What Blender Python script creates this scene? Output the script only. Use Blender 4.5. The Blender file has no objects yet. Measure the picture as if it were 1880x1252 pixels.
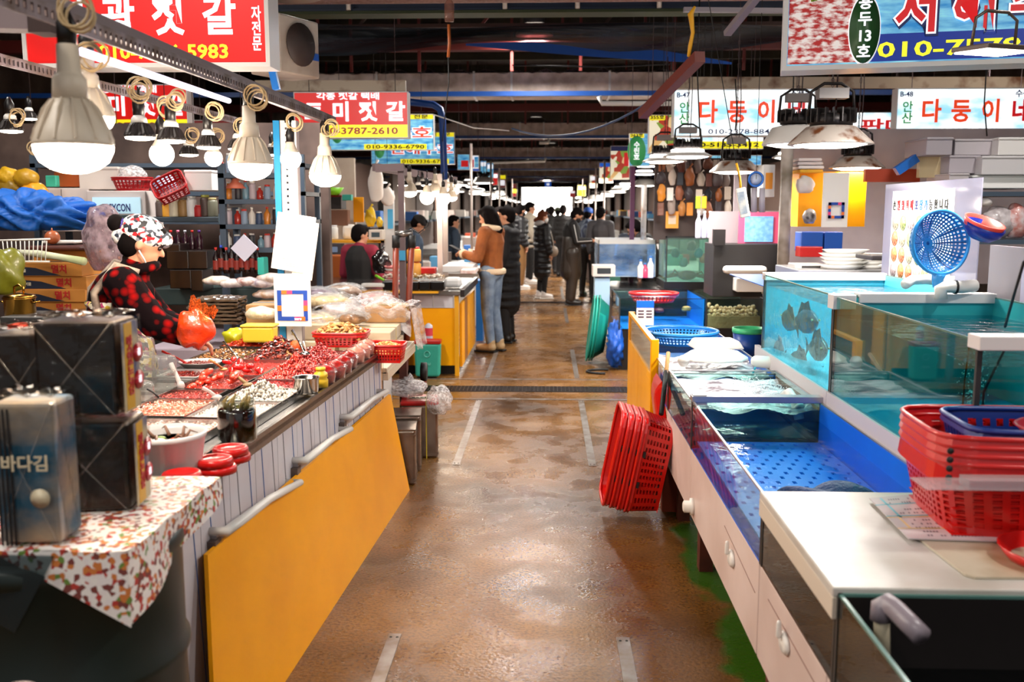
import bpy, math, random
from mathutils import Vector, Matrix, Euler

# ------------------------------------------------------------------ camera, world, exposure
SC = bpy.context.scene
COL = SC.collection
FPX, EYE = 1750.0, 1.6
PITCH = math.atan(241 / FPX); YAW = math.atan(65 / math.hypot(FPX, 241))
cam_d = bpy.data.cameras.new('camera'); CAM = bpy.data.objects.new('camera', cam_d); COL.objects.link(CAM)
CAM.location = (0, 0, EYE); CAM.rotation_euler = (math.pi / 2 - PITCH, 0, YAW)
cam_d.sensor_width = 36; cam_d.lens = FPX / 1880 * 36; cam_d.clip_end = 200; cam_d.clip_start = 0.05
cam_d.dof.use_dof = True; cam_d.dof.focus_distance = 4.6; cam_d.dof.aperture_fstop = 3.4
SC.camera = CAM
W = bpy.data.worlds.new('world'); SC.world = W; W.use_nodes = True
W.node_tree.nodes['Background'].inputs[0].default_value = (0.93, 0.95, 1.0, 1)
W.node_tree.nodes['Background'].inputs[1].default_value = 0.34
SC.view_settings.view_transform = 'Standard'; SC.view_settings.look = 'None'
SC.view_settings.gamma = 1; SC.view_settings.use_curve_mapping = False
SC.view_settings.exposure = 0.30
SC.cycles.max_bounces = 8; SC.cycles.transparent_max_bounces = 24
SC.cycles.caustics_reflective = False; SC.cycles.caustics_refractive = False
SC.cycles.sample_clamp_indirect = 4.0; SC.cycles.sample_clamp_direct = 30.0
R = random.Random(7)
TMP = bpy.data.scenes.new('scratch')   # scratch scene for baking modifiers and lettering, removed at the end

def area_light(name, loc, size, power, color=(1, .93, .82), rot=(0, 0, 0), parent=None, spread=math.pi, sy=None):
    l = bpy.data.lights.new(name, 'AREA'); l.shape = 'RECTANGLE' if sy else 'DISK'; l.size = size
    if sy: l.size_y = sy
    l.energy = power; l.color = color; l.spread = spread
    o = bpy.data.objects.new(name, l); COL.objects.link(o); o.location = loc; o.rotation_euler = rot
    if parent: o.parent = parent
    return o

# ------------------------------------------------------------------ pixel rays of the measured photograph -> world points
_fw = Vector((-math.sin(YAW) * math.cos(PITCH), math.cos(YAW) * math.cos(PITCH), -math.sin(PITCH)))
_rt = Vector((math.cos(YAW), math.sin(YAW), 0)); _up = _rt.cross(_fw)
def at(px, py, x=None, y=None, z=None):
    d = (px - 940) / FPX * _rt - (py - 626) / FPX * _up + _fw
    t = x / d.x if x is not None else (y / d.y if y is not None else (z - EYE) / d.z)
    return Vector((0, 0, EYE)) + d * t

# ------------------------------------------------------------------ materials
def lin(c):
    if isinstance(c, str):
        c = [int(c[i:i + 2], 16) / 255 for i in (0, 2, 4)]
        c = [v / 12.92 if v <= .04045 else ((v + .055) / 1.055) ** 2.4 for v in c]
    return (c[0], c[1], c[2], 1)
MATS = {}
def mt(key, col='808080', rough=.5, metal=0, emit=0, col2=None, scale=20, detail=3, bump=0, bscale=None, coat=0, alpha=None,
       trans=0, lo=.35, hi=.65, stretch=None, spec=None, tex='noise', sss=0):
    if key in MATS: return MATS[key]
    m = bpy.data.materials.new(key); m.use_nodes = True; nt = m.node_tree; N = nt.nodes; L = nt.links
    b = N['Principled BSDF']
    b.inputs['Base Color'].default_value = lin(col); b.inputs['Roughness'].default_value = rough; b.inputs['Metallic'].default_value = metal
    if coat: b.inputs['Coat Weight'].default_value = coat; b.inputs['Coat Roughness'].default_value = .08
    if spec is not None: b.inputs['Specular IOR Level'].default_value = spec
    if trans: b.inputs['Transmission Weight'].default_value = trans
    if sss: b.inputs['Subsurface Weight'].default_value = sss; b.inputs['Subsurface Radius'].default_value = (.02, .008, .005)
    if emit: b.inputs['Emission Color'].default_value = lin(col); b.inputs['Emission Strength'].default_value = emit
    co = None
    if col2 or bump:
        tc = N.new('ShaderNodeTexCoord'); mp = N.new('ShaderNodeMapping'); L.new(tc.outputs['Object'], mp.inputs[0])
        if stretch: mp.inputs['Scale'].default_value = stretch
        co = mp.outputs[0]
    if col2:
        if tex == 'noise':
            n = N.new('ShaderNodeTexNoise'); n.inputs['Scale'].default_value = scale; n.inputs['Detail'].default_value = detail; out = n.outputs['Fac']
        elif tex == 'voronoi':
            n = N.new('ShaderNodeTexVoronoi'); n.inputs['Scale'].default_value = scale; out = n.outputs['Distance']
        elif tex == 'cells':
            n = N.new('ShaderNodeTexVoronoi'); n.inputs['Scale'].default_value = scale; out = n.outputs['Color']
        else:
            n = N.new('ShaderNodeTexWave'); n.inputs['Scale'].default_value = scale; n.inputs['Distortion'].default_value = detail; out = n.outputs['Fac']
        L.new(co, n.inputs['Vector'])
        r = N.new('ShaderNodeValToRGB'); r.color_ramp.elements[0].position = lo; r.color_ramp.elements[1].position = hi
        r.color_ramp.elements[0].color = lin(col); r.color_ramp.elements[1].color = lin(col2)
        L.new(out, r.inputs[0]); L.new(r.outputs[0], b.inputs['Base Color'])
        if emit: L.new(r.outputs[0], b.inputs['Emission Color'])
    if bump:
        n2 = N.new('ShaderNodeTexNoise'); n2.inputs['Scale'].default_value = bscale or scale; n2.inputs['Detail'].default_value = 3
        L.new(co, n2.inputs['Vector'])
        bp = N.new('ShaderNodeBump'); bp.inputs['Strength'].default_value = bump; bp.inputs['Distance'].default_value = .01
        L.new(n2.outputs['Fac'], bp.inputs['Height']); L.new(bp.outputs[0], b.inputs['Normal'])
    MATS[key] = m; return m
def multi(key, cols, scale, rough=.5, tex='cells', coat=0, emit=0, bump=0, stretch=None, pos=None):
    """constant-colour ramp over cells or noise: printed or patterned stuff"""
    if key in MATS: return MATS[key]
    m = mt(key, cols[0], rough, coat=coat); nt = m.node_tree; N = nt.nodes; L = nt.links; b = N['Principled BSDF']
    tc = N.new('ShaderNodeTexCoord'); mp = N.new('ShaderNodeMapping'); L.new(tc.outputs['Object'], mp.inputs[0])
    if stretch: mp.inputs['Scale'].default_value = stretch
    n = N.new('ShaderNodeTexVoronoi' if tex == 'cells' else 'ShaderNodeTexNoise'); n.inputs['Scale'].default_value = scale
    L.new(mp.outputs[0], n.inputs['Vector'])
    r = N.new('ShaderNodeValToRGB'); cr = r.color_ramp; cr.interpolation = 'CONSTANT'
    k = len(cols)
    for i, c in enumerate(cols):
        p = pos[i] if pos else (i / k if tex == 'cells' else .3 + .4 * i / k)
        if i == 0: e = cr.elements[0]; e.position = 0
        elif i == 1: e = cr.elements[1]; e.position = p
        else: e = cr.elements.new(p)
        e.color = lin(c)
    L.new(n.outputs['Color' if tex == 'cells' else 'Fac'], r.inputs[0]); L.new(r.outputs[0], b.inputs['Base Color'])
    if emit: L.new(r.outputs[0], b.inputs['Emission Color']); b.inputs['Emission Strength'].default_value = emit
    if bump:
        bp = N.new('ShaderNodeBump'); bp.inputs['Strength'].default_value = bump; L.new(n.outputs[0], bp.inputs['Height']); L.new(bp.outputs[0], b.inputs['Normal'])
    return m
def clear(key, tint='ffffff', gloss=1.0, rough=.03, bump=0, bscale=8, haze=0, hazecol='ffffff', ior=1.45):
    """thin clear sheet: glass pane, plastic film or water surface"""
    if key in MATS: return MATS[key]
    m = bpy.data.materials.new(key); m.use_nodes = True; nt = m.node_tree; N = nt.nodes; L = nt.links
    N.remove(N['Principled BSDF']); out = N['Material Output']
    t = N.new('ShaderNodeBsdfTransparent'); t.inputs[0].default_value = lin(tint)
    g = N.new('ShaderNodeBsdfGlossy'); g.inputs['Roughness'].default_value = rough; g.inputs[0].default_value = (gloss, gloss, gloss, 1)
    fr = N.new('ShaderNodeFresnel'); fr.inputs[0].default_value = ior
    ge = N.new('ShaderNodeNewGeometry'); mg = N.new('ShaderNodeMapRange'); mg.inputs[3].default_value = ior; mg.inputs[4].default_value = 1 / ior
    L.new(ge.outputs['Backfacing'], mg.inputs[0]); L.new(mg.outputs[0], fr.inputs[0])   # same reflectance from either side of a thin sheet
    mx = N.new('ShaderNodeMixShader'); L.new(fr.outputs[0], mx.inputs[0]); L.new(t.outputs[0], mx.inputs[1]); L.new(g.outputs[0], mx.inputs[2])
    last = mx.outputs[0]
    if haze:
        d = N.new('ShaderNodeBsdfDiffuse'); d.inputs[0].default_value = lin(hazecol)
        m2 = N.new('ShaderNodeMixShader'); m2.inputs[0].default_value = haze; L.new(last, m2.inputs[1]); L.new(d.outputs[0], m2.inputs[2]); last = m2.outputs[0]
        if bump:
            n3 = N.new('ShaderNodeTexNoise'); n3.inputs['Scale'].default_value = bscale * .7
            mr = N.new('ShaderNodeMapRange'); mr.inputs[1].default_value = .35; mr.inputs[2].default_value = .7; mr.inputs[3].default_value = haze * .3; mr.inputs[4].default_value = min(1, haze * 1.8)
            L.new(n3.outputs['Fac'], mr.inputs[0]); L.new(mr.outputs[0], m2.inputs[0])
    if bump:
        tc = N.new('ShaderNodeTexCoord'); n2 = N.new('ShaderNodeTexNoise'); n2.inputs['Scale'].default_value = bscale; n2.inputs['Detail'].default_value = 4
        L.new(tc.outputs['Object'], n2.inputs['Vector'])
        bp = N.new('ShaderNodeBump'); bp.inputs['Strength'].default_value = bump; bp.inputs['Distance'].default_value = .03
        L.new(n2.outputs['Fac'], bp.inputs['Height']); L.new(bp.outputs[0], g.inputs['Normal'])
    L.new(last, out.inputs[0]); MATS[key] = m; return m

# ------------------------------------------------------------------ mesh builder
class MB:
    def __init__(s): s.v = []; s.f = []; s.mi = []; s.sm = []; s.m = 0; s.smooth = False
    def add(s, vs, fs, sm=None):
        o = len(s.v); s.v += [tuple(p) for p in vs]
        for f in fs: s.f.append([i + o for i in f]); s.mi.append(s.m); s.sm.append(s.smooth if sm is None else sm)
        return s
    def box(s, c, d, rz=0, top=None, rot=None):
        """c centre, d full size; top = (sx, sy) scale of the top face"""
        t = top or (1, 1); q = []
        for z, k in ((-.5, (1, 1)), (.5, t)):
            for x, y in ((-.5, -.5), (.5, -.5), (.5, .5), (-.5, .5)): q.append(Vector((x * d[0] * k[0], y * d[1] * k[1], z * d[2])))
        m = (rot.to_matrix() if rot else Euler((0, 0, rz)).to_matrix())
        s.add([m @ p + Vector(c) for p in q], [(0, 3, 2, 1), (4, 5, 6, 7), (0, 1, 5, 4), (1, 2, 6, 5), (2, 3, 7, 6), (3, 0, 4, 7)], False); return s
    def bb(s, a, b):
        return s.box([(a[i] + b[i]) / 2 for i in range(3)], [abs(b[i] - a[i]) for i in range(3)])
    def bar(s, p, q, w, h=None):
        p, q = Vector(p), Vector(q); d = (q - p).normalized(); h = h or w
        a = d.cross(Vector((0, 0, 1)))
        a = a.normalized() if a.length > 1e-4 else Vector((1, 0, 0)); b = a.cross(d)
        vs = [e + a * x * w / 2 + b * y * h / 2 for e in (p, q) for x, y in ((-1, -1), (1, -1), (1, 1), (-1, 1))]
        s.add(vs, [(0, 1, 2, 3), (7, 6, 5, 4), (0, 4, 5, 1), (1, 5, 6, 2), (2, 6, 7, 3), (3, 7, 4, 0)], False); return s
    def tube(s, pts, r, n=8, closed=False, caps=True):
        pts = [Vector(p) for p in pts]; k = len(pts); rr = r if isinstance(r, (list, tuple)) else [r] * k
        vs = []; a = None
        for i, p in enumerate(pts):
            d = (pts[(i + 1) % k] - pts[i - 1]) if closed else (pts[min(i + 1, k - 1)] - pts[max(i - 1, 0)])
            if d.length < 1e-9: d = Vector((0, 0, 1))
            d.normalize()
            if a is None: a = d.orthogonal().normalized()
            a = a - d * a.dot(d); a = a.normalized() if a.length > 1e-5 else d.orthogonal().normalized()
            b = d.cross(a)
            for j in range(n):
                t = 2 * math.pi * j / n; vs.append(p + (a * math.cos(t) + b * math.sin(t)) * rr[i])
        fs = []
        for i in range(k if closed else k - 1):
            i2 = (i + 1) % k
            for j in range(n): fs.append((i * n + j, i * n + (j + 1) % n, i2 * n + (j + 1) % n, i2 * n + j))
        if caps and not closed: fs.append(tuple(range(n))[::-1]); fs.append(tuple((k - 1) * n + j for j in range(n)))
        s.add(vs, fs, True); return s
    def lathe(s, prof, c=(0, 0, 0), n=24, flute=0, fn=0, rot=None, sy=1.0):
        """prof list of (r, z); flute = list of amplitude per ring"""
        vs = []; m = rot.to_matrix() if rot else Matrix.Identity(3); C = Vector(c)
        for i, (r, z) in enumerate(prof):
            for j in range(n):
                t = 2 * math.pi * j / n; rr = r
                if flute and flute[i]: rr = r * (1 + flute[i] * (1 if (j % 2 == 0) else -1))
                vs.append(m @ Vector((rr * math.cos(t), rr * math.sin(t) * sy, z)) + C)
        k = len(prof); fs = [(i * n + j, i * n + (j + 1) % n, (i + 1) * n + (j + 1) % n, (i + 1) * n + j) for i in range(k - 1) for j in range(n)]
        if prof[0][0] > 1e-4: fs.append(tuple(range(n))[::-1])
        if prof[-1][0] > 1e-4: fs.append(tuple((k - 1) * n + j for j in range(n)))
        s.add(vs, fs, True if not fn else False); return s
    def ball(s, c, r, n=12, m=8, rot=None):
        r = r if isinstance(r, (list, tuple)) else (r, r, r); M3 = rot.to_matrix() if rot else Matrix.Identity(3); C = Vector(c)
        vs = [C + M3 @ Vector((0, 0, -r[2]))]
        for i in range(1, m):
            ph = -math.pi / 2 + math.pi * i / m
            for j in range(n):
                t = 2 * math.pi * j / n; vs.append(C + M3 @ Vector((r[0] * math.cos(ph) * math.cos(t), r[1] * math.cos(ph) * math.sin(t), r[2] * math.sin(ph))))
        vs.append(C + M3 @ Vector((0, 0, r[2]))); T = len(vs) - 1; fs = []
        for j in range(n):
            fs.append((0, 1 + (j + 1) % n, 1 + j)); fs.append((T, 1 + (m - 2) * n + j, 1 + (m - 2) * n + (j + 1) % n))
            for i in range(m - 2): fs.append((1 + i * n + j, 1 + i * n + (j + 1) % n, 1 + (i + 1) * n + (j + 1) % n, 1 + (i + 1) * n + j))
        s.add(vs, fs, True); return s
    def capsule(s, p, q, r1, r2, n=10):
        p, q = Vector(p), Vector(q); d = q - p; L = d.length
        rot = d.to_track_quat('Z', 'Y').to_euler() if L > 1e-6 else Euler()
        prof = [(r1 * math.sin(a), -r1 * math.cos(a)) for a in [math.pi / 2 * i / 3 for i in range(0, 4)]] + \
               [(r2 * math.cos(a), L + r2 * math.sin(a)) for a in [math.pi / 2 * i / 3 for i in range(0, 4)]]
        prof[0] = (1e-4, prof[0][1]); prof[-1] = (1e-4, prof[-1][1])
        s.lathe(prof, p, n, rot=rot); return s
    def quad(s, a, b, c, d): s.add([a, b, c, d], [(0, 1, 2, 3)], False); return s
    def grid(s, fn, nu, nv, hole=None, wrap=False):
        base = [fn(i / nu, j / nv) for j in range(nv + 1) for i in range(nu + (0 if wrap else 1))]
        w = nu if wrap else nu + 1; fs = []
        for j in range(nv):
            for i in range(nu):
                if hole and hole(i, j): continue
                fs.append((j * w + i, j * w + (i + 1) % w, (j + 1) * w + (i + 1) % w, (j + 1) * w + i))
        s.add(base, fs); return s
    def prism(s, pts, a, b, axis=1):
        """extrude polygon (two coords) along an axis from a to b"""
        def mk(p, t):
            q = list(p); q.insert(axis, t); return q
        k = len(pts); s.add([mk(p, a) for p in pts] + [mk(p, b) for p in pts],
              [tuple(range(k)), tuple(range(2 * k - 1, k - 1, -1))] + [(i, i + k, (i + 1) % k + k, (i + 1) % k) for i in range(k)], False); return s
    def mesh(s, name, mats):
        me = bpy.data.meshes.new(name); me.from_pydata(s.v, [], s.f)
        for m in (mats if isinstance(mats, (list, tuple)) else [mats]): me.materials.append(m)
        me.polygons.foreach_set('material_index', s.mi); me.polygons.foreach_set('use_smooth', s.sm); me.update(); return me
    def build(s, name, mats, parent=None, world=False, bevel=0, solid=0, remesh=0, smooth=0, sub=0):
        if world and parent is not None:
            off = parent.location; s.v = [(p[0] - off.x, p[1] - off.y, p[2] - off.z) for p in s.v]
        o = bpy.data.objects.new(name, s.mesh(name, mats)); COL.objects.link(o)
        if remesh:
            md = o.modifiers.new('r', 'REMESH'); md.mode = 'VOXEL'; md.voxel_size = remesh; md.use_smooth_shade = True
            if smooth: sm_ = o.modifiers.new('s', 'SMOOTH'); sm_.factor = .6; sm_.iterations = smooth
            bake(o)
        if parent is not None: o.parent = parent
        if solid: md = o.modifiers.new('t', 'SOLIDIFY'); md.thickness = solid; md.offset = 0
        if bevel: md = o.modifiers.new('b', 'BEVEL'); md.width = bevel; md.segments = 2; md.limit_method = 'ANGLE'
        if sub: md = o.modifiers.new('u', 'SUBSURF'); md.levels = sub; md.render_levels = sub
        return o
def bake(o):
    TMP.collection.objects.link(o); TMP.view_layers[0].update(); dg = TMP.view_layers[0].depsgraph
    me = bpy.data.meshes.new_from_object(o.evaluated_get(dg)); TMP.collection.objects.unlink(o); old = o.data; nm = old.name
    if not me.materials:
        for m in old.materials: me.materials.append(m)
    o.modifiers.clear(); o.data = me; bpy.data.meshes.remove(old); me.name = nm
def tag(o, label, cat, group=None, kind=None):
    if label: o['label'] = label
    if cat: o['category'] = cat
    if group: o['group'] = group
    if kind: o['kind'] = kind
    return o
def thing(name, label, cat, loc=(0, 0, 0), rz=0, group=None, rot=None, scale=None):
    o = bpy.data.objects.new(name, None); COL.objects.link(o); o.empty_display_size = .05
    o.location = loc; o.rotation_euler = rot or (0, 0, rz)
    if scale: o.scale = scale
    return tag(o, label, cat, group)
def dup(root, loc, label=None, rz=None, group=None, rot=None, scale=None):
    def cp(o, par):
        c = o.copy(); COL.objects.link(c)
        if par is not None: c.parent = par
        for ch in list(kids.get(o, [])): cp(ch, c)
        return c
    kids = {}
    def walk(o):
        ks = [x for x in bpy.data.objects if x.parent == o] if False else CH(o)
        kids[o] = ks
        for k in ks: walk(k)
    walk(root); r = cp(root, None); r.location = loc
    if rz is not None: r.rotation_euler = (0, 0, rz)
    if rot is not None: r.rotation_euler = rot
    if scale: r.scale = scale
    if label: r['label'] = label
    if group: r['group'] = group
    return r
def CH(o): return list(o.children)
def struct(name, mb, m, parent=None, **k):
    o = mb.build(name, m, parent, **k)
    if parent is None: o['kind'] = 'structure'
    return o

# ------------------------------------------------------------------ lettering (flat print, standing 1 mm proud)
def text(body, size, m, parent, loc, rot=(math.pi / 2, 0, 0), bold=.02, width=None, name='lettering', align='CENTER', sx=1.0, ext=.001, spacing=1.0):
    c = bpy.data.curves.new('t', 'FONT'); c.body = body; c.size = size; c.align_x = align; c.align_y = 'CENTER'
    c.offset = bold * size; c.extrude = ext; c.resolution_u = 2; c.space_line = .95; c.space_character = spacing
    o = bpy.data.objects.new('t', c); TMP.collection.objects.link(o); TMP.view_layers[0].update()
    me = bpy.data.meshes.new_from_object(o.evaluated_get(TMP.view_layers[0].depsgraph))
    bpy.data.objects.remove(o); bpy.data.curves.remove(c)
    if width:
        xs = [v.co.x for v in me.vertices]; sx = width / max(1e-6, max(xs) - min(xs))
    for v in me.vertices: v.co.x *= sx
    me.materials.clear(); me.materials.append(m); me.name = name
    n = bpy.data.objects.new(name, me); COL.objects.link(n); n.parent = parent; n.location = loc; n.rotation_euler = rot
    return n
# ================================================================== SETTING
def floor_mat():
    m = mt('wet concrete', '6b4426'); nt = m.node_tree; N = nt.nodes; L = nt.links; b = N['Principled BSDF']
    tc = N.new('ShaderNodeTexCoord')
    def noise(s, d=5, mp=None):
        n = N.new('ShaderNodeTexNoise'); n.inputs['Scale'].default_value = s; n.inputs['Detail'].default_value = d
        src = tc.outputs['Object']
        if mp: q = N.new('ShaderNodeMapping'); q.inputs['Scale'].default_value = mp; L.new(src, q.inputs[0]); src = q.outputs[0]
        L.new(src, n.inputs['Vector']); return n.outputs['Fac']
    def ramp(f, stops):
        r = N.new('ShaderNodeValToRGB'); cr = r.color_ramp
        for i, (p, c) in enumerate(stops):
            e = cr.elements[i] if i < 2 else cr.elements.new(p)
            e.position = p; e.color = lin(c)
        L.new(f, r.inputs[0]); return r.outputs[0]
    c1 = ramp(noise(1.1, 6), [(.3, '472c10'), (.5, '785024'), (.7, '956a38')])
    c2 = ramp(noise(75, 8), [(.36, '54351c'), (.56, 'ffffff')])
    mx = N.new('ShaderNodeMix'); mx.data_type = 'RGBA'; mx.blend_type = 'MULTIPLY'; mx.inputs[0].default_value = .55
    L.new(c1, mx.inputs[6]); L.new(c2, mx.inputs[7])
    # worn green paint along the foot of the tanks
    sx = N.new('ShaderNodeSeparateXYZ'); L.new(tc.outputs['Object'], sx.inputs[0])
    a = N.new('ShaderNodeMath'); a.operation = 'MULTIPLY_ADD'; L.new(noise(3.5, 4), a.inputs[0]); a.inputs[1].default_value = .45; L.new(sx.outputs[0], a.inputs[2])
    g1 = ramp(a.outputs[0], [(.88, '000000'), (.93, 'ffffff')])
    y1 = ramp(N.new('ShaderNodeMapRange').outputs[0], [(0, 'ffffff'), (1, 'ffffff')])
    ml = N.new('ShaderNodeMath'); ml.operation = 'LESS_THAN'; L.new(sx.outputs[1], ml.inputs[0]); ml.inputs[1].default_value = 5.2
    mm = N.new('ShaderNodeMath'); mm.operation = 'MULTIPLY'; L.new(g1, mm.inputs[0]); L.new(ml.outputs[0], mm.inputs[1])
    m2 = N.new('ShaderNodeMix'); m2.data_type = 'RGBA'; L.new(mm.outputs[0], m2.inputs[0]); L.new(mx.outputs[2], m2.inputs[6]); m2.inputs[7].default_value = lin('2f5210')
    L.new(m2.outputs[2], b.inputs['Base Color'])
    r1 = N.new('ShaderNodeMapRange'); L.new(noise(4.5, 7), r1.inputs[0]); r1.inputs[1].default_value = .36; r1.inputs[2].default_value = .66; r1.inputs[3].default_value = .17; r1.inputs[4].default_value = .40
    L.new(r1.outputs[0], b.inputs['Roughness'])
    bp = N.new('ShaderNodeBump'); bp.inputs['Strength'].default_value = .5; bp.inputs['Distance'].default_value = .004
    L.new(noise(70, 5), bp.inputs['Height']); L.new(bp.outputs[0], b.inputs['Normal'])
    b.inputs['Specular IOR Level'].default_value = .55
    return m
steel = mt('stainless', 'b9b6b2', .24, 1, col2='97938f', scale=6, stretch=(1, 14, 1))
steel_dk = mt('dark steel', '3a2c26', .5, .6)
white_pl = mt('white plastic', 'e6e2dc', .35); white_mat = mt('white enamel', 'd8d4d2', .3)
black = mt('black plastic', '100b0b', .4); rubber = mt('black rubber', '0c0808', .6)
yellow = mt('yellow panel', 'f8a800', .38, col2='ec9a00', scale=3, spec=.3, lo=.3, hi=.7)
glass = clear('tank glass', 'e8f6f3', .8, .02)
grey_pipe = mt('grey pvc', '8c8088', .35); dark_red = mt('red oxide', '5e150e', .55); blue_paint = mt('blue paint', '0c3f86', .4)
film = clear('plastic film', 'f2f2f2', 1, .12, bump=1.0, bscale=18, haze=.10)
bag_film = clear('cloudy bag film', 'f4f4f4', 1, .15, bump=1.0, bscale=14, haze=.42, hazecol='e9e6e8')

b = MB(); b.add([(-11, -4, 0), (11, -4, 0), (11, 62, 0), (-11, 62, 0)], [(0, 1, 2, 3)]); floor = struct('floor', b, floor_mat())
# steel joint strips let into the floor, a frame per bay
k = 0
strip_m = mt('galvanised strip', 'a29a96', .32, .7, col2='7d6c5e', scale=12)
def strip(x0, y0, x1, y1):
    q = MB(); q.bb((x0, y0, .0), (x1, y1, .004)); o = q.build('floor_strip', strip_m, floor); 
    s = MB()
    for yy in (y0 + .03, y1 - .03):
        if y1 - y0 > .3: s.lathe([(.006, .004), (.004, .006)], (x0 + .012, yy, 0), 8); s.lathe([(.006, .004), (.004, .006)], (x1 - .012, yy, 0), 8)
    if s.v: s.build('screw', rubber, o)
for x in (-.57, .292):
    for (y0, y1) in ((2.2, 3.42), (5.85, 7.92), (9.0, 10.9), (13.5, 15.6), (17.2, 20)): strip(x - .024, y0, x + .024, y1)
for y in (7.97, 8.93, 16.0, 17.1): strip(-1.7 if y < 10 else -.9, y - .02, .9, y + .02)
# floor drain gratings
for (yd, x0, x1) in ((8.43, -1.9, .82), (16.55, -1.0, .8)):
    q = MB(); q.bb((x0, yd - .13, .0005), (x1, yd + .13, .002)); o = q.build('drain_channel', rubber, floor)
    g = MB()
    for i in range(int((x1 - x0) / .035)): g.bb((x0 + i * .035, yd - .12, .002), (x0 + i * .035 + .006, yd + .12, .008))
    for j in range(5): g.bb((x0, yd - .12 + j * .058, .002), (x1, yd - .114 + j * .058, .008))
    g.build('drain_grating', mt('grate', '4a3c38', .35, .8), o)

wall_m = mt('grimy wall', '6b5a50', .8, col2='4a3a33', scale=2)
def wall(name, a, c, m=wall_m): q = MB(); q.bb(a, c); return struct(name, q, m)
wall('wall_left', (-8.6, -4, 0), (-8.4, 60, 6)); wall('wall_right', (8.0, -4, 0), (8.2, 60, 6))
back_m = mt('dark end wall', '2c1b16', .8)
for n_, a, c in (('wall_back', (-8.4, 58, 0), (-1.55, 58.2, 6)), ('wall_back', (1.5, 58, 0), (8, 58.2, 6)), ('wall_back', (-1.55, 58, 2.95), (1.5, 58.2, 6)), ('wall_back', (-1.55, 58, 1.84), (1.5, 58.2, 1.9))): wall(n_, a, c, back_m)
q = MB()
for i in range(4): q.bb((-1.58 + i * 1.02, 57.95, 1.86), (-1.54 + i * 1.02, 58.05, 2.95))
q.bb((-1.56, 57.95, 2.93), (1.5, 58.05, 2.97)); q.bb((-1.56, 57.95, 1.84), (1.5, 58.05, 1.9))
win = struct('window_1', q, mt('window frame', '55443c', .5))
for i in range(3):
    q = MB(); q.bb((-1.54 + i * 1.02, 57.98, 1.9), (-.56 + i * 1.02, 58.0, 2.93)); q.build('pane', mt('daylit pane', 'fff9ee', .3, emit=5), win)
q = MB(); q.bb((-1.54, 58.15, 0), (1.48, 58.2, 1.84)); struct('door_1', q, mt('daylit pane', 'fff9ee'))
# roof: dark sheeting on purlins, trusses, pipes
q = MB(); q.bb((-9, -4, 5.4), (9, 60, 5.5)); ceil = struct('ceiling', q, mt('roof sheeting', '241209', .8, col2='150b08', scale=3))
for y in range(2, 60, 4):
    q = MB(); q.bb((-9, y - .06, 5.1), (9, y + .06, 5.4)); q.build('purlin', mt('rusty brown steel', '3b1d10', .6), ceil)
n_beam = 0
clad = mt('olive cladding', '2d2614', .8, col2='1c150c', scale=5); duct_m = mt('duct foil', 'e0cdc2', .5, .05, col2='b09a8a', scale=5, bump=.25, bscale=14)
foil = mt('crumpled foil', '7d7078', .3, .7, col2='3a3038', scale=30, bump=1, bscale=40)
for bay, y in enumerate((13.0, 20.4, 28.4, 36.4, 44.4, 52.4)):
    x0, x1 = (-3.6, 1.9) if bay == 0 else (-3.2, 2.4)
    q = MB(); q.bb((x0, y, 3.1), (x1, y + .5, 3.4)); du = tag(q.build('air_duct', duct_m), ['nearest', 'second', 'third', 'fourth', 'fifth', 'farthest'][bay] + ' foil-clad air duct crossing under the roof', 'duct', kind=None)
    f = MB(); f.grid(lambda u, v: (x0 - .02 + u * (x1 - x0 + .04), y - .03 + v * .5, 3.40 + .03 * math.sin(u * 90 + v * 9) * (1 - v) + .03 * R.random()), 60, 4); f.build('foil_wrap', foil, du)
    for xx in (x0 + 1.3, x0 + 2.6, x0 + 3.1, x0 + 4.4):
        h = MB(); h.bb((xx, y - .012, 3.09), (xx + .03, y + .51, 3.42)); h.build('duct_strap', white_mat, du)
    q = MB(); q.bb((-8, y - .35, 3.06), (7.6, y - .27, 3.12)); bm = struct('beam_blue', q, blue_paint); bm.name = 'beam'
    q = MB(); q.bb((-8, y - .9, 3.55), (7.8, y - .75, 3.70)); bm = struct('beam', q, dark_red)
    q = MB(); q.bb((-8, y + 2.2, 3.9), (7.8, y + 2.3, 4.9)); bm = struct('beam', q, clad)
    for i in range(12):
        r_ = MB(); xx = -5.6 + i * 1.0 + .15 * (i % 2); r_.bar((xx, y - .85, 3.3), (xx, y - .85, 5.3), .035); r_.build('rod', dark_red, bm)
# near overhead members
def pipe(name, pts, r, m, label=None, cat='pipe', **k):
    q = MB(); q.tube(pts, r, 10); return tag(q.build(name, m), label, cat, **k)
pink_pipe = mt('pale lagging', 'a2827c', .6, col2='8a6c66', scale=40)
pipe('overhead_pipe', [(-3, 8, 3.33), (6, 8, 3.33)], .075, pink_pipe, 'thick pale lagged pipe running across the very top of the picture')
q = MB()
q.bb((-5, 8.95, 3.38), (6.5, 9.0, 3.56)); q.bb((-5, 8.88, 3.38), (6.5, 9.07, 3.4)); q.bb((-5, 8.88, 3.54), (6.5, 9.07, 3.56))
bmb = struct('beam', q, mt('navy beam', '0e2140', .5))
q = MB(); q.bb((-5, 8.86, 3.35), (6.5, 9.09, 3.375)); q.build('flange', mt('olive flange', '2f3a16', .6), bmb)
for px in (640, 927, 1060, 1210):
    p = at(px, 25, y=8.85); q = MB(); q.tube([(p.x, 8.85, 3.55), (p.x, 8.85, 3.38)], .022, 8); q.build('pipe_stub', white_pl, bmb)
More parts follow.
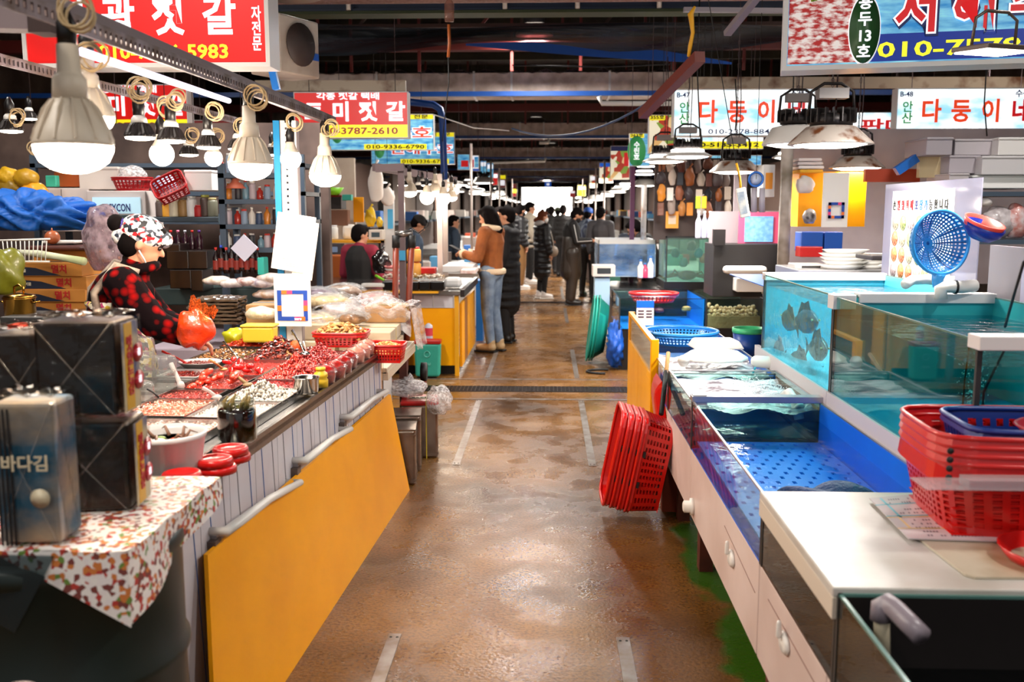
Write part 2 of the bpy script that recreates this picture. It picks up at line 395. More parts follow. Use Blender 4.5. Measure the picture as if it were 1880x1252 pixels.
q = MB(); q.bb((-5, 11, 3.98), (7, 11.1, 4.05)); q.bb((-5, 11, 3.62), (7, 11.1, 3.66)); bm = struct('beam', q, mt('rusty brown steel'))
for i in range(26):
    h = MB(); xx = -4.9 + i * .46; h.bar((xx, 11.05, 3.64), (xx + (.0 if i % 3 else .3), 11.05, 4.0), .03); h.build('web_bar', dark_red if i % 2 else mt('rusty brown steel'), bm)
for i in range(7):
    h = MB(); h.bb((-4.5 + i * 1.6, 12.9, 3.75), (-3.3 + i * 1.6, 12.95, 4.4)); h.build('cladding_sheet', clad, bm)
# film and tarp slung across the bay
q = MB()
q.grid(lambda u, v: (-2.9 + u * 6.4, 10.6 + .25 * math.sin(u * 7 + v * 3), 3.62 - .13 * u - v * (.34 - .22 * u) - .06 * math.sin(u * 12) * v), 50, 8)
tag(q.build('plastic_film', clear('grey film', '8a8f98', .5, .3, bump=.5, bscale=6, haze=.4, hazecol='4a5058')), 'long sheet of greyish clear film slung under the roof', 'plastic sheet')
q = MB(); q.grid(lambda u, v: (-.9 + u * 2.9, 10.75, 3.40 - .22 * u + .10 * math.sin(u * 3.1) - v * (.02 + .12 * math.sin(u * 3.14))), 30, 3)
tag(q.build('blue_tarp', mt('blue tarp', '0d4fae', .5), solid=.004), 'strip of blue tarp hanging below the clear film overhead', 'tarp')
# diagonal brown brace and grey brace at the right
p0, p1 = at(1180, 210, y=7.6), at(1285, 104, y=6.4)
q = MB(); q.bar(p0, p1, .07, .07); bm = struct('beam', q, mt('brown brace', '6a2418', .5))
p0, p1 = at(1335, 62, y=6), at(1395, -12, y=5.6); q = MB(); q.bar(p0, p1, .045, .03); struct('beam', q, mt('grey brace', '8a7f84', .45, .3))
p0, p1 = at(1255, 18, y=7), at(1450, 20, y=7); q = MB(); q.bar(p0, p1, .05, .03); struct('beam', q, mt('grey brace'))
# rusty white gutter bars at left and right stall fronts
rustbar = mt('rusty cream bar', 'b3a08a', .5, col2='6a3f22', scale=7, lo=.5, hi=.75)
for a, c in ((at(470, 158, y=9.3), at(745, 158, y=9.3)), (at(1240, 152, y=9.2), at(1885, 152, y=9.2))):
    q = MB(); q.bar(a, c, .06, .10); struct('beam', q, rustbar)
# blue posts
def post(a, c, r, m, label, name='post'):
    q = MB(); q.tube([a, c], r, 10); return tag(q.build(name, m), label, 'post')
bp_m = mt('sky blue post', '1c6fc8', .35)
p = at(508, 165, y=5.0); q = MB(); q.bar(at(468, -20, y=5.0), p, .035, .035); tag(q.build('slanting_post', bp_m), 'slanting bright blue pole beside the large red sign', 'post')
e = at(818, 300, y=11)
q = MB(); q.tube([at(735, 185, y=11), at(795, 192, y=11), at(808, 200, y=11), at(812, 215, y=11), at(816, 330, y=11)], .04, 8); tag(q.build('bent_pipe', mt('dark blue pipe', '0d3a80', .4)), 'dark blue bent pipe beside the blue-and-yellow signs', 'pipe')
# white conduits and cables overhead
for i, (a, c, d_) in enumerate((((1100, 177), (1105, 190), (1232, 190)), ((990, 262), (1006, 262), (1008, 255)), ((845, 300), (1000, 296), (1002, 290)))):
    yy = (11.5, 18, 24)[i]; q = MB(); q.tube([at(*a, y=yy), at(*c, y=yy), at(*d_, y=yy)], .03, 8)
    tag(q.build('conduit', white_pl), ['white conduit elbow under the nearest air duct', 'white conduit under the second air duct', 'white conduit under the third air duct'][i], 'pipe')
def cable(pts, r, m, label, n=10, name='cable', sag=0):
    P = [Vector(p) for p in pts]; out = []
    if len(P) == 2:
        for i in range(n + 1):
            t = i / n; w = P[0].lerp(P[1], t); w.z -= sag * 4 * t * (1 - t); out.append(w)
    else: out = P
    q = MB(); q.tube(out, r, 6); return tag(q.build(name, m), label, 'cable')
cable([at(940, 236, y=9), at(1195, 185, y=7.5)], .009, mt('blue-grey hose', '3c4a6a', .5), 'blue-grey hose slung under the ducts towards the brown brace', sag=.15)
cable([at(940, 120, y=11), at(1110, 123, y=11), at(1230, 118, y=11)], .008, rubber, 'black cable sagging below the blue tarp')
cable([at(822, 70, y=7), at(824, 150, y=7), at(812, 260, y=7)], .004, rubber, 'thin wire hanging from the clear bottle overhead')
cable([at(795, 210, y=9), at(870, 235, y=9), at(935, 240, y=9)], .006, mt('white cord', 'cfc8c4', .5), 'pale cord stretched beside the dark blue bent pipe')
q = MB(); q.lathe([(.001, 0), (.03, .0), (.035, .02), (.035, .12), (.012, .16), (.012, .2)], at(825, 40, y=7) , 14); tag(q.build('water_bottle', clear('clear pet', 'e8d8d4', 1, .05, haze=.2, hazecol='c08a78')), 'upturned clear bottle tied under the roof', 'bottle')
q = MB(); q.tube([at(824, 45, y=7), at(825, 80, y=7), at(823, 105, y=7)], .012, 6); tag(q.build('orange_tie', mt('orange rope', '9a4a12', .6)), 'orange cord tied round the hanging bottle', 'rope')
q = MB(); q.tube([at(1276, 12, y=6.5), at(1268, 26, y=6.5), at(1272, 60, y=6.5), at(1267, 85, y=6.5), at(1264, 104, y=6.5)], [.008, .02, .012, .014, .01], 6); tag(q.build('yellow_ribbon', mt('yellow tie', 'e0a10c', .5)), 'yellow ribbon dangling from the roof near the brown brace', 'ribbon')
# ================================================================== MAKERS
bulb_glow = mt('lamp glow', 'fff1de', .3, emit=9); disc_glow = mt('lamp disc glow', 'fff6ea', .3, emit=11)
bulb_body = mt('cream lamp body', 'd9c9b4', .45, trans=.0, sss=.0); cord_m = mt('cream cord', 'c3a67a', .5)
fin_m = mt('black lamp fins', '2a2422', .35, .5)
def coil(x, z, r, seed, parent, y=0, n=4):
    rr = random.Random(seed); q = MB()
    for k in range(n):
        cx, cz = x + rr.uniform(-.012, .012), z + rr.uniform(-.012, .012); rad = r * rr.uniform(.8, 1.1); ti = rr.uniform(-.4, .4)
        q.tube([(cx + rad * math.cos(a), y + rad * ti * math.sin(a) + k * .004, cz + rad * math.sin(a)) for a in [2 * math.pi * i / 14 for i in range(14)]], .0035, 5, closed=True)
    return q.build('cord_coil', cord_m, parent)
def light_bulb(kind, px, py, wpx, label, glow_w=0, d=None, coilat=True, ybeam=2.03):
    """px,py = picture place of the lamp's widest ring; real width sets the distance"""
    D = d or {'A': .165, 'B': .105, 'C': .10}[kind]
    y = D * FPX / wpx; p = at(px, py, y=y); s = D / 2
    t = thing('light_bulb', label, 'light bulb', p, group='lamps hanging over the left counter')
    if kind == 'A':
        a = MB(); a.lathe([(s * x_, s * z_) for x_, z_ in ((1, -.0), (1.0, .1), (.90, .42), (.62, .95), (.46, 1.2))], (0, 0, 0), 28, flute=[0, .015, .05, .04, 0])
        a.lathe([(s * .46, s * 1.2), (s * .42, s * 1.75), (s * .36, s * 1.82), (s * .3, s * 1.9), (s * .28, s * 2.6), (s * .22, s * 2.62)], (0, 0, 0), 20); a.build('housing', bulb_body, t)
        for j in range(12):
            f = MB(); an = 2 * math.pi * j / 12; ca, sa = math.cos(an), math.sin(an)
            pr = [(s * .98, s * .12), (s * 1.03, s * .16), (s * .72, s * .95), (s * .50, s * 1.22), (s * .46, s * 1.15)]
            f.add([(r_ * ca - w_ * sa, r_ * sa + w_ * ca, z_) for w_ in (-s * .02, s * .02) for r_, z_ in pr], [(0, 1, 2, 3, 4), (9, 8, 7, 6, 5), (0, 5, 6, 1), (1, 6, 7, 2), (2, 7, 8, 3), (3, 8, 9, 4)], False)
            f.build('fin', bulb_body, t)
        g = MB(); g.lathe([(s * 1.0, 0), (s * .98, -s * .15), (s * .85, -s * .42), (s * .6, -s * .6), (s * .3, -s * .7), (.0001, -s * .73)], (0, 0, 0), 28); g.build('diffuser', bulb_glow, t); top = s * 2.6
    elif kind == 'B':
        a = MB(); a.lathe([(s * 1.0, .0), (s * 1.0, s * .12), (s * .92, s * .3), (s * .7, s * .75), (s * .55, s * .95)], (0, 0, 0), 44, flute=[0, .03, .06, .06, .0], fn=1); a.build('fins', fin_m, t)
        a = MB(); a.lathe([(s * .55, s * .95), (s * .5, s * 1.25), (s * .34, s * 1.45)], (0, 0, 0), 18); a.build('collar', white_pl, t)
        g = MB(); g.lathe([(s * .97, .0), (s * .93, -s * .12), (s * .5, -s * .2), (.0001, -s * .22)], (0, 0, 0), 24); g.build('diffuser', bulb_glow, t); top = s * 1.45
    else:
        g = MB(); g.ball((0, 0, 0), s, 20, 12); g.build('diffuser', bulb_glow, t)
        a = MB(); a.lathe([(s * .8, s * .62), (s * .55, s * 1.0), (s * .42, s * 1.4), (s * .4, s * 1.6)], (0, 0, 0), 18); a.build('collar', bulb_body, t); top = s * 1.6
    q = MB(); q.lathe([(.020, top), (.021, top + .045), (.014, top + .06), (.007, top + .075)], (0, 0, 0), 12); q.build('socket', black, t)
    hz = ybeam - p.z
    if hz > top + .07:
        q = MB(); q.tube([(0, 0, top + .07), (.006, 0, (top + hz) / 2), (0, 0, hz)], .004, 6); q.tube([(.01, 0, top + .06), (-.008, .0, (top + hz) / 2), (.01, 0, hz)], .003, 5); q.build('cord', rubber, t)
    if coilat: coil(.02 + .02 * R.random(), hz - .015, .036, int(px), t, y=-.025)
    if glow_w: 
        l = bpy.data.lights.new('bulb_light', 'POINT'); l.energy = glow_w; l.color = (1, .86, .70); l.shadow_soft_size = s
        o = bpy.data.objects.new('bulb_light', l); COL.objects.link(o); o.parent = t; o.location = (0, 0, -s * 1.3)
    return t
rust_shade = mt('rusty shade', 'b9aca2', .45, .2, col2='6e3d1e', scale=14, detail=6, lo=.5, hi=.68)
shade_w = mt('pale shade', 'cfc9c4', .4, .1); heat = mt('heat sink', '2b2626', .4, .6); chain_m = mt('chain', '55484a', .4, .8)
def pendant(px, py, wpx, label, style='rusty', D=.42, power=0, up=1.2, group='pendant lamps over the tanks', box=True):
    y = D * FPX / wpx; p = at(px, py, y=y); s = D / 2
    t = thing('pendant_lamp', label, 'lamp', p, group=group)
    a = MB()
    if style == 'rusty':
        a.lathe([(s, 0), (s * 1.0, .006), (s * .58, s * .42), (s * .5, s * .44), (s * .48, s * .40), (s * .93, .004)], (0, 0, 0), 32); a.build('shade', rust_shade, t); hh = s * .44
    elif style == 'flat':
        a.lathe([(s, 0), (s * .98, .01), (s * .66, s * .2), (s * .62, s * .2), (s * .92, .004)], (0, 0, 0), 32); a.build('shade', shade_w, t)
        g = MB(); g.lathe([(s * .67, s * .2), (s * .67, s * .27), (s * .62, s * .3)], (0, 0, 0), 28); g.build('glow_ring', disc_glow, t); hh = s * .3
    else:
        a.lathe([(s, 0), (s * 1.0, .008), (s * .72, s * .5), (s * .3, s * .6), (s * .28, s * .56), (s * .93, .004)], (0, 0, 0), 28); a.build('shade', shade_w, t); hh = s * .6
    g = MB(); g.lathe([(s * .93, .004), (s * .6, -.012), (.0001, -.016)], (0, 0, 0), 28); g.build('diffuser', disc_glow, t)
    h = MB(); h.lathe([(s * .5, hh), (s * .5, hh + .05), (s * .42, hh + .06)], (0, 0, 0), 16)
    for j in range(18 if wpx > 55 else 9):
        an = 2 * math.pi * j / (18 if wpx > 55 else 9); h.bar((s * .3 * math.cos(an), s * .3 * math.sin(an), hh + .05), (s * .58 * math.cos(an), s * .58 * math.sin(an), hh + .05), .006, .07)
    h.build('heat_sink', heat, t)
    if box and wpx > 55:
        h = MB(); h.box((0, 0, hh + .16), (s * .7, .07, .05)); h.build('driver_box', mt('driver grey', '77706e', .4, .3), t)
        h = MB(); h.tube([(-s * .55, 0, hh + .05), (-s * .5, 0, hh + .17), (-s * .2, 0, hh + .21), (s * .2, 0, hh + .21), (s * .5, 0, hh + .17), (s * .55, 0, hh + .05)], .008, 6); h.build('bracket', heat, t)
    q = MB(); n = int(up / .045) if wpx > 60 else 0
    if n:
        for i in range(n):
            z = hh + .2 + i * .045; w = .007; pts = [(w, 0, z), (w, 0, z + .03), (0, 0, z + .04), (-w, 0, z + .03), (-w, 0, z), (0, 0, z - .01)]
            if i % 2: pts = [(0, x_, z_) for x_, _, z_ in pts]
            q.tube(pts, .002, 4, closed=True)
        q.tube([(.02, 0, hh + .1), (.03, .01, hh + .5), (.01, 0, hh + up)], .004, 5)
    else: q.tube([(0, 0, hh), (0, 0, hh + up)], .005, 5)
    q.tube([(0, 0, hh + .2), (0, 0, 5.42 - p.z)], .003, 4); q.build('chain', chain_m, t)
    if power: area_light('lamp_light', (0, 0, -.03), D * .8, power, (1, .95, .88), parent=t)
    return t
# ---- signs
def sign(name, label, left, bottom_z, w, h, face_m, rz=0, depth=.12, frame=white_mat, fr=.018, emit=0):
    t = thing(name, label, 'sign', (left[0], left[1], bottom_z), rz)
    q = MB(); q.bb((0, .004, 0), (w, depth, h)); q.build('box', frame, t)
    q = MB()
    for a, c in (((0, -.01, 0), (w, .004, fr)), ((0, -.01, h - fr), (w, .004, h)), ((0, -.01, fr), (fr, .004, h - fr)), ((w - fr, -.01, fr), (w, .004, h - fr))): q.bb(a, c)
    q.build('frame', frame, t)
    for hx in (.12, .88): q = MB(); q.tube([(w * hx, depth / 2, h), (w * hx, depth / 2, 5.42 - bottom_z)], .004, 4); q.build('hanger', chain_m, t)
    q = MB(); q.bb((fr, -.002, fr), (w - fr, .004, h - fr)); q.build('face_panel', face_m, t)
    return t
def panel(t, x0, z0, x1, z1, m, name='colour_band', y=-.004, th=.002):
    q = MB(); q.bb((x0, y, z0), (x1, y + th, z1)); return q.build(name, m, t)
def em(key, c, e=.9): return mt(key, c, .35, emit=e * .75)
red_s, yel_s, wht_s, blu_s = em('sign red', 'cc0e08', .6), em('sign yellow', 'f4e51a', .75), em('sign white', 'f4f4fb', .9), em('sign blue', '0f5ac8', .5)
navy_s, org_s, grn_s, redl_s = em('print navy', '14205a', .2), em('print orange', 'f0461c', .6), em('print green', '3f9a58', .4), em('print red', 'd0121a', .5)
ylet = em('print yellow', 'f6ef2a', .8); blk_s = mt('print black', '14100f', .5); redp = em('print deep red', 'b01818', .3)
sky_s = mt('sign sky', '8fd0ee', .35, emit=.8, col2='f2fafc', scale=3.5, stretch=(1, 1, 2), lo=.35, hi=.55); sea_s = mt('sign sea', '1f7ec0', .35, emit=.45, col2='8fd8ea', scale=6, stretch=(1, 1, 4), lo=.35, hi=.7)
# ---- baskets and crates with real openings
def basket(parent, L, Wd, H, m, expo=5, taper=.82, nu=40, nv=6, rim=.008, base=True, name='wall', z0=0, holes=True, basegrid=8, lip=.02):
    def pt(t, k):
        a = 2 * math.pi * t; c, s_ = math.cos(a), math.sin(a)
        r = (abs(c) ** expo + abs(s_) ** expo) ** (-1 / expo); return r * c * L / 2 * k, r * s_ * Wd / 2 * k
    us = []
    for i in range(nu): us += [i / nu, (i + .45) / nu]
    hs = [0, .08]
    for j in range(nv): hs += [.08 + .72 * (j + .35) / nv, .08 + .72 * (j + 1) / nv]
    hs += [1.0]; q = MB(); q.smooth = False; n = len(us)
    vs = []
    for z in hs:
        k = taper + (1 - taper) * z
        for u in us: x, y = pt(u, k); vs.append((x, y, z0 + z * H))
    fs = []
    for j in range(len(hs) - 1):
        for i in range(n):
            if holes and i % 2 == 1 and j % 2 == 0 and 0 < j < len(hs) - 2: continue
            fs.append((j * n + i, j * n + (i + 1) % n, (j + 1) * n + (i + 1) % n, (j + 1) * n + i))
    if base:
        if holes:
            o = len(vs); g = basegrid * 2 + 1
            for j in range(g + 1):
                for i in range(g + 1):
                    a, c = (i / g * 2 - 1), (j / g * 2 - 1)
                    if expo < 3: m_ = max(abs(a), abs(c)) / max(1e-6, math.hypot(a, c)); a, c = a * m_, c * m_
                    vs.append((a * L / 2 * taper * .985, c * Wd / 2 * taper * .985, z0))
            for j in range(g):
                for i in range(g):
                    if i % 2 and j % 2: continue
                    fs.append((o + j * (g + 1) + i, o + j * (g + 1) + i + 1, o + (j + 1) * (g + 1) + i + 1, o + (j + 1) * (g + 1) + i))
        else: fs.append(tuple(range(n))[::-1])
    q.add(vs, fs, False); w = q.build(name, m, parent, solid=.003)
    r = MB(); ring = [pt(i / 40, 1.0) for i in range(40)]
    r.tube([(x, y, z0 + H) for x, y in ring], rim, 6, closed=True)
    if lip: r.add([(x, y, z0 + H) for x, y in ring] + [(x * 1.02, y * 1.02, z0 + H - lip) for x, y in ring], [(i, (i + 1) % 40, 40 + (i + 1) % 40, 40 + i) for i in range(40)])
    r.build('rim', m, parent); return w
red_pl = mt('red plastic', 'cc1410', .3, coat=.3); dred_pl = mt('deep red plastic', '9c0f14', .35); blue_pl = mt('blue plastic', '1668c4', .3, coat=.2); sky_pl = mt('light blue plastic', '2f92dc', .3, coat=.2)
green_pl = mt('green plastic', '2e9a3c', .35); navy_pl = mt('navy plastic', '14307e', .35)
# ---- loose food
def scraps(parent, name, cols, n, spot, size, rr, height=lambda x, y: 0, kinds='sliver', curl=.5, rough=.3, base_mat=None):
    """n loose pieces strewn over a tray; spot(r) -> (x, y); one mesh of countless pieces"""
    ms = [mt('food ' + c, c, rough, coat=.4) for c in cols]; q = MB()
    for i in range(n):
        q.m = rr.randrange(len(cols)); x, y = spot(rr); z = height(x, y) + rr.uniform(-.2, .6) * size; L_ = size * rr.uniform(.6, 1.4); a = rr.uniform(0, 6.28); e = rr.uniform(-.5, .5)
        d = Vector((math.cos(a) * math.cos(e), math.sin(a) * math.cos(e), math.sin(e))) * L_; side = Vector((-math.sin(a), math.cos(a), 0)) * L_ * (.22 if kinds == 'sliver' else .5)
        c = Vector((x, y, z)); upv = Vector((0, 0, 1)) * L_ * (.18 if kinds == 'sliver' else .4)
        q.add([c - d / 2, c + side + upv * curl, c + d / 2, c - side + upv * curl, c + upv * 1.6, c - upv * .4], [(0, 3, 4), (3, 2, 4), (2, 1, 4), (1, 0, 4), (0, 1, 5), (1, 2, 5), (2, 3, 5), (3, 0, 5)], kinds != 'sliver')
    o = q.build(name, ms, parent); o['kind'] = 'stuff'; return o
def tray(label, u0, v0, u1, v1, hfood, cols, name='food_tray', cat='tray', group=None, n=700, size=.016, kinds='sliver', z=.868, depth=.028, food='food', steelm=steel, seed=1, peak=(.5, .5), wave=.25, spill=0):
    """tray in counter coordinates: u = metres left of the counter's front edge, v = distance up the aisle"""
    cu, cv = (u0 + u1) / 2, (v0 + v1) / 2; c = cpt(cu, cv, z); w, l = u1 - u0, v1 - v0
    t = thing(name, label, cat, c, rz=-.04, group=group)
    q = MB(); e = .006
    for a, b_ in (((-w / 2, -l / 2, -depth), (w / 2, l / 2, -depth + .002)), ((-w / 2, -l / 2, -depth), (-w / 2 + .002, l / 2, .002)), ((w / 2 - .002, -l / 2, -depth), (w / 2, l / 2, .002)), ((-w / 2, -l / 2, -depth), (w / 2, -l / 2 + .002, .002)), ((-w / 2, l / 2 - .002, -depth), (w / 2, l / 2, .002))): q.bb(a, b_)
    for a, b_ in (((-w / 2 - e, -l / 2 - e, 0), (-w / 2, l / 2 + e, .003)), ((w / 2, -l / 2 - e, 0), (w / 2 + e, l / 2 + e, .003)), ((-w / 2, -l / 2 - e, 0), (w / 2, -l / 2, .003)), ((-w / 2, l / 2, 0), (w / 2, l / 2 + e, .003))): q.bb(a, b_)
    q.build('pan', steelm, t)
    rr = random.Random(seed)
    def hf(x, y):
        fx, fy = x / w + .5 - peak[0], y / l + .5 - peak[1]; d = min(1, math.hypot(fx, fy) * 1.9)
        return -depth * .45 + hfood * (.5 + .5 * math.cos(math.pi * d)) * (1 + wave * math.sin(x * 60 + 1.3) * math.cos(y * 47))
    b_ = MB(); b_.grid(lambda a, c_: ((a - .5) * w * .98, (c_ - .5) * l * .98, hf((a - .5) * w, (c_ - .5) * l) - .002), 18, 18)
    bed = b_.build('food_bed', mt('bed ' + cols[0], cols[0], .35, bump=1, bscale=90, coat=.3), t)
    scraps(t, food, cols, n, lambda r: ((r.random() - .5) * w * (.97 + spill), (r.random() - .5) * l * (.97 + spill)), size, rr, hf, kinds)
    return t
CUX = -.0032
def cpt(u, v, z): return Vector((-.99 + .04 * (v - 2.43) - u, v, z))

# ---- people
skin_m = mt('skin', 'c98f70', .5, sss=.1)
def person(label, loc, rz, h=1.68, pose=None, top=None, trousers=None, shoes=None, hair=None, hair_style='short', top_r=1.0, vox=.014, mask=None, cap=None, coat=0, hair_len=0, puff=0, extra=None, sleeve=1.0, legs_r=1.0, fingers=True, vest=None, lean=0, group=None):
    t = thing('person', label, 'person', loc, rz, group=group); s = h / 1.68
    J = dict(pel=(0, 0, .93), waist=(0, 0, 1.07), chest=(.0, 0, 1.27), neck=(-.01, 0, 1.41), head=(.015, 0, 1.555),
             shL=(0, .165, 1.37), elL=(-.01, .21, 1.1), wrL=(.07, .2, .87), shR=(0, -.165, 1.37), elR=(-.01, -.21, 1.1), wrR=(.07, -.2, .87),
             hipL=(0, .085, .9), knL=(.02, .095, .49), anL=(-.01, .1, .09), hipR=(0, -.085, .9), knR=(.02, -.095, .49), anR=(-.01, -.1, .09))
    J.update(pose or {}); J = {k: Vector(v) * s for k, v in J.items()}
    hd = J['head']; look = Vector((pose or {}).get('look', (1, 0, -.1))).normalized(); q_ = look.to_track_quat('X', 'Z'); HM = q_.to_matrix()
    def H3(x, y, z): return hd + HM @ (Vector((x, y, z)) * s)
    b = MB(); c = lambda p, q, r1, r2: b.capsule(J[p] if isinstance(p, str) else p, J[q] if isinstance(q, str) else q, r1 * s, r2 * s)
    c('pel', 'waist', .115, .105); c('waist', 'chest', .105, .125); c('chest', 'neck', .12, .06); c('shL', 'shR', .055, .055)
    c('neck', 'head', .055, .05)
    for S_ in 'LR':
        c('sh' + S_, 'el' + S_, .05, .038); c('el' + S_, 'wr' + S_, .038, .026); c('pel', 'hip' + S_, .1, .09); c('hip' + S_, 'kn' + S_, .085, .055); c('kn' + S_, 'an' + S_, .052, .034)
        a = J['an' + S_]; b.capsule(a + Vector((0, 0, -.04 * s)), a + Vector((.14, .0, -.055)) * s if False else a + Vector((.14 * s, 0, -.055 * s)), .035 * s, .028 * s)
        w = J['wr' + S_]; fd = (w - J['el' + S_]).normalized(); sd = fd.cross(Vector((0, 0, 1))).normalized() * (1 if S_ == 'L' else -1); dn = fd.cross(sd).normalized()
        if dn.z > 0: dn = -dn
        pc = w + fd * .05 * s; b.ball(pc, (.03 * s, .036 * s, .045 * s), 8, 6, rot=fd.to_track_quat('Z', 'Y').to_euler())
        if fingers:
            for k in range(4):
                o0 = w + fd * .082 * s + sd * (.026 - .0175 * k) * s; ln = (.034, .04, .037, .028)[k]
                m1 = o0 + (fd * .85 + dn * .5) * ln * s; m2 = m1 + (fd * .3 + dn * .95) * ln * .9 * s
                b.capsule(o0 - fd * .02 * s, m1, .0105 * s, .0095 * s, 6); b.capsule(m1, m2, .0095 * s, .008 * s, 6)
            o0 = w + fd * .03 * s - sd * -.03 * s; m1 = o0 + (sd * .6 + fd * .7 + dn * .2) * .036 * s; m2 = m1 + (fd * .8 + dn * .5) * .03 * s
            b.capsule(w + fd * .02 * s, o0, .013 * s, .012 * s, 6); b.capsule(o0, m1, .012 * s, .0105 * s, 6); b.capsule(m1, m2, .0105 * s, .009 * s, 6)
    er = q_.to_euler()
    b.ball(H3(-.008, 0, .022), (.097 * s, .076 * s, .095 * s), 16, 12, rot=er); b.ball(H3(.03, 0, -.04), (.062 * s, .056 * s, .072 * s), 12, 10, rot=er)
    b.capsule(H3(.085, 0, .012), H3(.106, 0, -.018), .009 * s, .014 * s, 8); b.ball(H3(.084, 0, -.058), (.014 * s, .024 * s, .009 * s), 8, 6, rot=er); b.ball(H3(.07, 0, -.095), (.025 * s, .028 * s, .02 * s), 8, 6, rot=er)
    for sg in (1, -1): b.ball(H3(-.005, .078 * sg, -.005), (.02 * s, .009 * s, .031 * s), 8, 6, rot=er)
    b.build('body', skin_m, t, remesh=vox * .8, smooth=2)
    for sg in (1, -1):
        e = MB(); e.ball(H3(.083, .031 * sg, .008), .0105 * s, 8, 6); e.build('eye', mt('eye', '201410', .2), t)
        e = MB(); e.capsule(H3(.09, .018 * sg, .028), H3(.083, .045 * sg, .03), .004 * s, .003 * s, 6); e.build('eyebrow', mt('brow', '1c110c', .7), t)
    if trousers:
        g = MB(); L_ = legs_r
        g.capsule(J['pel'] + Vector((0, 0, .09 * s)), J['pel'], .125 * s, .13 * s)
        for S_ in 'LR':
            g.capsule(J['hip' + S_], J['kn' + S_], .102 * s * L_, .075 * s * L_); g.capsule(J['kn' + S_], J['an' + S_] + Vector((0, 0, .03 * s)), .073 * s * L_, .058 * s * L_); g.capsule(J['pel'], J['hip' + S_], .12 * s, .11 * s)
        g.build('trousers', trousers, t, remesh=vox, smooth=3)
    if shoes:
        for S_ in 'LR':
            a = J['an' + S_]; g = MB(); g.capsule(a + Vector((-.02 * s, 0, -.03 * s)), a + Vector((.15 * s, 0, -.045 * s)), .052 * s, .044 * s); g.capsule(a + Vector((-.01, 0, .03 * s)), a + Vector((0, 0, -.02 * s)), .05 * s, .05 * s)
            zmin = a.z - .088 * s; g.v = [(x, y, max(z, zmin)) for x, y, z in g.v]; o = g.build('shoe', shoes, t, remesh=.012, smooth=1)
            g = MB(); g.box((a.x + .06 * s, a.y, zmin + .008), (.27 * s, .095 * s, .02)); g.build('sole', white_pl if shoes.name == 'white shoe' else rubber, o, bevel=.006)
    if top:
        g = MB(); k = top_r
        g.capsule(J['pel'] + Vector((0, 0, .04 * s)), J['waist'], .135 * s * k, .13 * s * k); g.capsule(J['waist'], J['chest'], .13 * s * k, .15 * s * k); g.capsule(J['chest'], J['neck'], .145 * s * k, .082 * s); g.capsule(J['shL'], J['shR'], .078 * s * k, .078 * s * k)
        if puff or coat:
            zb = .93 - coat; n = 5 + int(coat / .09)
            for i in range(n):
                z = (zb + (1.36 - zb) * i / (n - 1)); ry = (.19 + .02 * math.sin(i * 1.7)) * k; g.ball(Vector((J['pel'].x * (1 - i / n) + J['chest'].x * i / n, 0, z * s)), (.15 * s * k, ry * s, .075 * s), 16, 8)
            if coat: g.capsule((J['pel'].x, 0, zb * s), J['pel'], .15 * s * k, .15 * s * k)
        for S_ in 'LR':
            if puff:
                for a_, b_ in (('sh', 'el'), ('el', 'wr')):
                    for i in range(3): g.ball(J[a_ + S_].lerp(J[b_ + S_], (i + .5) / 3), (.072 * s * k, .072 * s * k, .062 * s * k), 10, 6)
            g.capsule(J['sh' + S_], J['el' + S_], .076 * s * k * sleeve, .06 * s * k * sleeve); g.capsule(J['el' + S_], J['el' + S_].lerp(J['wr' + S_], .93), .06 * s * k * sleeve, .048 * s * k * sleeve)
        g.build('jacket' if coat == 0 else 'coat', top, t, remesh=vox, smooth=2)
    if vest:
        g = MB(); k = top_r * 1.09
        g.capsule(J['pel'] + Vector((0, 0, -.02 * s)), J['waist'], .145 * s * k, .135 * s * k); g.capsule(J['waist'], J['chest'], .135 * s * k, .155 * s * k); g.capsule(J['chest'], J['neck'], .15 * s * k, .075 * s); g.capsule(J['shL'] * .8 + J['shR'] * .2, J['shR'] * .8 + J['shL'] * .2, .085 * s, .085 * s)
        g.build('vest', vest, t, remesh=vox, smooth=2)
    if hair:
        g = MB(); g.ball(H3(-.022, 0, .04), (.1 * s, .087 * s, .096 * s), 14, 10, rot=er); g.ball(H3(-.045, 0, .0), (.075 * s, .08 * s, .09 * s), 12, 8, rot=er)
        g.ball(H3(.035, 0, .085), (.06 * s, .07 * s, .036 * s), 10, 6, rot=er)
        if hair_style == 'bob':
            for sg in (-1, 1): g.capsule(H3(-.02, .07 * sg, .03), H3(-.01, .075 * sg, -.1 - hair_len), .04 * s, .038 * s)
            g.capsule(H3(-.06, .0, .0), H3(-.07, 0, -.12 - hair_len), .075 * s, .07 * s)
        if hair_style == 'tail': g.capsule(H3(-.09, 0, .0), H3(-.14, 0, -.08), .035 * s, .03 * s); g.ball(H3(-.15, 0, -.06), .045 * s, 8, 6)
        if hair_style == 'bun': g.ball(H3(-.125, 0, .045), (.045 * s, .045 * s, .042 * s), 10, 8)
        g.build('hair', hair, t, remesh=.011, smooth=1)
    if mask:
        g = MB(); g.ball(H3(.048, 0, -.048), (.062 * s, .064 * s, .058 * s), 12, 8, rot=er); g.build('face_mask', mask, t)
    if cap:
        g = MB(); g.ball(H3(-.015, 0, .05), (.108 * s, .093 * s, .085 * s), 14, 10, rot=er); g.build('cap', cap, t)
    if extra: extra(t, J, s, H3, er)
    return t
hair_bk = mt('black hair', '0b0505', .85, spec=.12); hair_br = mt('brown hair', '5a2a14', .8, spec=.2)
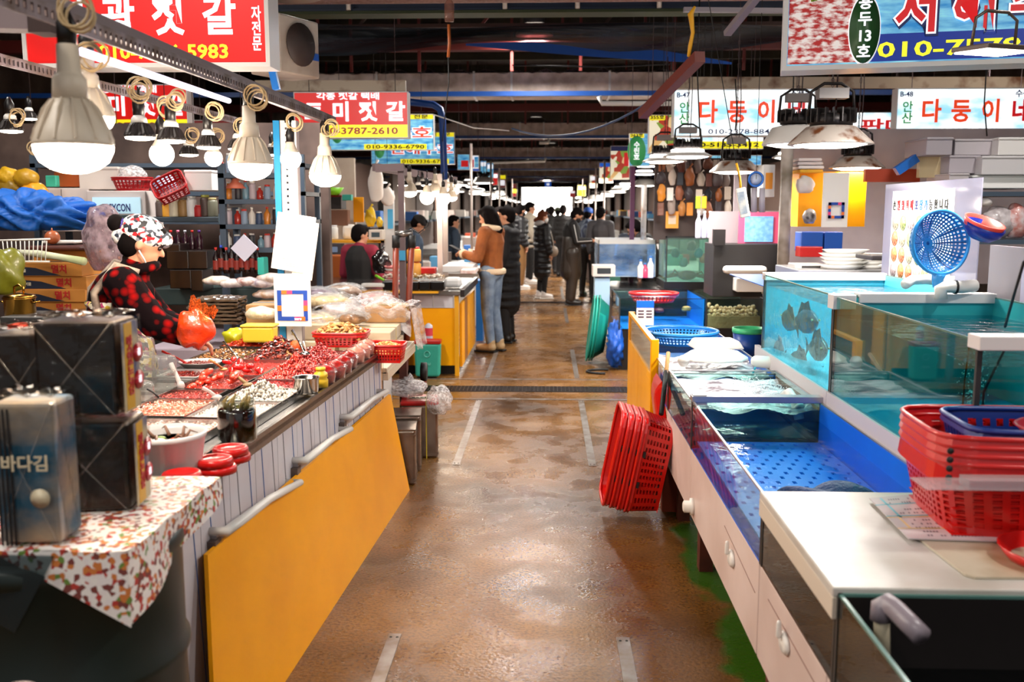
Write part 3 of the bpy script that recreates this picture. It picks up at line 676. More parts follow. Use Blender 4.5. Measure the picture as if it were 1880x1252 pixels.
# ================================================================== RIGHT STALL: LIVE FISH TANKS
XF, ZT, ZC = .635, .77, .56
panel_m = mt('pinkish white panel', 'dcc8c2', .38, col2='cdb6ae', scale=3)
cabw = thing('cabinet', 'long low pinkish-white cabinet under the glass tanks on the right', 'cabinet', (XF, 1.2, 0))
for a, c in ((1.2, 2.05), (2.055, 2.735), (2.745, 4.09), (4.10, 4.95)):
    q = MB(); q.bb((0, a - 1.2, .27), (.02, c - 1.2, ZC)); pn = q.build('panel', panel_m, cabw, bevel=.004)
q = MB(); q.bb((.02, 0, .28), (1.15, 3.75, .30)); q.build('floor_board', panel_m, cabw)
q = MB(); q.bb((.02, 3.74, .28), (1.15, 3.76, ZC)); q.bb((1.14, 0, .28), (1.15, 3.75, ZC)); q.build('back_board', panel_m, cabw)
for y in (.2, 1.55, 2.9, 3.6):
    for x in (.05, 1.05):
        q = MB(); q.bb((x, y, 0), (x + .06, y + .07, .28)); q.build('leg', mt('reddish wood', '5e2413', .6, col2='3f160b', scale=9), cabw)
for px, py, s in ((1345, 1025, 1), (1443, 1180, 1)):
    p = at(px, py, x=XF); q = MB(); q.lathe([(.03, 0), (.03, .006), (.022, .012)], (-.001, p.y - 1.2, p.z), 8, rot=Euler((0, -math.pi / 2, 0)), sy=1.5)
    h = q.build('latch_plate', white_pl, cabw); q = MB(); q.capsule((-.02, p.y - 1.2, p.z + .02), (-.02, p.y - 1.2, p.z + .055), .008, .007, 8); q.build('latch_knob', white_pl, h)
p = at(1273, 930, x=XF); q = MB(); q.lathe([(.038, 0), (.038, .014), (.027, .016), (.027, .04), (.018, .045)], (0, p.y - 1.2, p.z), 12, rot=Euler((0, -math.pi / 2, 0))); q.build('valve_cap', white_pl, cabw)
for a, c in (((1330, 965), (1386, 1088)), ((1410, 1100), (1500, 1262))):
    a, c = at(*a, x=XF - .001), at(*c, x=XF - .001); q = MB(); q.bar(a, c, .002); q.build('cut_line', mt('seam brown', '8a6a60', .7), cabw, world=True)
# tank bodies
alu = mt('aluminium edge', 'b8b4b8', .3, .8); edge_g = mt('glass edge', '5f8f86', .2, trans=.3)
dark_in = mt('dark tank liner', '120a0a', .4); blue_in = mt('blue liner', '0a5cd0', .35, col2='0b6ce0', scale=2); teal_in = mt('teal liner', '1c8a94', .4, col2='2ba6aa', scale=3)
def tank(name, label, x0, y0, z0, x1, y1, z1, liner, water_z=None, wm=None, sides='fbls', lin_sides='', rim=.006, glassm=glass, base=None, rimm=edge_g, group=None):
    """glass tank as a thing; sides: f = aisle side (x0), b = back (x1), n = near end (y0), l = far end (y1)"""
    t = thing(name, label, 'fish tank', (x0, y0, z0), group=group); w, d, h = x1 - x0, y1 - y0, z1 - z0; e = .008
    q = MB(); q.bb((0, 0, 0), (w, d, e)); q.build('base', base or liner, t)
    S = {'f': ((0, 0, e), (e, d, h)), 'b': ((w - e, 0, e), (w, d, h)), 'n': ((e, 0, e), (w - e, e, h)), 'l': ((e, d - e, e), (w - e, d, h))}
    for k, (a, c) in S.items():
        q = MB(); q.bb(a, c); q.build('liner_panel' if k in lin_sides else 'glass_pane', liner if k in lin_sides else glassm, t)
    if rim:
        q = MB()
        for a, c in (((0, 0, h), (e, d, h + rim)), ((w - e, 0, h), (w, d, h + rim)), ((0, 0, h), (w, e, h + rim)), ((0, d - e, h), (w, d, h + rim))): q.bb(a, c)
        q.build('rim', rimm, t)
        
        for ya, yb_ in ((-.002, .010), (d - .01, d + .002)): q = MB(); q.bb((-.002, ya, 0), (.012, yb_, h)); q.build('corner_seal', mt('dark silicone', '2a2a2a', .4), t)
    if water_z:
        q = MB(); q.quad((e, e, water_z - z0), (w - e, e, water_z - z0), (w - e, d - e, water_z - z0), (e, d - e, water_z - z0)); q.build('water', wm, t)
    return t
wat_blue = clear('blue water', 'dcf5ff', .45, .03, bump=.2, bscale=9, ior=1.25); wat_teal = clear('teal water', 'a4dce2', .9, .03, bump=.5, bscale=12, ior=1.2)
wat_dark = clear('dark water', '7a8a86', 1, .03, bump=.2, bscale=9)
t1 = tank('fish_tank', 'empty dark-lined tank at the lower right corner of the picture, nearest the viewer', XF, 1.1, ZC, 1.78, 2.0, ZT, dark_in, ZC + .05, wat_dark, lin_sides='bl', glassm=clear('smoky glass', 'a9a99a', 1, .03))
t2 = tank('fish_tank', 'brown-tinted tank under the white worktop', XF, 2.01, ZC, 1.78, 2.72, ZT - .012, mt('brown liner', '2f1d12', .4), None, None, lin_sides='bn', glassm=clear('brown glass', '8f7f6c', 1, .03))
t3 = tank('fish_tank', 'open tank with a bright blue lining and blue slatted floor, behind the white worktop', XF, 2.73, ZC, 1.19, 4.10, ZT, blue_in, .69, wat_blue, lin_sides='b', rimm=alu)
t4 = tank('fish_tank', 'tank full of white frothing water behind the blue-lined tank', XF, 4.11, ZC, 1.19, 4.92, ZT, mt('grey blue liner', '3c5a86', .4), None, None, lin_sides='', rimm=alu)
t5 = tank('fish_tank', 'tank with a blue mesh basket on it, beside the yellow frame', XF, 4.93, ZC, 1.19, 6.9, ZT - .02, blue_in, .71, wat_blue, lin_sides='b', rimm=alu)
# blue slatted floor mat with real slots
q = MB(); nx, ny = 17, 40
q.grid(lambda u, v: (XF + .02 + u * .52, 2.76 + v * 1.3, .60 + .0 * u), nx * 2 + 1, ny + 1, hole=lambda i, j: i % 2 == 1 and j % 2 == 1 and (i // 2 + j // 2) % 2 == 0)
tag(q.build('floor_mat', mt('bright blue mat', '0a86f0', .35), solid=.01), 'bright blue slotted plastic mat on the floor of the blue-lined tank', 'mat')
q = MB(); q.bb((XF + .02, 2.76, .585), (1.17, 4.07, .59)); q.build('mat_underside', mt('deep blue', '0660c8', .5), t3)
# alu bar at the divider
q = MB(); q.bb((XF - .005, 4.075, ZT + .006), (1.19, 4.135, ZT + .03)); q.build('divider_bar', alu, t3, world=True)
q = MB(); q.bb((XF, 4.085, ZT - .01), (XF + .06, 4.13, ZT + .034)); q.build('corner_cap', mt('grey cap', 'b5b1b5', .4), t3, world=True)
# frothing water
foam_m = mt('froth', 'f2f0f4', .35, col2='6a5f68', scale=7, detail=7, lo=.42, hi=.6, stretch=(1, 2.2, 1), bump=.8, bscale=22)
q = MB(); q.grid(lambda u, v: (.008 + u * .54, .008 + v * .79, .165 + .012 * math.sin(u * 14 + 3 * math.sin(v * 11)) * math.cos(v * 17) + .004 * R.random()), 40, 50); q.build('water', foam_m, t4)
q = MB(); q.grid(lambda u, v: (.008 + u * .54, .008 + v * .8, .163 + .012 * math.sin(u * 14 + 3 * math.sin(v * 9)) * math.cos(v * 13) + .004 * R.random()), 30, 40); q.build('froth', foam_m, t5)
b_ = MB()
for i in range(420): 
    x, y = R.uniform(.3, .52), R.uniform(.1, .7); b_.ball((x, y, .175 + abs(R.gauss(0, .018))), R.uniform(.0015, .004), 5, 3)
o = b_.build('splash_drops', mt('droplet', 'f7f7fa', .1), t4); o['kind'] = 'stuff'
# white worktop with down-turned edge
wt = thing('worktop', 'white worktop slab covering the brown-tinted tank', 'worktop', (XF - .012, 2.0, .76))
q = MB(); q.bb((0, 0, .005), (1.35, .72, .028)); q.build('slab', mt('white board', 'cfcac4', .35, col2='bab2a8', scale=5), wt, bevel=.004)
q = MB(); q.bb((0, 0, -.045), (.012, .72, .006)); q.build('apron', mt('cream edge', 'd8cbbb', .35), wt, bevel=.002)
q = MB(); q.bb((.012, 0, -.03), (1.35, .01, .006)); q.build('front_lip', mt('dark lip', '2c2a2c', .4), wt)
stain = mt('mould stain', '8a6a34', .6, col2='b9a68a', scale=12)
def flat(name, pts, z, th, m, label, cat, **k):
    P = [at(x, y, z=z) for x, y in pts]; q = MB(); n = len(P)
    q.add([(p.x, p.y, z) for p in P] + [(p.x, p.y, z + th) for p in P], [tuple(range(n))[::-1], tuple(range(n, 2 * n))] + [(i, (i + 1) % n, (i + 1) % n + n, i + n) for i in range(n)], False)
    return tag(q.build(name, m), label, cat, **k)
mat_c = flat('cutting_mat', [(1688, 992), (1905, 985), (1910, 1064), (1790, 1063), (1772, 1058), (1700, 1002)], .789, .005, mt('dotted clear mat', 'c9bda8', .4, col2='8c6c3a', scale=5, lo=.5, hi=.8), 'stained dotted cutting mat lying on the white worktop', 'mat')
menu = flat('menu_sheet', [(1596, 916), (1720, 905), (1905, 958), (1860, 996), (1668, 990)], .7965, .003, mt('laminated card', 'cfc6c8', .25), 'laminated card printed with small rows, lying on the white worktop', 'menu')
A_, B_, C_, D_ = at(1596, 916, z=.8), at(1725, 906, z=.8), at(1860, 994, z=.8), at(1668, 990, z=.8)
def mq(u, v): return A_.lerp(B_, u).lerp(D_.lerp(C_, u), v)
q = MB(); q.m = 0
for (u0, v0, u1, v1, m_) in ((.0, .16, 1, .18, 1), (.0, .45, .95, .47, 1), (0, .48, .9, .50, 2), (.0, .74, .9, .76, 2), (.14, .0, .17, .5, 1), (.12, .5, .15, .75, 2)):
    q.m = m_; q.add([mq(u0, v0), mq(u1, v0), mq(u1, v1), mq(u0, v1)], [(0, 3, 2, 1)])
q.m = 0
for j in range(11):
    for i in range(24):
        if R.random() < .35 or j in (2, 5): continue
        u, v = .2 + i * .033, .04 + j * .085; q.add([mq(u, v), mq(u + .017, v), mq(u + .017, v + .03), mq(u, v + .03)], [(0, 3, 2, 1)])
q.build('print', [mt('print purple', '4a3448', .6), mt('print cyan', '2aa0b4', .5), mt('print sand', 'd8b26a', .5)], menu)
# nested red crates on the worktop
C0 = Vector((1.27, 2.47, .80))
cr = []
for k in range(4):
    t = thing('shopping_basket', ['lowest', 'second from the bottom', 'third from the bottom', 'topmost'][k] + ' of the red baskets nested on the white worktop', 'basket', C0 + Vector((0, 0, .022 * k)), rz=-.06, group='red baskets nested on the worktop')
    basket(t, .60, .40, .185, red_pl, expo=6, taper=.86, nu=52, nv=8, rim=.007, lip=.02 if k else .05); 
    for sx in (-1, 1): 
        q = MB(); q.lathe([(.008, 0), (.008, .004)], (sx * .12 - .16, -.197, .155), 10, rot=Euler((math.pi / 2, 0, 0))); q.build('hinge_peg', rubber, t)
    cr.append(t)
t = thing('shopping_basket', 'navy blue basket sitting inside the topmost red basket', 'basket', C0 + Vector((.03, .01, .12)), rz=-.06); basket(t, .46, .3, .135, mt('navy basket', '10307e', .35), expo=6, taper=.88, nu=44, nv=3)
t = thing('bowl', 'dark red plastic bowl resting in the navy basket', 'bowl', C0 + Vector((.08, .0, .165))); q = MB(); q.lathe([(.0001, 0), (.08, .003), (.115, .07), (.125, .075), (.12, .08), (.11, .075), (.075, .012), (.0001, .009)], (0, 0, 0), 28); q.build('shell', mt('crimson bowl', 'a81a2c', .35), t)
t = thing('tray', 'clear plastic tray lid leaning in front of the red baskets', 'tray', at(1700, 900, y=2.17)); q = MB(); q.bb((0, 0, -.0), (.35, .10, .003)); q.build('lid', clear('clear acrylic', 'e8dfe4', 1, .05, haze=.16), t, bevel=.001); q = MB(); q.bb((.10, .005, .003), (.35, .06, .022)); q.build('raised_rim', clear('clear acrylic'), t)
t = thing('sieve', 'red tray with white wrapped bundles at the right edge of the worktop', 'tray', (1.155, 2.16, .79)); 
q = MB(); q.lathe([(.0001, 0), (.10, .002), (.125, .035), (.13, .035), (.105, 0)], (.03, 0, 0), 24); q.build('shell', red_pl, t)
for i in range(3): q = MB(); q.capsule((-.055 + i * .05, -.06 + i * .012, .045), (-.02 + i * .05, -.085, .045), .022, .022, 10); q.build('white_bundle', mt('bundle white', 'd8d0cc', .5, bump=.5, bscale=60), t)
# grey pvc elbow in the near tank
t = thing('drain_pipe', 'grey plastic elbow pipe inside the dark-lined near tank', 'pipe', at(1618, 1190, y=1.88)); 
e1, e2, e3, e4 = at(1620, 1225, y=1.88), at(1618, 1112, y=1.88), at(1645, 1120, y=1.85), at(1692, 1168, y=1.78)
q = MB(); q.tube([e1, e2], .016, 14); q.build('riser', mt('old cream pvc', 'b3a890', .4), t, world=True)
q = MB(); q.tube([e2 - Vector((0, 0, .03)), e2, e2 + Vector((.012, 0, .006)), e3, e3.lerp(e4, .5), e4], .021, 14); q.build('elbow', grey_pipe, t, world=True)
# nets in the blue tank
def blob(name, c, r, m, label, cat, n=30, amp=.25, seed=1, wr=0, parent=None, **k):
    rr = random.Random(seed); q = MB(); q.ball((0, 0, 0), r, n, n // 2); f = [(rr.uniform(3, 8), rr.uniform(3, 8), rr.uniform(3, 8), rr.uniform(0, 6)) for _ in range(6)]
    rm = max(r); out = []
    for x, y, z in q.v:
        d = sum(math.sin(x / rm * a + y / rm * b2 + z / rm * c2 + p_) for a, b2, c2, p_ in f) / 6 + (wr / amp * (abs(math.sin(x / rm * 9 + 3 * math.sin(z / rm * 7))) + abs(math.sin(z / rm * 16 + 2 * math.sin(x / rm * 8))) - 1) if wr else 0); out.append((x * (1 + amp * d), y * (1 + amp * d), z * (1 + amp * d)))
    q.v = [(x, y, max(z, -r[2] * .8)) for x, y, z in out]
    if parent: o = q.build(name, m, parent); o.location = c; return o
    o = q.build(name, m); o.location = c; return tag(o, label, cat, **k)
blob('net_bundle', (.93, 3.04, .66), (.15, .10, .05), mt('dark blue net', '0c3468', .6, bump=1, bscale=60), 'dark blue net bundle lying in the blue-lined tank', 'net', seed=3, amp=.5)
blob('net_bundle', (1.07, 2.92, .655), (.13, .11, .035), mt('teal grey net', '14505f', .6, bump=1, bscale=60), 'greenish net heap in the right corner of the blue-lined tank', 'net', seed=5, amp=.5)
blob('net_bundle', (.86, 2.88, .645), (.15, .07, .03), mt('red net', 'c4202c', .5, bump=1, bscale=70), 'red net bag beneath the dark blue net', 'net', seed=7, amp=.5)
q = MB(); q.tube([(.76 + .035 * math.cos(a), 3.92 + .02 * math.sin(a), .612) for a in [i * .5 for i in range(13)]], .0025, 5); tag(q.build('rubber_loop', rubber), 'small dark loop of cord on the blue mat', 'cord')
# white pvc elbow in froth tank
t = thing('drain_pipe', 'white plastic elbow standing in the frothing tank', 'pipe', (1.12, 4.18, .7)); q = MB(); q.tube([(0, 0, -.02), (-.015, .02, .055), (-.03, .08, .085), (-.04, .12, .06)], .022, 14); q.build('elbow', white_pl, t)
q = MB(); q.tube([(0, 0, .028), (-.006, .01, .036)], .026, 14); q.build('collar', white_pl, t)
# upper tanks
def trim(y0, y1, label):
    q = MB(); q.bb((1.19, y0, .745), (1.215, y1, .835)); return tag(q.build('ledge_board', mt('white ledge', 'cfc4c6', .4)), label, 'ledge')
trim(2.5, 4.03, 'pale ledge board under the near upper tank'); trim(4.035, 5.45, 'pale ledge board under the upper tank with dark fish')
q = MB(); q.bb((1.216, 2.5, .80), (2.0, 5.45, .825)); q.bb((1.216, 2.5, 0), (1.24, 5.45, .56)); tag(q.build('tank_shelf', mt('grey shelf', '8d8c90', .5)), 'shelf carrying the upper tanks', 'shelf')
gl_teal = clear('green tank glass', 'b4e2dc', .9, .02, ior=1.36); gl_teal2 = clear('algae glass', 'd0f0f2', .6, .03, bump=.3, bscale=14, haze=.08, hazecol='8fd0dc', ior=1.3)
u2 = tank('fish_tank', 'large upper tank of clear teal water, nearest on the right', 1.2, 2.67, .828, 1.86, 4.02, 1.235, teal_in, 1.165, wat_teal, lin_sides='bl', base=mt('turquoise base', '1390b8', .4), glassm=gl_teal)
u3 = tank('fish_tank', 'upper tank crowded with dark fish behind a streaky pane', 1.2, 4.03, .828, 1.86, 5.32, 1.24, mt('turquoise liner', '4ab0c6', .4), 1.19, wat_teal, lin_sides='bl', glassm=gl_teal2)
wc = mt('white cap', 'e2dcda', .4)
for y, x0, x1 in ((2.66, 1.19, 1.86), (4.02, 1.30, 1.86), (5.31, 1.2, 1.86)):
    q = MB(); q.bb((x0, y - .02, 1.215), (x1, y + .06, 1.255)); q.build('cap_strip', wc, u2 if y < 4.5 else u3, world=True, bevel=.003)
q = MB(); q.bb((1.185, 3.98, 1.19), (1.28, 4.06, 1.25)); q.build('corner_clip', wc, u2, world=True, bevel=.003)
# cables and air tube in the near upper tank
cable([at(1880, 480, y=2.6), at(1862, 540, y=2.75), at(1845, 600, y=2.9)], .004, rubber, 'black cable leading down into the near upper tank')
cable([at(1780, 630, y=3.1), at(1771, 700, y=3.1), at(1765, 780, y=3.1)], .003, rubber, 'thin dark hose inside the near upper tank')
cable([at(1850, 630, y=2.75), at(1825, 680, y=2.75), at(1806, 720, y=2.8), at(1801, 790, y=2.85)], .004, rubber, 'thick dark hose behind the end pane of the near upper tank')
t = thing('air_stone', 'dark cylindrical air stone lying on the floor of the near upper tank', 'air stone', at(1650, 778, x=1.4)); q = MB(); q.tube([(-.01, .06, 0), (.06, -.03, 0)], .012, 12); q.build('stone', mt('stone dark', '1c2a2c', .6), t); q = MB(); q.tube([(-.013, .064, 0), (-.01, .06, 0)], .0125, 12); q.build('brass_end', mt('brass', 'b8862a', .3, .8), t)
b_ = MB()
for i in range(500): z = R.random(); b_.ball((1.5 + R.gauss(0, .012 + .02 * z), 3.35 + R.gauss(0, .012 + .02 * z), .84 + .32 * z), R.uniform(.0012, .003), 4, 3)
tag(b_.build('bubble_column', clear('bubble', 'f2ffff', 1, .05, haze=.3)), 'column of rising air bubbles in the near upper tank', 'bubbles', kind='stuff')
# fish
def fish(c, L, rz, label, m, group, tilt=0):
    t = thing('rockfish', label, 'fish', c, group=group, rot=(0, tilt, rz)); q = MB()
    q.smooth = True
    pr = [(0, .0), (.06, .05), (.16, .105), (.3, .15), (.45, .15), (.6, .11), (.75, .06), (.85, .035)]
    vs = [];
    for a, h in pr:
        for k in range(10): th = 2 * math.pi * k / 10; vs.append((L * (a - .45), L * h * .55 * math.cos(th), L * h * math.sin(th)))
    q.add(vs, [(i * 10 + k, i * 10 + (k + 1) % 10, (i + 1) * 10 + (k + 1) % 10, (i + 1) * 10 + k) for i in range(7) for k in range(10)]); q.build('body', m, t)
    q = MB(); q.add([(L * .38, 0, 0), (L * .55, 0, L * .12), (L * .51, 0, 0), (L * .55, 0, -L * .12)], [(0, 1, 2), (0, 2, 3)]); q.build('tail_fin', m, t, solid=.003)
    q = MB(); q.add([(-L * .2, 0, L * .13), (-L * .12, 0, L * .25), (L * .02, 0, L * .22), (L * .12, 0, L * .24), (L * .28, 0, L * .06)], [(0, 1, 2, 3, 4)]); q.build('dorsal_fin', m, t, solid=.003)
    for sg in (-1, 1): q = MB(); q.ball((-L * .36, sg * L * .045, L * .02), L * .014, 8, 6); q.build('eye', mt('fish eye', 'd8c88a', .2), t)
    return t
fm = [mt('fish charcoal', '2b2a33', .4, col2='5a4c4a', scale=18), mt('fish brown', '4f3429', .4, col2='7d5b48', scale=20), mt('fish slate', '23344e', .4, col2='4a5a6a', scale=18), mt('fish maroon', '5e1f28', .4, col2='8a3a3a', scale=18)]
for i, (px, py, y, L_, a, m_, lb) in enumerate(((1450, 590, 4.9, .26, .1, 1, 'brown rockfish near the top of the streaky upper tank'), (1478, 590, 4.7, .3, -.2, 2, 'slate-blue rockfish beside the brown one in the streaky upper tank'), (1415, 545, 5.15, .2, 1.2, 0, 'small charcoal rockfish at the far end of the streaky upper tank'), (1500, 640, 4.5, .28, .4, 0, 'charcoal rockfish in mid-water at the near end of the streaky upper tank'), (1470, 665, 4.7, .24, 2.8, 3, 'maroon rockfish low in the streaky upper tank'), (1505, 700, 4.5, .22, .2, 1, 'brown speckled rockfish on the floor of the streaky upper tank'), (1430, 640, 5.0, .22, 2.2, 2, 'slate-blue rockfish low at the far end of the streaky upper tank'))):
    p = at(px, py, y=y); 
    p = at(px, py, x=1.29 + .03 * (i % 3))
    fish(p, L_ * 1.4, (.15 if i % 2 else 3.3) + 1.4 + .1 * (i % 3), lb, fm[m_], 'rockfish in the upper tank', .1)
# pipes and colander on the rim
t = thing('inlet_pipe', 'white plastic pipes and spout on the rim of the near upper tank', 'pipe', (1.5, 4.05, 1.27))
for pts, r in (([at(1662, 522, y=4.2), at(1675, 514, y=4.25), at(1700, 513, y=4.25), at(1752, 516, y=4.2)], .022), ([at(1790, 524, y=4.0), at(1765, 527, y=3.98), at(1738, 526, y=3.96), at(1727, 530, y=3.96), at(1728, 549, y=3.96)], .026)):
    q = MB(); q.tube(pts, r, 12); q.build('pipe', white_pl, t, world=True)
q = MB(); q.tube([at(1752, 527, y=3.97), at(1756, 527, y=3.97)], .029, 12); q.build('black_band', rubber, t, world=True)
q = MB(); cc = at(1727, 445, y=4.05); rad = 57 / FPX * 4.05
t = thing('colander', 'round light blue plastic colander propped upright on the tank pipes', 'colander', cc, rot=(math.pi / 2 - .08, 0, .25))
NR, NC = 44, 12
q.grid(lambda u, v: ((.06 + .94 * v) * rad * math.cos(2 * math.pi * u), (.06 + .94 * v) * rad * math.sin(2 * math.pi * u), -.085 * (1 - v * v) ** .5 if v < 1 else 0), NR * 2, NC * 2, hole=lambda i, j: i % 2 == 1 and j % 2 == 1 and j > 1, wrap=False)
q.v = [v for v in q.v]; q.build('bowl', sky_pl, t, solid=.004)
for k in range(12): r_ = MB(); a = 2 * math.pi * k / 12; r_.tube([(v * rad * math.cos(a), v * rad * math.sin(a), -.087 * max(0, 1 - v * v) ** .5) for v in (0, .25, .5, .75, .9, 1)], .0028, 5); r_.build('rib', mt('rib blue', '125aa8', .35), t)
r_ = MB(); r_.tube([(rad * math.cos(a), rad * math.sin(a), .0) for a in [2 * math.pi * i / 40 for i in range(40)]], .008, 8, closed=True); r_.build('rim', sky_pl, t)
r_ = MB(); r_.tube([(0, -rad * .97, -.01), (0, -rad * 1.2, -.02), (.0, -rad * 1.42, -.02)], [.03, .022, .018], 12); r_.build('handle', sky_pl, t)
for i, (c_, m_) in enumerate(((0, mt('royal bowl', '1c2f9a', .35)), (1, mt('coral bowl', 'e2483e', .35)))):
    t = thing('bowl', ['blue plastic bowl stacked under the red one beside the light blue colander', 'red plastic bowl tilted on top of the blue one beside the light blue colander'][i], 'bowl', at(1803, 425 - 7 * i, y=4.0) , rot=(.35, .25, 0)); q = MB(); q.lathe([(.0001, -.03), (.045, -.03), (.075, .0), (.082, .03), (.076, .03), (.068, .0), (.04, -.024), (.0001, -.024)], (0, 0, 0), 28); q.build('shell', m_, t)
# poster sheet standing along the back of the tanks (plane x = 1.88)
t = thing('poster_board', 'clear sheet with a white poster of dish photos and upright Korean lettering', 'poster', (1.9, 5.5, 1.24))
q = MB(); q.bb((0, -1.2, 0), (.006, 0, .50)); q.build('acrylic_sheet', clear('acrylic grey', 'd2d2de', 1, .05, haze=.35, hazecol='b8b4c6'), t)
q = MB(); q.bb((-.004, -.93, .0), (-.001, -.13, .46)); q.build('paper', mt('poster white', 'fbf8f2', .4), t)
for i, (s_, m_) in enumerate((('손', black), ('질', redp), ('및', redl_s), ('택', redp), ('배', redl_s), ('포', navy_s), ('장', blu_s), ('가', blu_s), ('능', blk_s), ('합', blk_s), ('니', blk_s), ('다', blk_s))): text(s_, .058, m_, t, (-.006, -.17 - i * .062, .38), rot=(math.pi / 2, 0, -math.pi / 2), sx=.8)
dishm = [mt('dish ' + c, c, .5, col2=d_, scale=60) for c, d_ in (('7a6a50', 'd0c8b0'), ('8a4a2a', 'd8a060'), ('4a5a2c', 'b8b480'), ('a83a20', 'e0a070'), ('6a5a5a', 'c0b0b0'))]
for j in range(4):
    for i in range(5):
        q = MB(); q.lathe([(.042, 0), (.040, .003), (.0001, .004)], (0, 0, 0), 14, sy=1.0); o = q.build('dish_photo', dishm[(i * 2 + j * 3) % 5], t); o.location = (-.006, -.20 - i * .11, .29 - j * .085); o.rotation_euler = (0, -math.pi / 2, 0)
t = thing('back_board', 'grey board with a framed note behind the near upper tank', 'board', (1.9, 4.18, 1.2)); q = MB(); q.bb((0, -1.6, 0), (.02, 0, .25)); q.build('board', mt('grey board', '7f767c', .5), t); q = MB(); q.bb((-.006, -.62, .03), (0, -.30, .20)); q.build('note', mt('note lilac', 'a9a3ba', .4), t)
# yellow frame stand at the end of the run
t = thing('display_stand', 'yellow framed stand with clear panes at the far end of the right-hand tanks', 'stand', (.60, 5.45, 0))
q = MB(); q.bb((0, 0, .2), (.045, .045, .86)); q.build('post', yellow, t, bevel=.003); q = MB(); q.bb((0, 1.5, .15), (.045, 1.545, .86)); q.build('post', yellow, t, bevel=.003)
q = MB(); q.bb((.0, .045, .62), (.03, 1.5, .655)); q.bb((0, .045, .84), (.03, 1.5, .86)); q.build('rail', yellow, t)
for a, c in ((.05, .77), (.775, 1.5)): q = MB(); q.bb((.0, a, .18), (.02, c, .62)); q.build('door_panel', yellow, t, bevel=.003)
q = MB(); q.bb((.01, .045, .655), (.016, 1.5, .84)); q.build('pane', clear('scuffed pane', 'd8d4c8', 1, .06, haze=.2, hazecol='b0a080'), t)
# leaning nested crates
tl = math.radians(11); MX = Matrix(((math.sin(tl), 0, -math.cos(tl)), (0, 1, 0), (math.cos(tl), 0, math.sin(tl))))
for k in range(4):
    o0 = Vector((.605 - .036 * k * math.cos(tl), 4.86 + .012 * k, .285 + .036 * k * math.sin(tl) - .0 * k))
    t = thing('crate', ['innermost red crate, its slotted base against the cabinet, of the four leaning on end', 'second red crate from the cabinet of the four leaning on end', 'third red crate from the cabinet of the four leaning on end', 'outermost red crate, nearest the aisle, of the four leaning on end'][k], 'crate', o0, rot=MX.to_euler(), group='red crates leaning against the cabinet')
    basket(t, .50, .36, .16, red_pl, expo=7, taper=.88, nu=44, nv=7, rim=.009, lip=.02)
    for yy in (-.04, .05): q = MB(); q.tube([(-.22, -.178, .13), (-.22, -.19, .15), (-.19, -.19, .15), (-.19, -.178, .13)], .004, 5); 
    q = MB(); 
    for zz in (-.1, .06): q = MB(); q.bar((zz, -.186, .13), (zz + .03, -.186, .13), .012, .012); q.build('wire_tie', rubber, t)
t = thing('tray', 'rounded red tray standing behind the leaning red crates', 'tray', (.60, 5.22, .48), rot=(0, math.radians(82), 0)); q = MB(); q.grid(lambda u, v: (.20 * (2 * u - 1), .14 * (2 * v - 1), .05 * max(abs(2 * u - 1), abs(2 * v - 1)) ** 4), 16, 12); q.build('shell', red_pl, t, solid=.004)
t = thing('net_stick', 'wooden stick with a black sleeve leaning on the glass tank', 'net', (0, 0, 0)); a, c = at(1214, 760, y=4.75), at(1227, 648, y=5.15); q = MB(); q.tube([a, a.lerp(c, .68)], .013, 10); q.build('black_sleeve', rubber, t); q = MB(); q.tube([a.lerp(c, .66), c], .012, 10); q.build('wooden_grip', mt('wood grip', 'b98a52', .5), t)
q = MB(); q.bb((.62, 4.95, .0), (.70, 5.02, .28)); tag(q.build('brick_block', mt('brick red', '8a3418', .7, bump=.4)), 'red brick propping the cabinet behind the leaning crates', 'brick')
# things on the far lower tank
t = thing('colander', 'wide round sky-blue mesh basket floating on the far lower tank', 'basket', (.88, 6.25, .735)); basket(t, .48, .48, .075, sky_pl, expo=2, taper=.8, nu=60, nv=3, rim=.012, basegrid=12)
q = MB(); q.box((0, 0, 0), (.30, .22, .05), top=(.8, .8)); t = thing('foam_lid', 'white box lid lying on the far lower tank', 'lid', (1.02, 5.75, .80), rz=.1); q.build('lid', white_pl, t, bevel=.01)
t = thing('plastic_tray', 'white upside-down tray with cut corners at the back of the frothing tank', 'tray', (.93, 5.28, .775)); q = MB(); q.lathe([(.19, 0), (.19, .012), (.13, .05), (.0001, .055)], (0, 0, 0), 8, fn=1, sy=.75); q.build('tray', white_pl, t, bevel=.004)
for i, (x, y) in enumerate(((.74, 5.12), (1.13, 5.12))):
    q = MB(); q.capsule((x, y, .79), (x + .09 * i, y - .05 * i, .79), .032, .034, 12); tag(q.build('float', white_pl), ['white plastic float at the aisle end of the upside-down tray', 'white plastic bottle float between the upside-down tray and the ledge'][i], 'float')
t = thing('bucket', 'blue bucket with a green rim standing behind the far lower tank', 'bucket', (1.32, 6.25, .60)); q = MB(); q.lathe([(.0001, 0), (.075, 0), (.10, .2), (.094, .2), (.07, .01), (.0001, .01)], (0, 0, 0), 24); q.build('shell', mt('bucket blue', '1a4aa0', .35), t); q = MB(); q.lathe([(.101, .2), (.105, .21), (.104, .235), (.095, .235), (.094, .2)], (0, 0, 0), 24); q.build('rim', mt('mint rim', '4fd08a', .35), t)
cable([at(1392, 663, y=5.3), at(1388, 672, y=5.2), at(1381, 688, y=5.1)], .005, mt('turquoise hose', '23b4c8', .3), 'short turquoise hose dripping into the frothing tank')
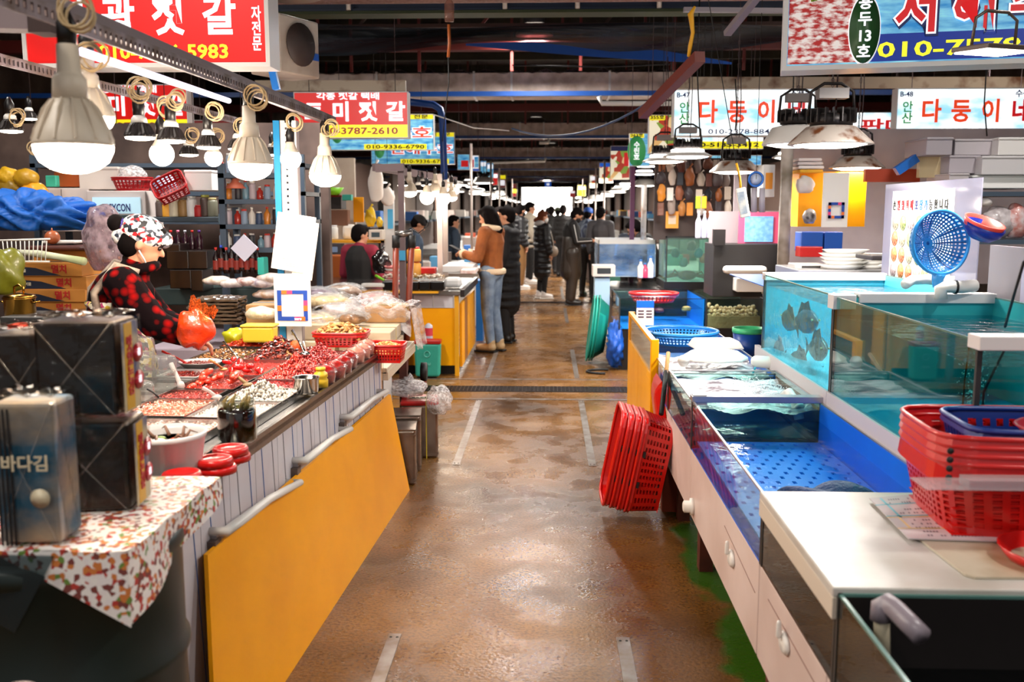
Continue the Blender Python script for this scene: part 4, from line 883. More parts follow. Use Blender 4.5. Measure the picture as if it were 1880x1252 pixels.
# ================================================================== LEFT STALL: SALTED SEAFOOD COUNTER
def fr(v): return -.99 + .04 * (v - 2.43)
def slab(q, u0, v0, z0, u1, v1, z1):
    c = [cpt(u0, v0, 0), cpt(u1, v0, 0), cpt(u1, v1, 0), cpt(u0, v1, 0)]
    q.add([(p.x, p.y, z) for z in (z0, z1) for p in c], [(0, 1, 2, 3), (4, 7, 6, 5), (0, 4, 5, 1), (1, 5, 6, 2), (2, 6, 7, 3), (3, 7, 4, 0)], False)
ct = thing('display_counter', 'long counter with a steel top and white striped side holding the salted seafood', 'counter', (0, 0, 0))
q = MB(); slab(q, 0, 2.38, .815, .90, 5.12, .838); q.build('steel_top', steel, ct, bevel=.003)
q = MB(); slab(q, .0, 2.38, .80, .012, 5.12, .852); q.build('front_edge', mt('brushed edge', '8f8a86', .25, .9), ct)
# upright boards of the white side, each with its own printed blue line
bw_m = mt('white side board', 'cfccd2', .3, col2='bdb6bc', scale=3); bl_m = mt('blue line', '2f62a8', .4); gr_m = mt('grey line', '8f8a8c', .5)
v = 2.40; i = 0
while v < 5.08:
    w = .235; q = MB(); slab(q, .02, v, .12, .035, min(v + w - .004, 5.11), .80); bo = q.build('side_board', bw_m, ct)
    for k in range(2):
        vv = v + .06 + k * .11; a, c = cpt(.019, vv, .795), cpt(.019, min(5.1, vv + .06), .14); q = MB(); q.bar(a, c, .0022); q.build('printed_line', bl_m if (k + i) % 2 else gr_m, bo)
    v += w; i += 1
q = MB(); slab(q, .035, 2.40, .12, .90, 2.42, .80); q.build('end_board', bw_m, ct)
q = MB(); slab(q, .02, 5.11, .1, .5, 5.125, .80); q.build('end_board', mt('ochre board', 'd29018', .4), ct)
q = MB(); slab(q, .05, 2.45, 0, .86, 5.05, .12); q.build('plinth', black, ct)
q = MB(); slab(q, -.002, 2.37, .77, .05, 2.40, .815); q.build('corner_cap', rubber, ct)
for (ax, ay), (cx, cy) in (((385, 975), (525, 885)), ((537, 845), (622, 787)), ((624, 765), (692, 718))):
    X0 = at(ax, ay, x=-.985); 
    def onf(px, py):
        lo_, hi_ = 2.0, 6.0
        for _ in range(40):
            m_ = (lo_ + hi_) / 2; P = at(px, py, y=m_)
            if P.x < fr(m_) - .02: hi_ = m_
            else: lo_ = m_
        return P
    a, c = onf(ax, ay), onf(cx, cy); n_ = Vector((1, -.04, 0)); a2 = a.lerp(c, .18)
    h = MB(); h.tube([a + n_ * -.0, a + n_ * .05, a2 + n_ * .06 + Vector((0, 0, .01)), a.lerp(c, .5) + n_ * .06 + Vector((0, 0, .018)), c + n_ * .055, c + n_ * 0], [.012, .016, .016, .014, .013, .012], 10); hd = h.build('lift_handle', mt('ivory handle', 'd6d2cc', .35), ct)
    h = MB(); h.bar(a + Vector((0, 0, -.03)) + n_ * .01, c + Vector((0, 0, -.03)) + n_ * .01, .02, .03); h.build('handle_plate', mt('grey plate', 'a39a9a', .35, .4), hd)
    h = MB(); h.box(a + Vector((0, .0, -.075)) + n_ * .01, (.03, .05, .10)); h.build('hinge_block', mt('grey brown bracket', '5a4c46', .5), hd)
# yellow board leaning along the counter
yb = thing('yellow_board', 'large sheet of yellow board leaning along the foot of the seafood counter', 'board', (0, 0, 0))
A, B_, C_, D_ = Vector((-.915, 2.45, .0)), Vector((-.785, 5.30, .0)), Vector((-.872, 5.22, .575)), Vector((-.972, 2.60, .615))
q = MB(); th = Vector((-.012, 0, .002)); q.add([A, B_, C_, D_, A + th, B_ + th, C_ + th, D_ + th], [(0, 1, 2, 3), (7, 6, 5, 4), (0, 4, 5, 1), (1, 5, 6, 2), (2, 6, 7, 3), (3, 7, 4, 0)], False); q.build('sheet', yellow, yb)
# ------------------------------------------------ food trays let into the counter top
tg = 'steel trays of salted seafood'
tray('near steel tray of pale salted shrimp, partly behind the white tub', .16, 2.52, .56, 3.24, .02, ['f2dcd2', 'e8c4b8', 'f7ece6', 'dba898'], n=1500, size=.017, seed=1, kinds='sliver')
tray('steel tray of pink salted shrimp at the left of the counter', .335, 3.29, .59, 3.59, .012, ['e88c6c', 'f0b8a0', 'd86a50', 'f4d2c2'], n=1000, size=.014, seed=2)
tray('steel tray of whitish salted shrimp behind the dark jar', .075, 3.27, .325, 3.55, .012, ['f4e4dc', 'ecd0c6', 'fbf4f0'], n=900, size=.012, seed=3)
tray('narrow steel tray of dark red paste with a ladle', .37, 3.605, .60, 3.785, .008, ['a82c24', '7c1c1a', 'c85a48'], n=500, size=.011, seed=4)
tray('steel tray heaped with grey-white salted clams', .075, 3.57, .31, 3.83, .05, ['d8cfc4', 'b8ac9c', 'ece6de', '8c8478'], n=1000, size=.016, seed=5, kinds='chunk')
tray('small steel tray of red squid in sauce beside the clams', .11, 3.845, .33, 4.03, .014, ['9c1410', 'c22418', '7a0e0c'], n=500, size=.012, seed=7)
tray('steel tray heaped high with chopped red chilli squid', .10, 4.045, .34, 4.42, .07, ['b81c14', 'd03a24', '94120e', 'c84a34'], n=1800, size=.015, seed=8, kinds='chunk')
tray('second heap of finer red chilli seafood behind the high one', .10, 4.43, .34, 4.80, .07, ['a81814', '8a100e', 'c03024'], n=1600, size=.012, seed=9, kinds='chunk')
tray('steel tray of dark chilli-glazed strips in a bristling heap', .355, 4.60, .61, 5.02, .075, ['5c1a10', '8a2416', '3a100c', 'a03a20'], n=1200, size=.028, seed=10)
tray('steel tray of brown seasoned shellfish beside the dark strips', .63, 4.60, .86, 4.93, .025, ['7a4a22', 'a86c34', '4e2c14', 'c08a4a'], n=600, size=.02, seed=11)
tray('steel tray of bright orange-red dried strips at the back', .60, 5.03, .88, 5.11, .05, ['d83a14', 'b8260e', 'ee6424'], n=400, size=.02, seed=12)
# trays holding roe
for lb, u0, v0, u1, v1, col, cc_, n_ in (('steel tray of orange-red pollock roe sacs with tongs', .355, 3.81, .60, 4.12, '9c2a18', 'e0442a', 16), ('steel tray of red minced roe with large glossy sacs on top', .355, 4.14, .61, 4.58, 'b8261a', 'd0201c', 12)):
    t = tray(lb, u0, v0, u1, v1, .006, [col, 'a8201a', 'c8402c'], n=500, size=.01, seed=int(v0 * 10))
    rr = random.Random(int(v0 * 7))
    for k in range(n_):
        q = MB(); a = rr.uniform(-.5, .5); L_ = rr.uniform(.03, .045); q.ball((0, 0, 0), (L_ * .42, L_, L_ * .36), 10, 8); o = q.build('roe_sac', mt('roe ' + cc_, cc_, .2, coat=.8, sss=.15), t)
        o.location = (rr.uniform(-.08, .09), rr.uniform(-.11, .06) if v0 > 4 else rr.uniform(-.1, .08), .0 + .018 * (k % 3)); o.rotation_euler = (rr.uniform(-.3, .3), 0, a)
tray('small white dish of dark red flakes', .62, 4.09, .80, 4.28, .012, ['8a1c12', 'a83020', '6c120c'], n=500, size=.012, seed=21, steelm=white_mat, name='food_dish', cat='dish')
t = thing('oval_dish', 'white oval dish of minced red paste', 'dish', cpt(.745, 4.44, .85)); q = MB(); q.lathe([(.0001, 0), (.07, 0), (.10, .03), (.104, .032), (.10, .034), (.07, .012), (.0001, .010)], (0, 0, 0), 30, sy=.9); q.build('dish', white_mat, t)
scraps(t, 'paste', ['8c241a', 'a83a2c'], 400, lambda r: (r.uniform(-.06, .06), r.uniform(-.05, .05)), .01, random.Random(5), lambda x, y: .022)
# metal rails between the trays
rl = thing('tray_rails', 'thin steel rails framing the trays of the counter', 'rail', (0, 0, 0))
for u in (.068, .345, .615): q = MB(); slab(q, u - .004, 2.5, .84, u + .004, 5.08, .862); q.build('rail', steel, rl)
for v in (3.26, 3.60, 3.80, 4.13, 4.59): q = MB(); slab(q, .068, v - .004, .84, .88, v + .004, .858); q.build('cross_rail', steel, rl)
# utensils: ladles and spoons
def utensil(a, c, m, r, label, cat='ladle', head=None, name='ladle'):
    t = thing(name, label, cat, a); d = c - a; q = MB(); q.tube([(0, 0, 0), d * .5 + Vector((0, 0, .004)), d], [r, r * .8, r], 8); q.build('handle', m, t)
    if head: q = MB(); q.ball((0, 0, 0), head, 12, 8); q.build('scoop', m, t)
    return t
sp_m = mt('polished steel', 'c8c4c0', .15, 1)
utensil(at(437, 657, y=4.62), at(410, 628, y=4.75), sp_m, .007, 'steel tongs leaning out of the brown shellfish tray', 'tongs', (.012, .03, .01), 'tongs')
utensil(at(530, 652, y=4.72), at(517, 623, y=4.8), mt('wood grip'), .008, 'wooden-handled spoon stuck in the dark chilli strips', 'spoon', (.02, .025, .01), 'spoon')
utensil(at(561, 650, y=4.55), at(537, 607, y=4.75), sp_m, .008, 'steel ladle leaning beside the tangerine', 'ladle', (.03, .03, .015))
utensil(at(563, 648, y=4.6), at(557, 626, y=4.6), white_pl, .004, 'thin white spatula beside the steel ladle', 'spatula', None, 'spatula')
utensil(at(410, 678, y=4.2), at(385, 661, y=4.1), mt('wood grip'), .006, 'pale wooden spoon lying over the roe sacs', 'spoon', (.02, .02, .008), 'spoon')
utensil(at(455, 706, y=3.85), at(425, 686, y=4.0), mt('olive wood', '7c6038', .5), .009, 'olive-brown wooden paddle over the clam tray', 'spoon', (.02, .03, .008), 'spoon')
utensil(at(341, 666, y=4.45), at(298, 645, y=4.3), red_pl, .006, 'red plastic spoon reaching out of the oval dish', 'spoon', (.015, .02, .006), 'spoon')
utensil(at(398, 729, y=3.62), at(372, 712, y=3.6), clear('cloudy clear', 'f0e4dc', 1, .1, haze=.4), .008, 'clear plastic scoop in the dark red paste tray', 'scoop', (.02, .02, .01), 'scoop')
utensil(at(332, 708, y=3.85), at(314, 668, y=3.9), clear('cloudy clear'), .011, 'clear plastic tube leaning on the stacked glass jars', 'scoop', (.016, .016, .02), 'scoop')
utensil(at(292, 730, y=3.5), at(270, 714, y=3.5), rubber, .004, 'small black-handled spoon beside the pink shrimp', 'spoon', None, 'spoon')
p = at(543, 636, y=4.85); q = MB(); q.ball((0, 0, 0), .033, 16, 10); o = q.build('tangerine', mt('tangerine', 'ee5a1a', .4, bump=.3, bscale=150)); o.location = p; tag(o, 'single orange tangerine sitting among the trays', 'fruit')
# loose vessels along the front edge
def vessel(name, label, cat, loc, prof, m, n=28, **k):
    t = thing(name, label, cat, loc, **k); q = MB(); q.lathe(prof, (0, 0, 0), n); q.build('shell', m, t); return t
t = thing('tub', 'white fluted plastic tub of raw crab in soy at the near end of the counter', 'tub', (-1.075, 2.60, .855)); 
q = MB(); q.lathe([(.0001, 0), (.085, 0), (.088, .004), (.104, .105), (.108, .108), (.112, .122), (.106, .124), (.100, .108), (.082, .01), (.0001, .008)], (0, 0, 0), 72, flute=[0, 0, .008, .008, 0, 0, 0, 0, 0, 0]); q.build('shell', white_mat, t)
q = MB(); q.lathe([(.0001, .094), (.0995, .094)], (0, 0, 0), 30); q.build('broth', mt('milky broth', 'e8ddd2', .15, coat=.5), t)
for k, (x, y, c, L_) in enumerate(((.03, -.01, 'e04a1e', .018), (-.02, .01, '7f9a4a', .015), (-.05, -.02, 'c8b8ac', .02), (.06, .03, 'b09080', .018), (-.01, -.03, 'ece4dc', .022))):
    q = MB(); q.ball((x, y, .1), (L_, L_ * .7, L_ * .5), 10, 6); q.build('morsel', mt('morsel ' + c, c, .4), t)
for k in range(7): a = k * .9; q = MB(); q.tube([(.05 * math.cos(a), .05 * math.sin(a), .1), (.065 * math.cos(a + .2), .065 * math.sin(a + .2), .125), (.085 * math.cos(a + .3), .085 * math.sin(a + .3), .115)], [.006, .004, .001], 6); q.build('crab_leg', mt('crab leg', '8a6450', .4), t)
def lidp(loc, label, r=.055):
    t = thing('jar_lid', label, 'lid', loc, group='red jar lids'); q = MB(); q.lathe([(r, 0), (r * 1.0, .016), (r * .93, .022), (r * .75, .022), (r * .72, .018), (.0001, .018)], (0, 0, 0), 40, flute=[.01, .01, 0, 0, 0, 0]); q.build('lid', red_pl, t)
lidp(Vector((-.975, 2.475, .853)), 'lower red jar lid in front of the white tub'); lidp(Vector((-.985, 2.47, .876)), 'upper red jar lid, directly under the white tub’s front', .052)
lidp(Vector((-.945, 2.63, .853)), 'red jar lid at the bottom of the pair behind the white tub'); lidp(Vector((-.945, 2.76, .853)), 'lower red lid beside the dark jar'); lidp(Vector((-.945, 2.75, .876)), 'upper red lid beside the dark jar', .052); lidp(Vector((-.95, 2.625, .876)), 'red jar lid on top of the pair behind the white tub', .052)
jarg = clear('jar glass', 'eef4f2', 1, .03)
t = thing('jar', 'open clear jar of dark soy-pickled crab', 'jar', (-1.005, 3.0, .853)); q = MB(); q.lathe([(.0001, 0), (.055, 0), (.062, .008), (.062, .105), (.058, .118), (.058, .138), (.054, .138), (.054, .118)], (0, 0, 0), 32); q.build('glass', jarg, t)
q = MB(); q.lathe([(.0001, .004), (.054, .004), (.0595, .01), (.0595, .100), (.056, .108), (.0001, .110)], (0, 0, 0), 28); q.build('soy', mt('soy dark', '1c0803', .1, coat=.6), t)
for k in range(6): a = k * 1.1; q = MB(); q.tube([(.03 * math.cos(a), .03 * math.sin(a), .1), (.04 * math.cos(a), .04 * math.sin(a), .13), (.035 * math.cos(a) + .01, .04 * math.sin(a), .15)], [.009, .007, .003], 7); q.build('pickled_claw', mt('claw olive', '8a7440', .4), t)
vessel('bowl', 'small polished steel bowl on the counter edge', 'bowl', cpt(.055, 3.83, .853), [(.0001, 0), (.046, 0), (.05, .005), (.053, .062), (.057, .065), (.056, .067), (.051, .064), (.046, .006), (.0001, .004)], sp_m)
t = thing('bottle', 'squat yellow plastic bottle behind the steel bowl', 'bottle', cpt(.03, 3.96, .853)); q = MB(); q.lathe([(.0001, 0), (.030, 0), (.031, .03), (.025, .04), (.030, .045), (.028, .06), (.019, .066), (.019, .075)], (0, 0, 0), 24); q.build('body', mt('mustard plastic', 'e2b62a', .35), t)
q = MB(); q.lathe([(.021, .072), (.021, .084), (.0001, .085)], (0, 0, 0), 20); q.build('cap', mt('mustard plastic'), t)
# film-wrapped tubs
for k, (u, v, r, c, lb) in enumerate(((.04, 4.06, .05, 'b8140f', 'film-topped tub of red chilli paste beside the yellow bottle'), (.03, 4.19, .052, 'c0281c', 'second film-topped red tub from the yellow bottle'), (.035, 4.33, .052, 'b8140f', 'third film-topped red tub from the yellow bottle'), (.04, 4.46, .05, 'a81a12', 'fourth film-topped red tub from the yellow bottle'), (.04, 4.62, .048, 'dca08c', 'pink film-topped tub nearest the red tubs'), (.04, 4.75, .048, 'e0b09c', 'pink film-topped tub second from the red tubs'), (.05, 4.88, .048, 'd89a84', 'pink film-topped tub at the far end of the tub row'))):
    t = thing('tub', lb, 'tub', cpt(u, v, .853), group='film-topped tubs along the counter edge'); q = MB(); q.lathe([(.0001, 0), (r * .85, 0), (r, .05), (r * 1.02, .055)], (0, 0, 0), 24); q.build('shell', clear('tub plastic', 'f4e0dc', 1, .05, haze=.1), t)
    q = MB(); q.lathe([(.0001, .002), (r * .82, .002), (r * .97, .05), (r * .8, .068), (.0001, .08)], (0, 0, 0), 18); q.build('filling', mt('paste ' + c, c, .3, col2='f0a890' if k > 3 else '7a0c0a', scale=60, coat=.5, bump=.6, bscale=70), t)
    q = MB(); q.grid(lambda a, b: ((r * 1.1 * b) * math.cos(6.283 * a), (r * 1.1 * b) * math.sin(6.283 * a), .084 - .035 * b ** 3 + .004 * math.sin(a * 50) * b), 24, 5); q.build('film', clear('tub film', 'f8e8e8', .7, .1, bump=.3, bscale=20), t)
# glass jars stacked upside down
def gjar(loc, label, r=.05, h=.085):
    t = thing('glass_jar', label, 'jar', loc, group='empty glass jars'); q = MB(); pr = [(r * .9, 0), (r, .006), (r * .97, .012), (r, .018), (r * .97, .024), (r * .99, .03), (r * .99, h - .02), (r * .9, h - .004), (r * .8, h), (.0001, h)]
    q.lathe(pr, (0, 0, 0), 28); q.build('glass', clear('thick jar glass', 'e4e6e4', 1, .04, bump=.25, bscale=30, haze=.07), t); return t
for k, (px, py, y, z, lb) in enumerate(((262, 700, 3.97, 0, 'bottom glass jar of the tallest upside-down stack'), (262, 700, 3.97, .06, 'middle glass jar of the tallest upside-down stack'), (263, 700, 3.98, .12, 'top glass jar of the tallest upside-down stack'), (303, 706, 3.87, 0, 'lower glass jar of the shorter stack beside the tall one'), (303, 706, 3.87, .06, 'upper glass jar of the shorter stack beside the tall one'), (247, 735, 3.58, 0, 'wide glass jar in front of the tall stack'))):
    p = at(px, py, y=y); gjar(Vector((p.x, p.y, .853 + z)), lb, .056 if k < 3 else .05 if k < 5 else .075)
q = MB(); q.lathe([(.02, 0), (.02, .018), (.0001, .02)], (0, 0, 0), 20); o = q.build('bottle_cap', red_pl); o.location = at(227, 702, y=3.7); tag(o, 'small bright red cap beside the glass jars', 'cap')
tray('shallow steel tray under the upside-down glass jars', .58, 3.3, .85, 4.08, .0, ['8f8a86'], n=1, size=.004, seed=33, z=.853, depth=.012)
# yellow tub at the back of the counter
t = thing('food_container', 'yellow plastic container with a lid behind the orange-red strips', 'container', at(478, 628, y=5.05)); q = MB(); q.box((0, 0, .045), (.165, .10, .085), top=(1.05, 1.05)); q.build('body', mt('lemon plastic', 'f0cf3c', .35), t, bevel=.012); q = MB(); q.box((0, 0, .092), (.182, .115, .012)); q.build('lid', mt('lemon plastic'), t, bevel=.005)

# ------------------------------------------------ bulb bars and lamps
def slotbar(name, label, x0, y0, y1, z0, z1, m):
    t = thing(name, label, 'rail', (x0, y0, (z0 + z1) / 2)); L_ = y1 - y0; n = int(L_ / .03); q = MB(); h = .042; dz = (z1 - z0)
    for zz in ((0, 1),):
        q.grid(lambda u, v: (0, u * L_, (u - .5) * dz + h * (2 * v - 1) * .5), n * 2 + 1, 4, hole=lambda i, j: i % 2 == 1 and j in (1, 2))
        q.grid(lambda u, v: (-.04 * v, u * L_, (u - .5) * dz + h * .5), n, 1)
        q.grid(lambda u, v: (-.04 - 0 * v, u * L_, (u - .5) * dz + h * .5 - .03 * v), n, 1)
    q.build('slotted_angle', m, t, solid=.003); return t
galv = mt('galvanised slotted', '8c8086', .45, .5, col2='5d4a40', scale=10)
slotbar('lamp_rail', 'slotted steel rail carrying the nearest row of lamps', -1.15, 1.9, 5.25, 2.045, 2.075, galv)
q = MB(); q.bb((-1.20, 1.9, 2.055), (-1.155, 5.25, 2.10)); tag(q.build('angle_iron', mt('grey angle iron', '7a6c6e', .5, .4)), 'grey angle iron lying along the near lamp rail', 'rail')
slotbar('lamp_rail', 'slotted steel rail of the farther row of lamps', -2.0, 3.1, 6.6, 2.14, 2.17, galv)
q = MB(); q.tube([at(150, 95, y=2.55), at(420, 185, y=4.2)], .012, 8); tag(q.build('tube_light', mt('tube glow', 'efe6ff', .3, emit=1.2)), 'slim glowing tube light fixed under the near lamp rail', 'tube light')
p = at(45, 40, y=2.6); t = thing('cross_bar', 'thick grey box-section bar crossing the lamp rail at the upper left', 'bar', p); q = MB(); q.bar((-.5, .0, .02), (.09, -.02, .0), .07, .06); q.build('bar', mt('grey angle iron'), t); q = MB(); q.box((.07, -.02, 0), (.06, .08, .075)); q.build('joint', mt('brown joint', '2a1712', .5), t)
B = light_bulb
B('A', 135, 268, 138, 'largest cream finned lamp, nearest the viewer', 24)
B('A', 166, 215, 84, 'cream finned lamp half hidden behind the largest one', 0, d=.13)
B('A', 460, 302, 80, 'second-largest cream finned lamp, beside the round bulbs', 26)
B('A', 597, 322, 58, 'cream finned lamp at the far end of the near lamp rail', 24)
B('A', 566, 292, 30, 'small cream finned lamp between the last two of the near rail', 0, coilat=False)
B('A', 436, 312, 40, 'cream finned lamp half hidden behind the second-largest one', 0)
B('B', 257, 252, 54, 'black-finned reflector lamp nearest the largest lamp', 5)
B('B', 315, 258, 50, 'brown-finned reflector lamp to the right of the nearest reflector lamp', 5)
B('B', 383, 270, 44, 'black-finned reflector lamp above the small round bulb', 4)
B('B', 438, 273, 38, 'black-finned reflector lamp just behind the second-largest cream lamp', 0)
B('B', 347, 284, 34, 'small reflector lamp between two larger reflector lamps', 0)
B('B', 500, 284, 28, 'small dark reflector lamp beside the white slotted post', 0)
B('B', 20, 240, 42, 'white-topped reflector lamp at the left edge of the picture', 4)
B('B', 54, 218, 28, 'small tilted reflector lamp near the left edge', 0)
B('C', 297, 283, 44, 'larger round glowing bulb', 16)
B('C', 392, 290, 32, 'smaller round glowing bulb under the black-finned lamp', 0)
B('C', 534, 292, 38, 'round glowing bulb in front of the white slotted post', 14)
# ------------------------------------------------ post with papers
pp = at(541, 622, y=5.35)
t = thing('slotted_post', 'white slotted upright post rising from the back of the counter', 'post', (pp.x, 5.35, .84))
q = MB(); q.grid(lambda u, v: (-.043 + .086 * u, 0, 1.25 * v), 7, 101, hole=lambda i, j: i == 2 and j % 3 == 1); q.build('face', white_mat, t, solid=.003); q = MB(); q.bb((.043, 0, 0), (.047, .05, 1.25)); q.bb((-.047, 0, 0), (-.043, .05, 1.25)); q.build('flange', mt('grey flange', '8e8486', .5), t)
q = MB(); q.bb((-.085, .0, 0), (-.05, .04, 1.25)); q.build('blue_strip', mt('teal blue strip', '1f8ac4', .4), t)
t = thing('paper_sheets', 'blank white sheets pinned askew on the slotted post', 'paper', at(537, 443, y=5.27), rot=(0, math.radians(9), 0)); q = MB(); q.bb((-.10, -.004, -.165), (.115, -.003, .150)); q.build('sheet', mt('paper', 'f3eee6', .6), t); q = MB(); q.bb((.02, .0, -.20), (.135, .001, .12)); q.build('under_sheet', mt('paper cream', 'e6dac8', .6), t)
q = MB(); 
for j in range(5): q.bb((-.06 + .01 * j, -.0055, -.09 - .012 * j), (-.02 + .02 * j, -.005, -.088 - .012 * j))
q.build('print', mt('faint print', '9a948e', .6), t)
t = thing('payment_card', 'white card with a blue, pink and orange printed border below the blank sheets', 'card', at(537, 551, y=5.25)); q = MB(); q.bb((-.103, 0, -.147), (.103, .004, .147)); q.build('card', mt('card white', 'f2eeea', .5), t)
cb = [mt('card blue', '1747a8', .5), mt('card pink', 'e8407a', .5), mt('card orange', 'f0762a', .5)]
for (x0, z0, x1, z1, k) in ((-.085, -.115, .085, -.092, 0), (-.085, .035, .085, .055, 0), (-.085, -.092, -.062, .035, 0), (.062, -.092, .085, .035, 0), (-.06, .035, -.03, .055, 2), (-.03, .035, .0, .055, 1), (.062, -.03, .085, -.002, 1), (.062, -.06, .085, -.03, 2), (-.085, -.06, -.062, -.03, 2), (.01, -.115, .045, -.092, 1), (.045, -.115, .07, -.092, 2)): panel(t, x0, z0, x1, z1, cb[k], 'border_block', y=-.004 - .001 * k)
text('zero', .022, wht_s, t, (.03, -.007, -.104))
# ------------------------------------------------ drum with cloth and packs
t = thing('drum', 'tall dark green ribbed drum at the lower left', 'drum', (-1.09, 2.03, 0)); q = MB(); q.lathe([(.0001, 0), (.25, 0), (.255, .04), (.255, .27), (.265, .285), (.265, .30), (.255, .315), (.255, .58), (.265, .595), (.265, .61), (.255, .625), (.255, .84), (.262, .85), (.262, .875), (.25, .89), (.0001, .89)], (0, 0, 0), 48); q.build('barrel', mt('dark green drum', '04160f', .45), t)
t = thing('table_board', 'board laid over the drum under the printed cloth', 'board', (-1.09, 2.05, .892)); q = MB(); q.bb((-.27, -.25, 0), (.24, .27, .03)); q.build('board', mt('dark board', '2a2422', .5), t)
cloth = multi('printed cloth', ['efe6e2', 'efe6e2', 'b83a30', 'f2ebe4', 'f2ebe4', '7a3a34', 'efe6e2', 'd07a3a', 'efe6e2', '6a8a3a', 'efe6e2'], 92, .5)
q = MB(); q.grid(lambda u, v: (-.28 + u * .54, -.262 + v * .54, .034 + .003 * math.sin(u * 20) * math.cos(v * 17)), 20, 20)
q.grid(lambda u, v: (.26 + .012 * math.sin(v * 9) * u, -.262 + v * .54, .034 - u * (.10 * (1 - v) + .05)), 6, 20)
q.add([(-.02, -.262, .034), (.26, -.262, .034), (.262, -.268, -.12)], [(0, 2, 1)])
o = q.build('tablecloth', cloth, solid=.002); o.location = (-1.09, 2.05, .892); tag(o, 'white oilcloth printed with little red and green food pictures, draped over the drum', 'tablecloth')
q = MB(); q.add([(-.28, -.268, .03), (.12, -.275, .03), (-.02, -.275, -.02), (.03, -.28, -.13), (-.12, -.272, -.05)], [(0, 1, 2), (1, 3, 2), (0, 2, 4), (2, 3, 4)]); o = q.build('plastic_corner', clear('dark film', '8fa0a4', 1, .1, haze=.3, hazecol='3a4648')); o.location = (-1.09, 2.05, .892); tag(o, 'loose corner of clear film hanging below the printed cloth', 'plastic sheet')
pk_black = mt('black seaweed', '070404', .3, col2='1c0f0a', scale=12, coat=.6); foilp = clear('gim wrap', 'e0d8d0', .5, .08, bump=.9, bscale=9)
def gim(loc, rz, w, d, h, label, front=pk_black, side=None, rot=None):
    t = thing('seaweed_pack', label, 'seaweed pack', loc, rz, rot=rot, group='seaweed packs on the drum'); q = MB(); q.box((0, 0, h / 2), (w, d, h)); q.build('stack', front, t, bevel=.008)
    q = MB(); n = 10
    def P(u, v, k): return None
    q.grid(lambda u, v: (-w / 2 * 1.05 + w * 1.05 * u, -d / 2 - .008 - .007 * math.sin(u * 11 + v * 7) * math.sin(v * 9), h * v * 1.02), 14, 14); q.grid(lambda u, v: (w / 2 + .006 + .004 * math.sin(u * 13 + v * 9), -d / 2 * 1.05 + d * 1.05 * u, h * v * 1.02), 10, 14); q.grid(lambda u, v: (-w / 2 * 1.05 + w * 1.05 * u, -d / 2 * 1.05 + d * 1.05 * v, h * 1.02 + .010 + .007 * math.sin(u * 19) * math.sin(v * 15)), 14, 10)
    q.build('wrapper', foilp, t)
    for a, c in (((0, 0), (1, 1)), ((0, 1), (1, 0))): f = MB(); f.tube([(-w / 2 + w * a[0], -d / 2 - .009, h * a[1]), (0, -d / 2 - .013, h * .5), (-w / 2 + w * c[0], -d / 2 - .009, h * c[1])], .0016, 5); f.build('wrapper_fold', clear('fold film', 'ffffff', 1, .05, haze=.08, hazecol='c8b8a8'), t)
    if side:
        x = w / 2 + .014; f = MB(); f.bb((x, -d / 2 * .9, .005), (x + .001, d / 2 * .5, h * .98)); f.build('label', mt('label slate', '3a4a78', .4, col2='c8b890', scale=16, emit=0), t)
        f = MB(); f.bb((x + .001, -d * .35, .008), (x + .002, -d * .02, h * .97)); f.build('label_band', mt('label gold', 'd8a41c', .4), t)
        text('맛\n있\n는\n김', h * .17, mt('label red', 'c02030', .4), t, (x + .004, -d * .19, h * .50), rot=(math.pi / 2, 0, math.pi / 2))
        for k in range(2): f = MB(); f.lathe([(.022, 0), (.0001, .001)], (0, 0, 0), 16, sy=1.4); o = f.build('label_disc', mt('label red'), t); o.location = (x + .003, d * .17, h * (.62 - .3 * k)); o.rotation_euler = (0, math.pi / 2, 0); text('김', .018, wht_s, t, (x + .006, d * .17, h * (.62 - .3 * k)), rot=(math.pi / 2, 0, math.pi / 2))
    return t
gim(Vector((-1.03, 2.10, .93)), .12, .175, .14, .20, 'lower black seaweed pack with a gold label band, at the right of the drum', side=1)
gim(Vector((-1.045, 2.11, 1.145)), .06, .175, .14, .21, 'upper black seaweed pack with a gold label band, stacked on the lower one', side=1)
gim(Vector((-1.20, 2.16, 1.10)), .1, .15, .14, .22, 'plain black seaweed pack behind the blue-labelled one')
gim(Vector((-1.21, 2.16, .93)), .0, .15, .15, .165, 'low black seaweed pack under the plain one at the back of the drum')
pkb = mt('blue label pack', '2f7aa8', .35, col2='d8c8b0', scale=5, detail=5, lo=.4, hi=.62, stretch=(1, 1, 1.6), coat=.5)
t = gim(Vector((-1.045, 1.87, .93)), .05, .125, .10, .29, 'tall seaweed pack with a blue-and-sand label, nearest the viewer', front=pkb)
text('바다김', .035, mt('label cream', 'd8c8a8', .4), t, (.01, -.072, .17)); f = MB(); f.lathe([(.02, 0), (.0001, .001)], (0, 0, 0), 16); o = f.build('label_disc', mt('label cream'), t); o.location = (.035, -.07, .10); o.rotation_euler = (math.pi / 2, 0, 0)
for k in range(5): f = MB(); f.bb((-.06 + k * .009, -.064, .0), (-.056 + k * .009, -.062, .28)); f.build('pack_edge', black, t)
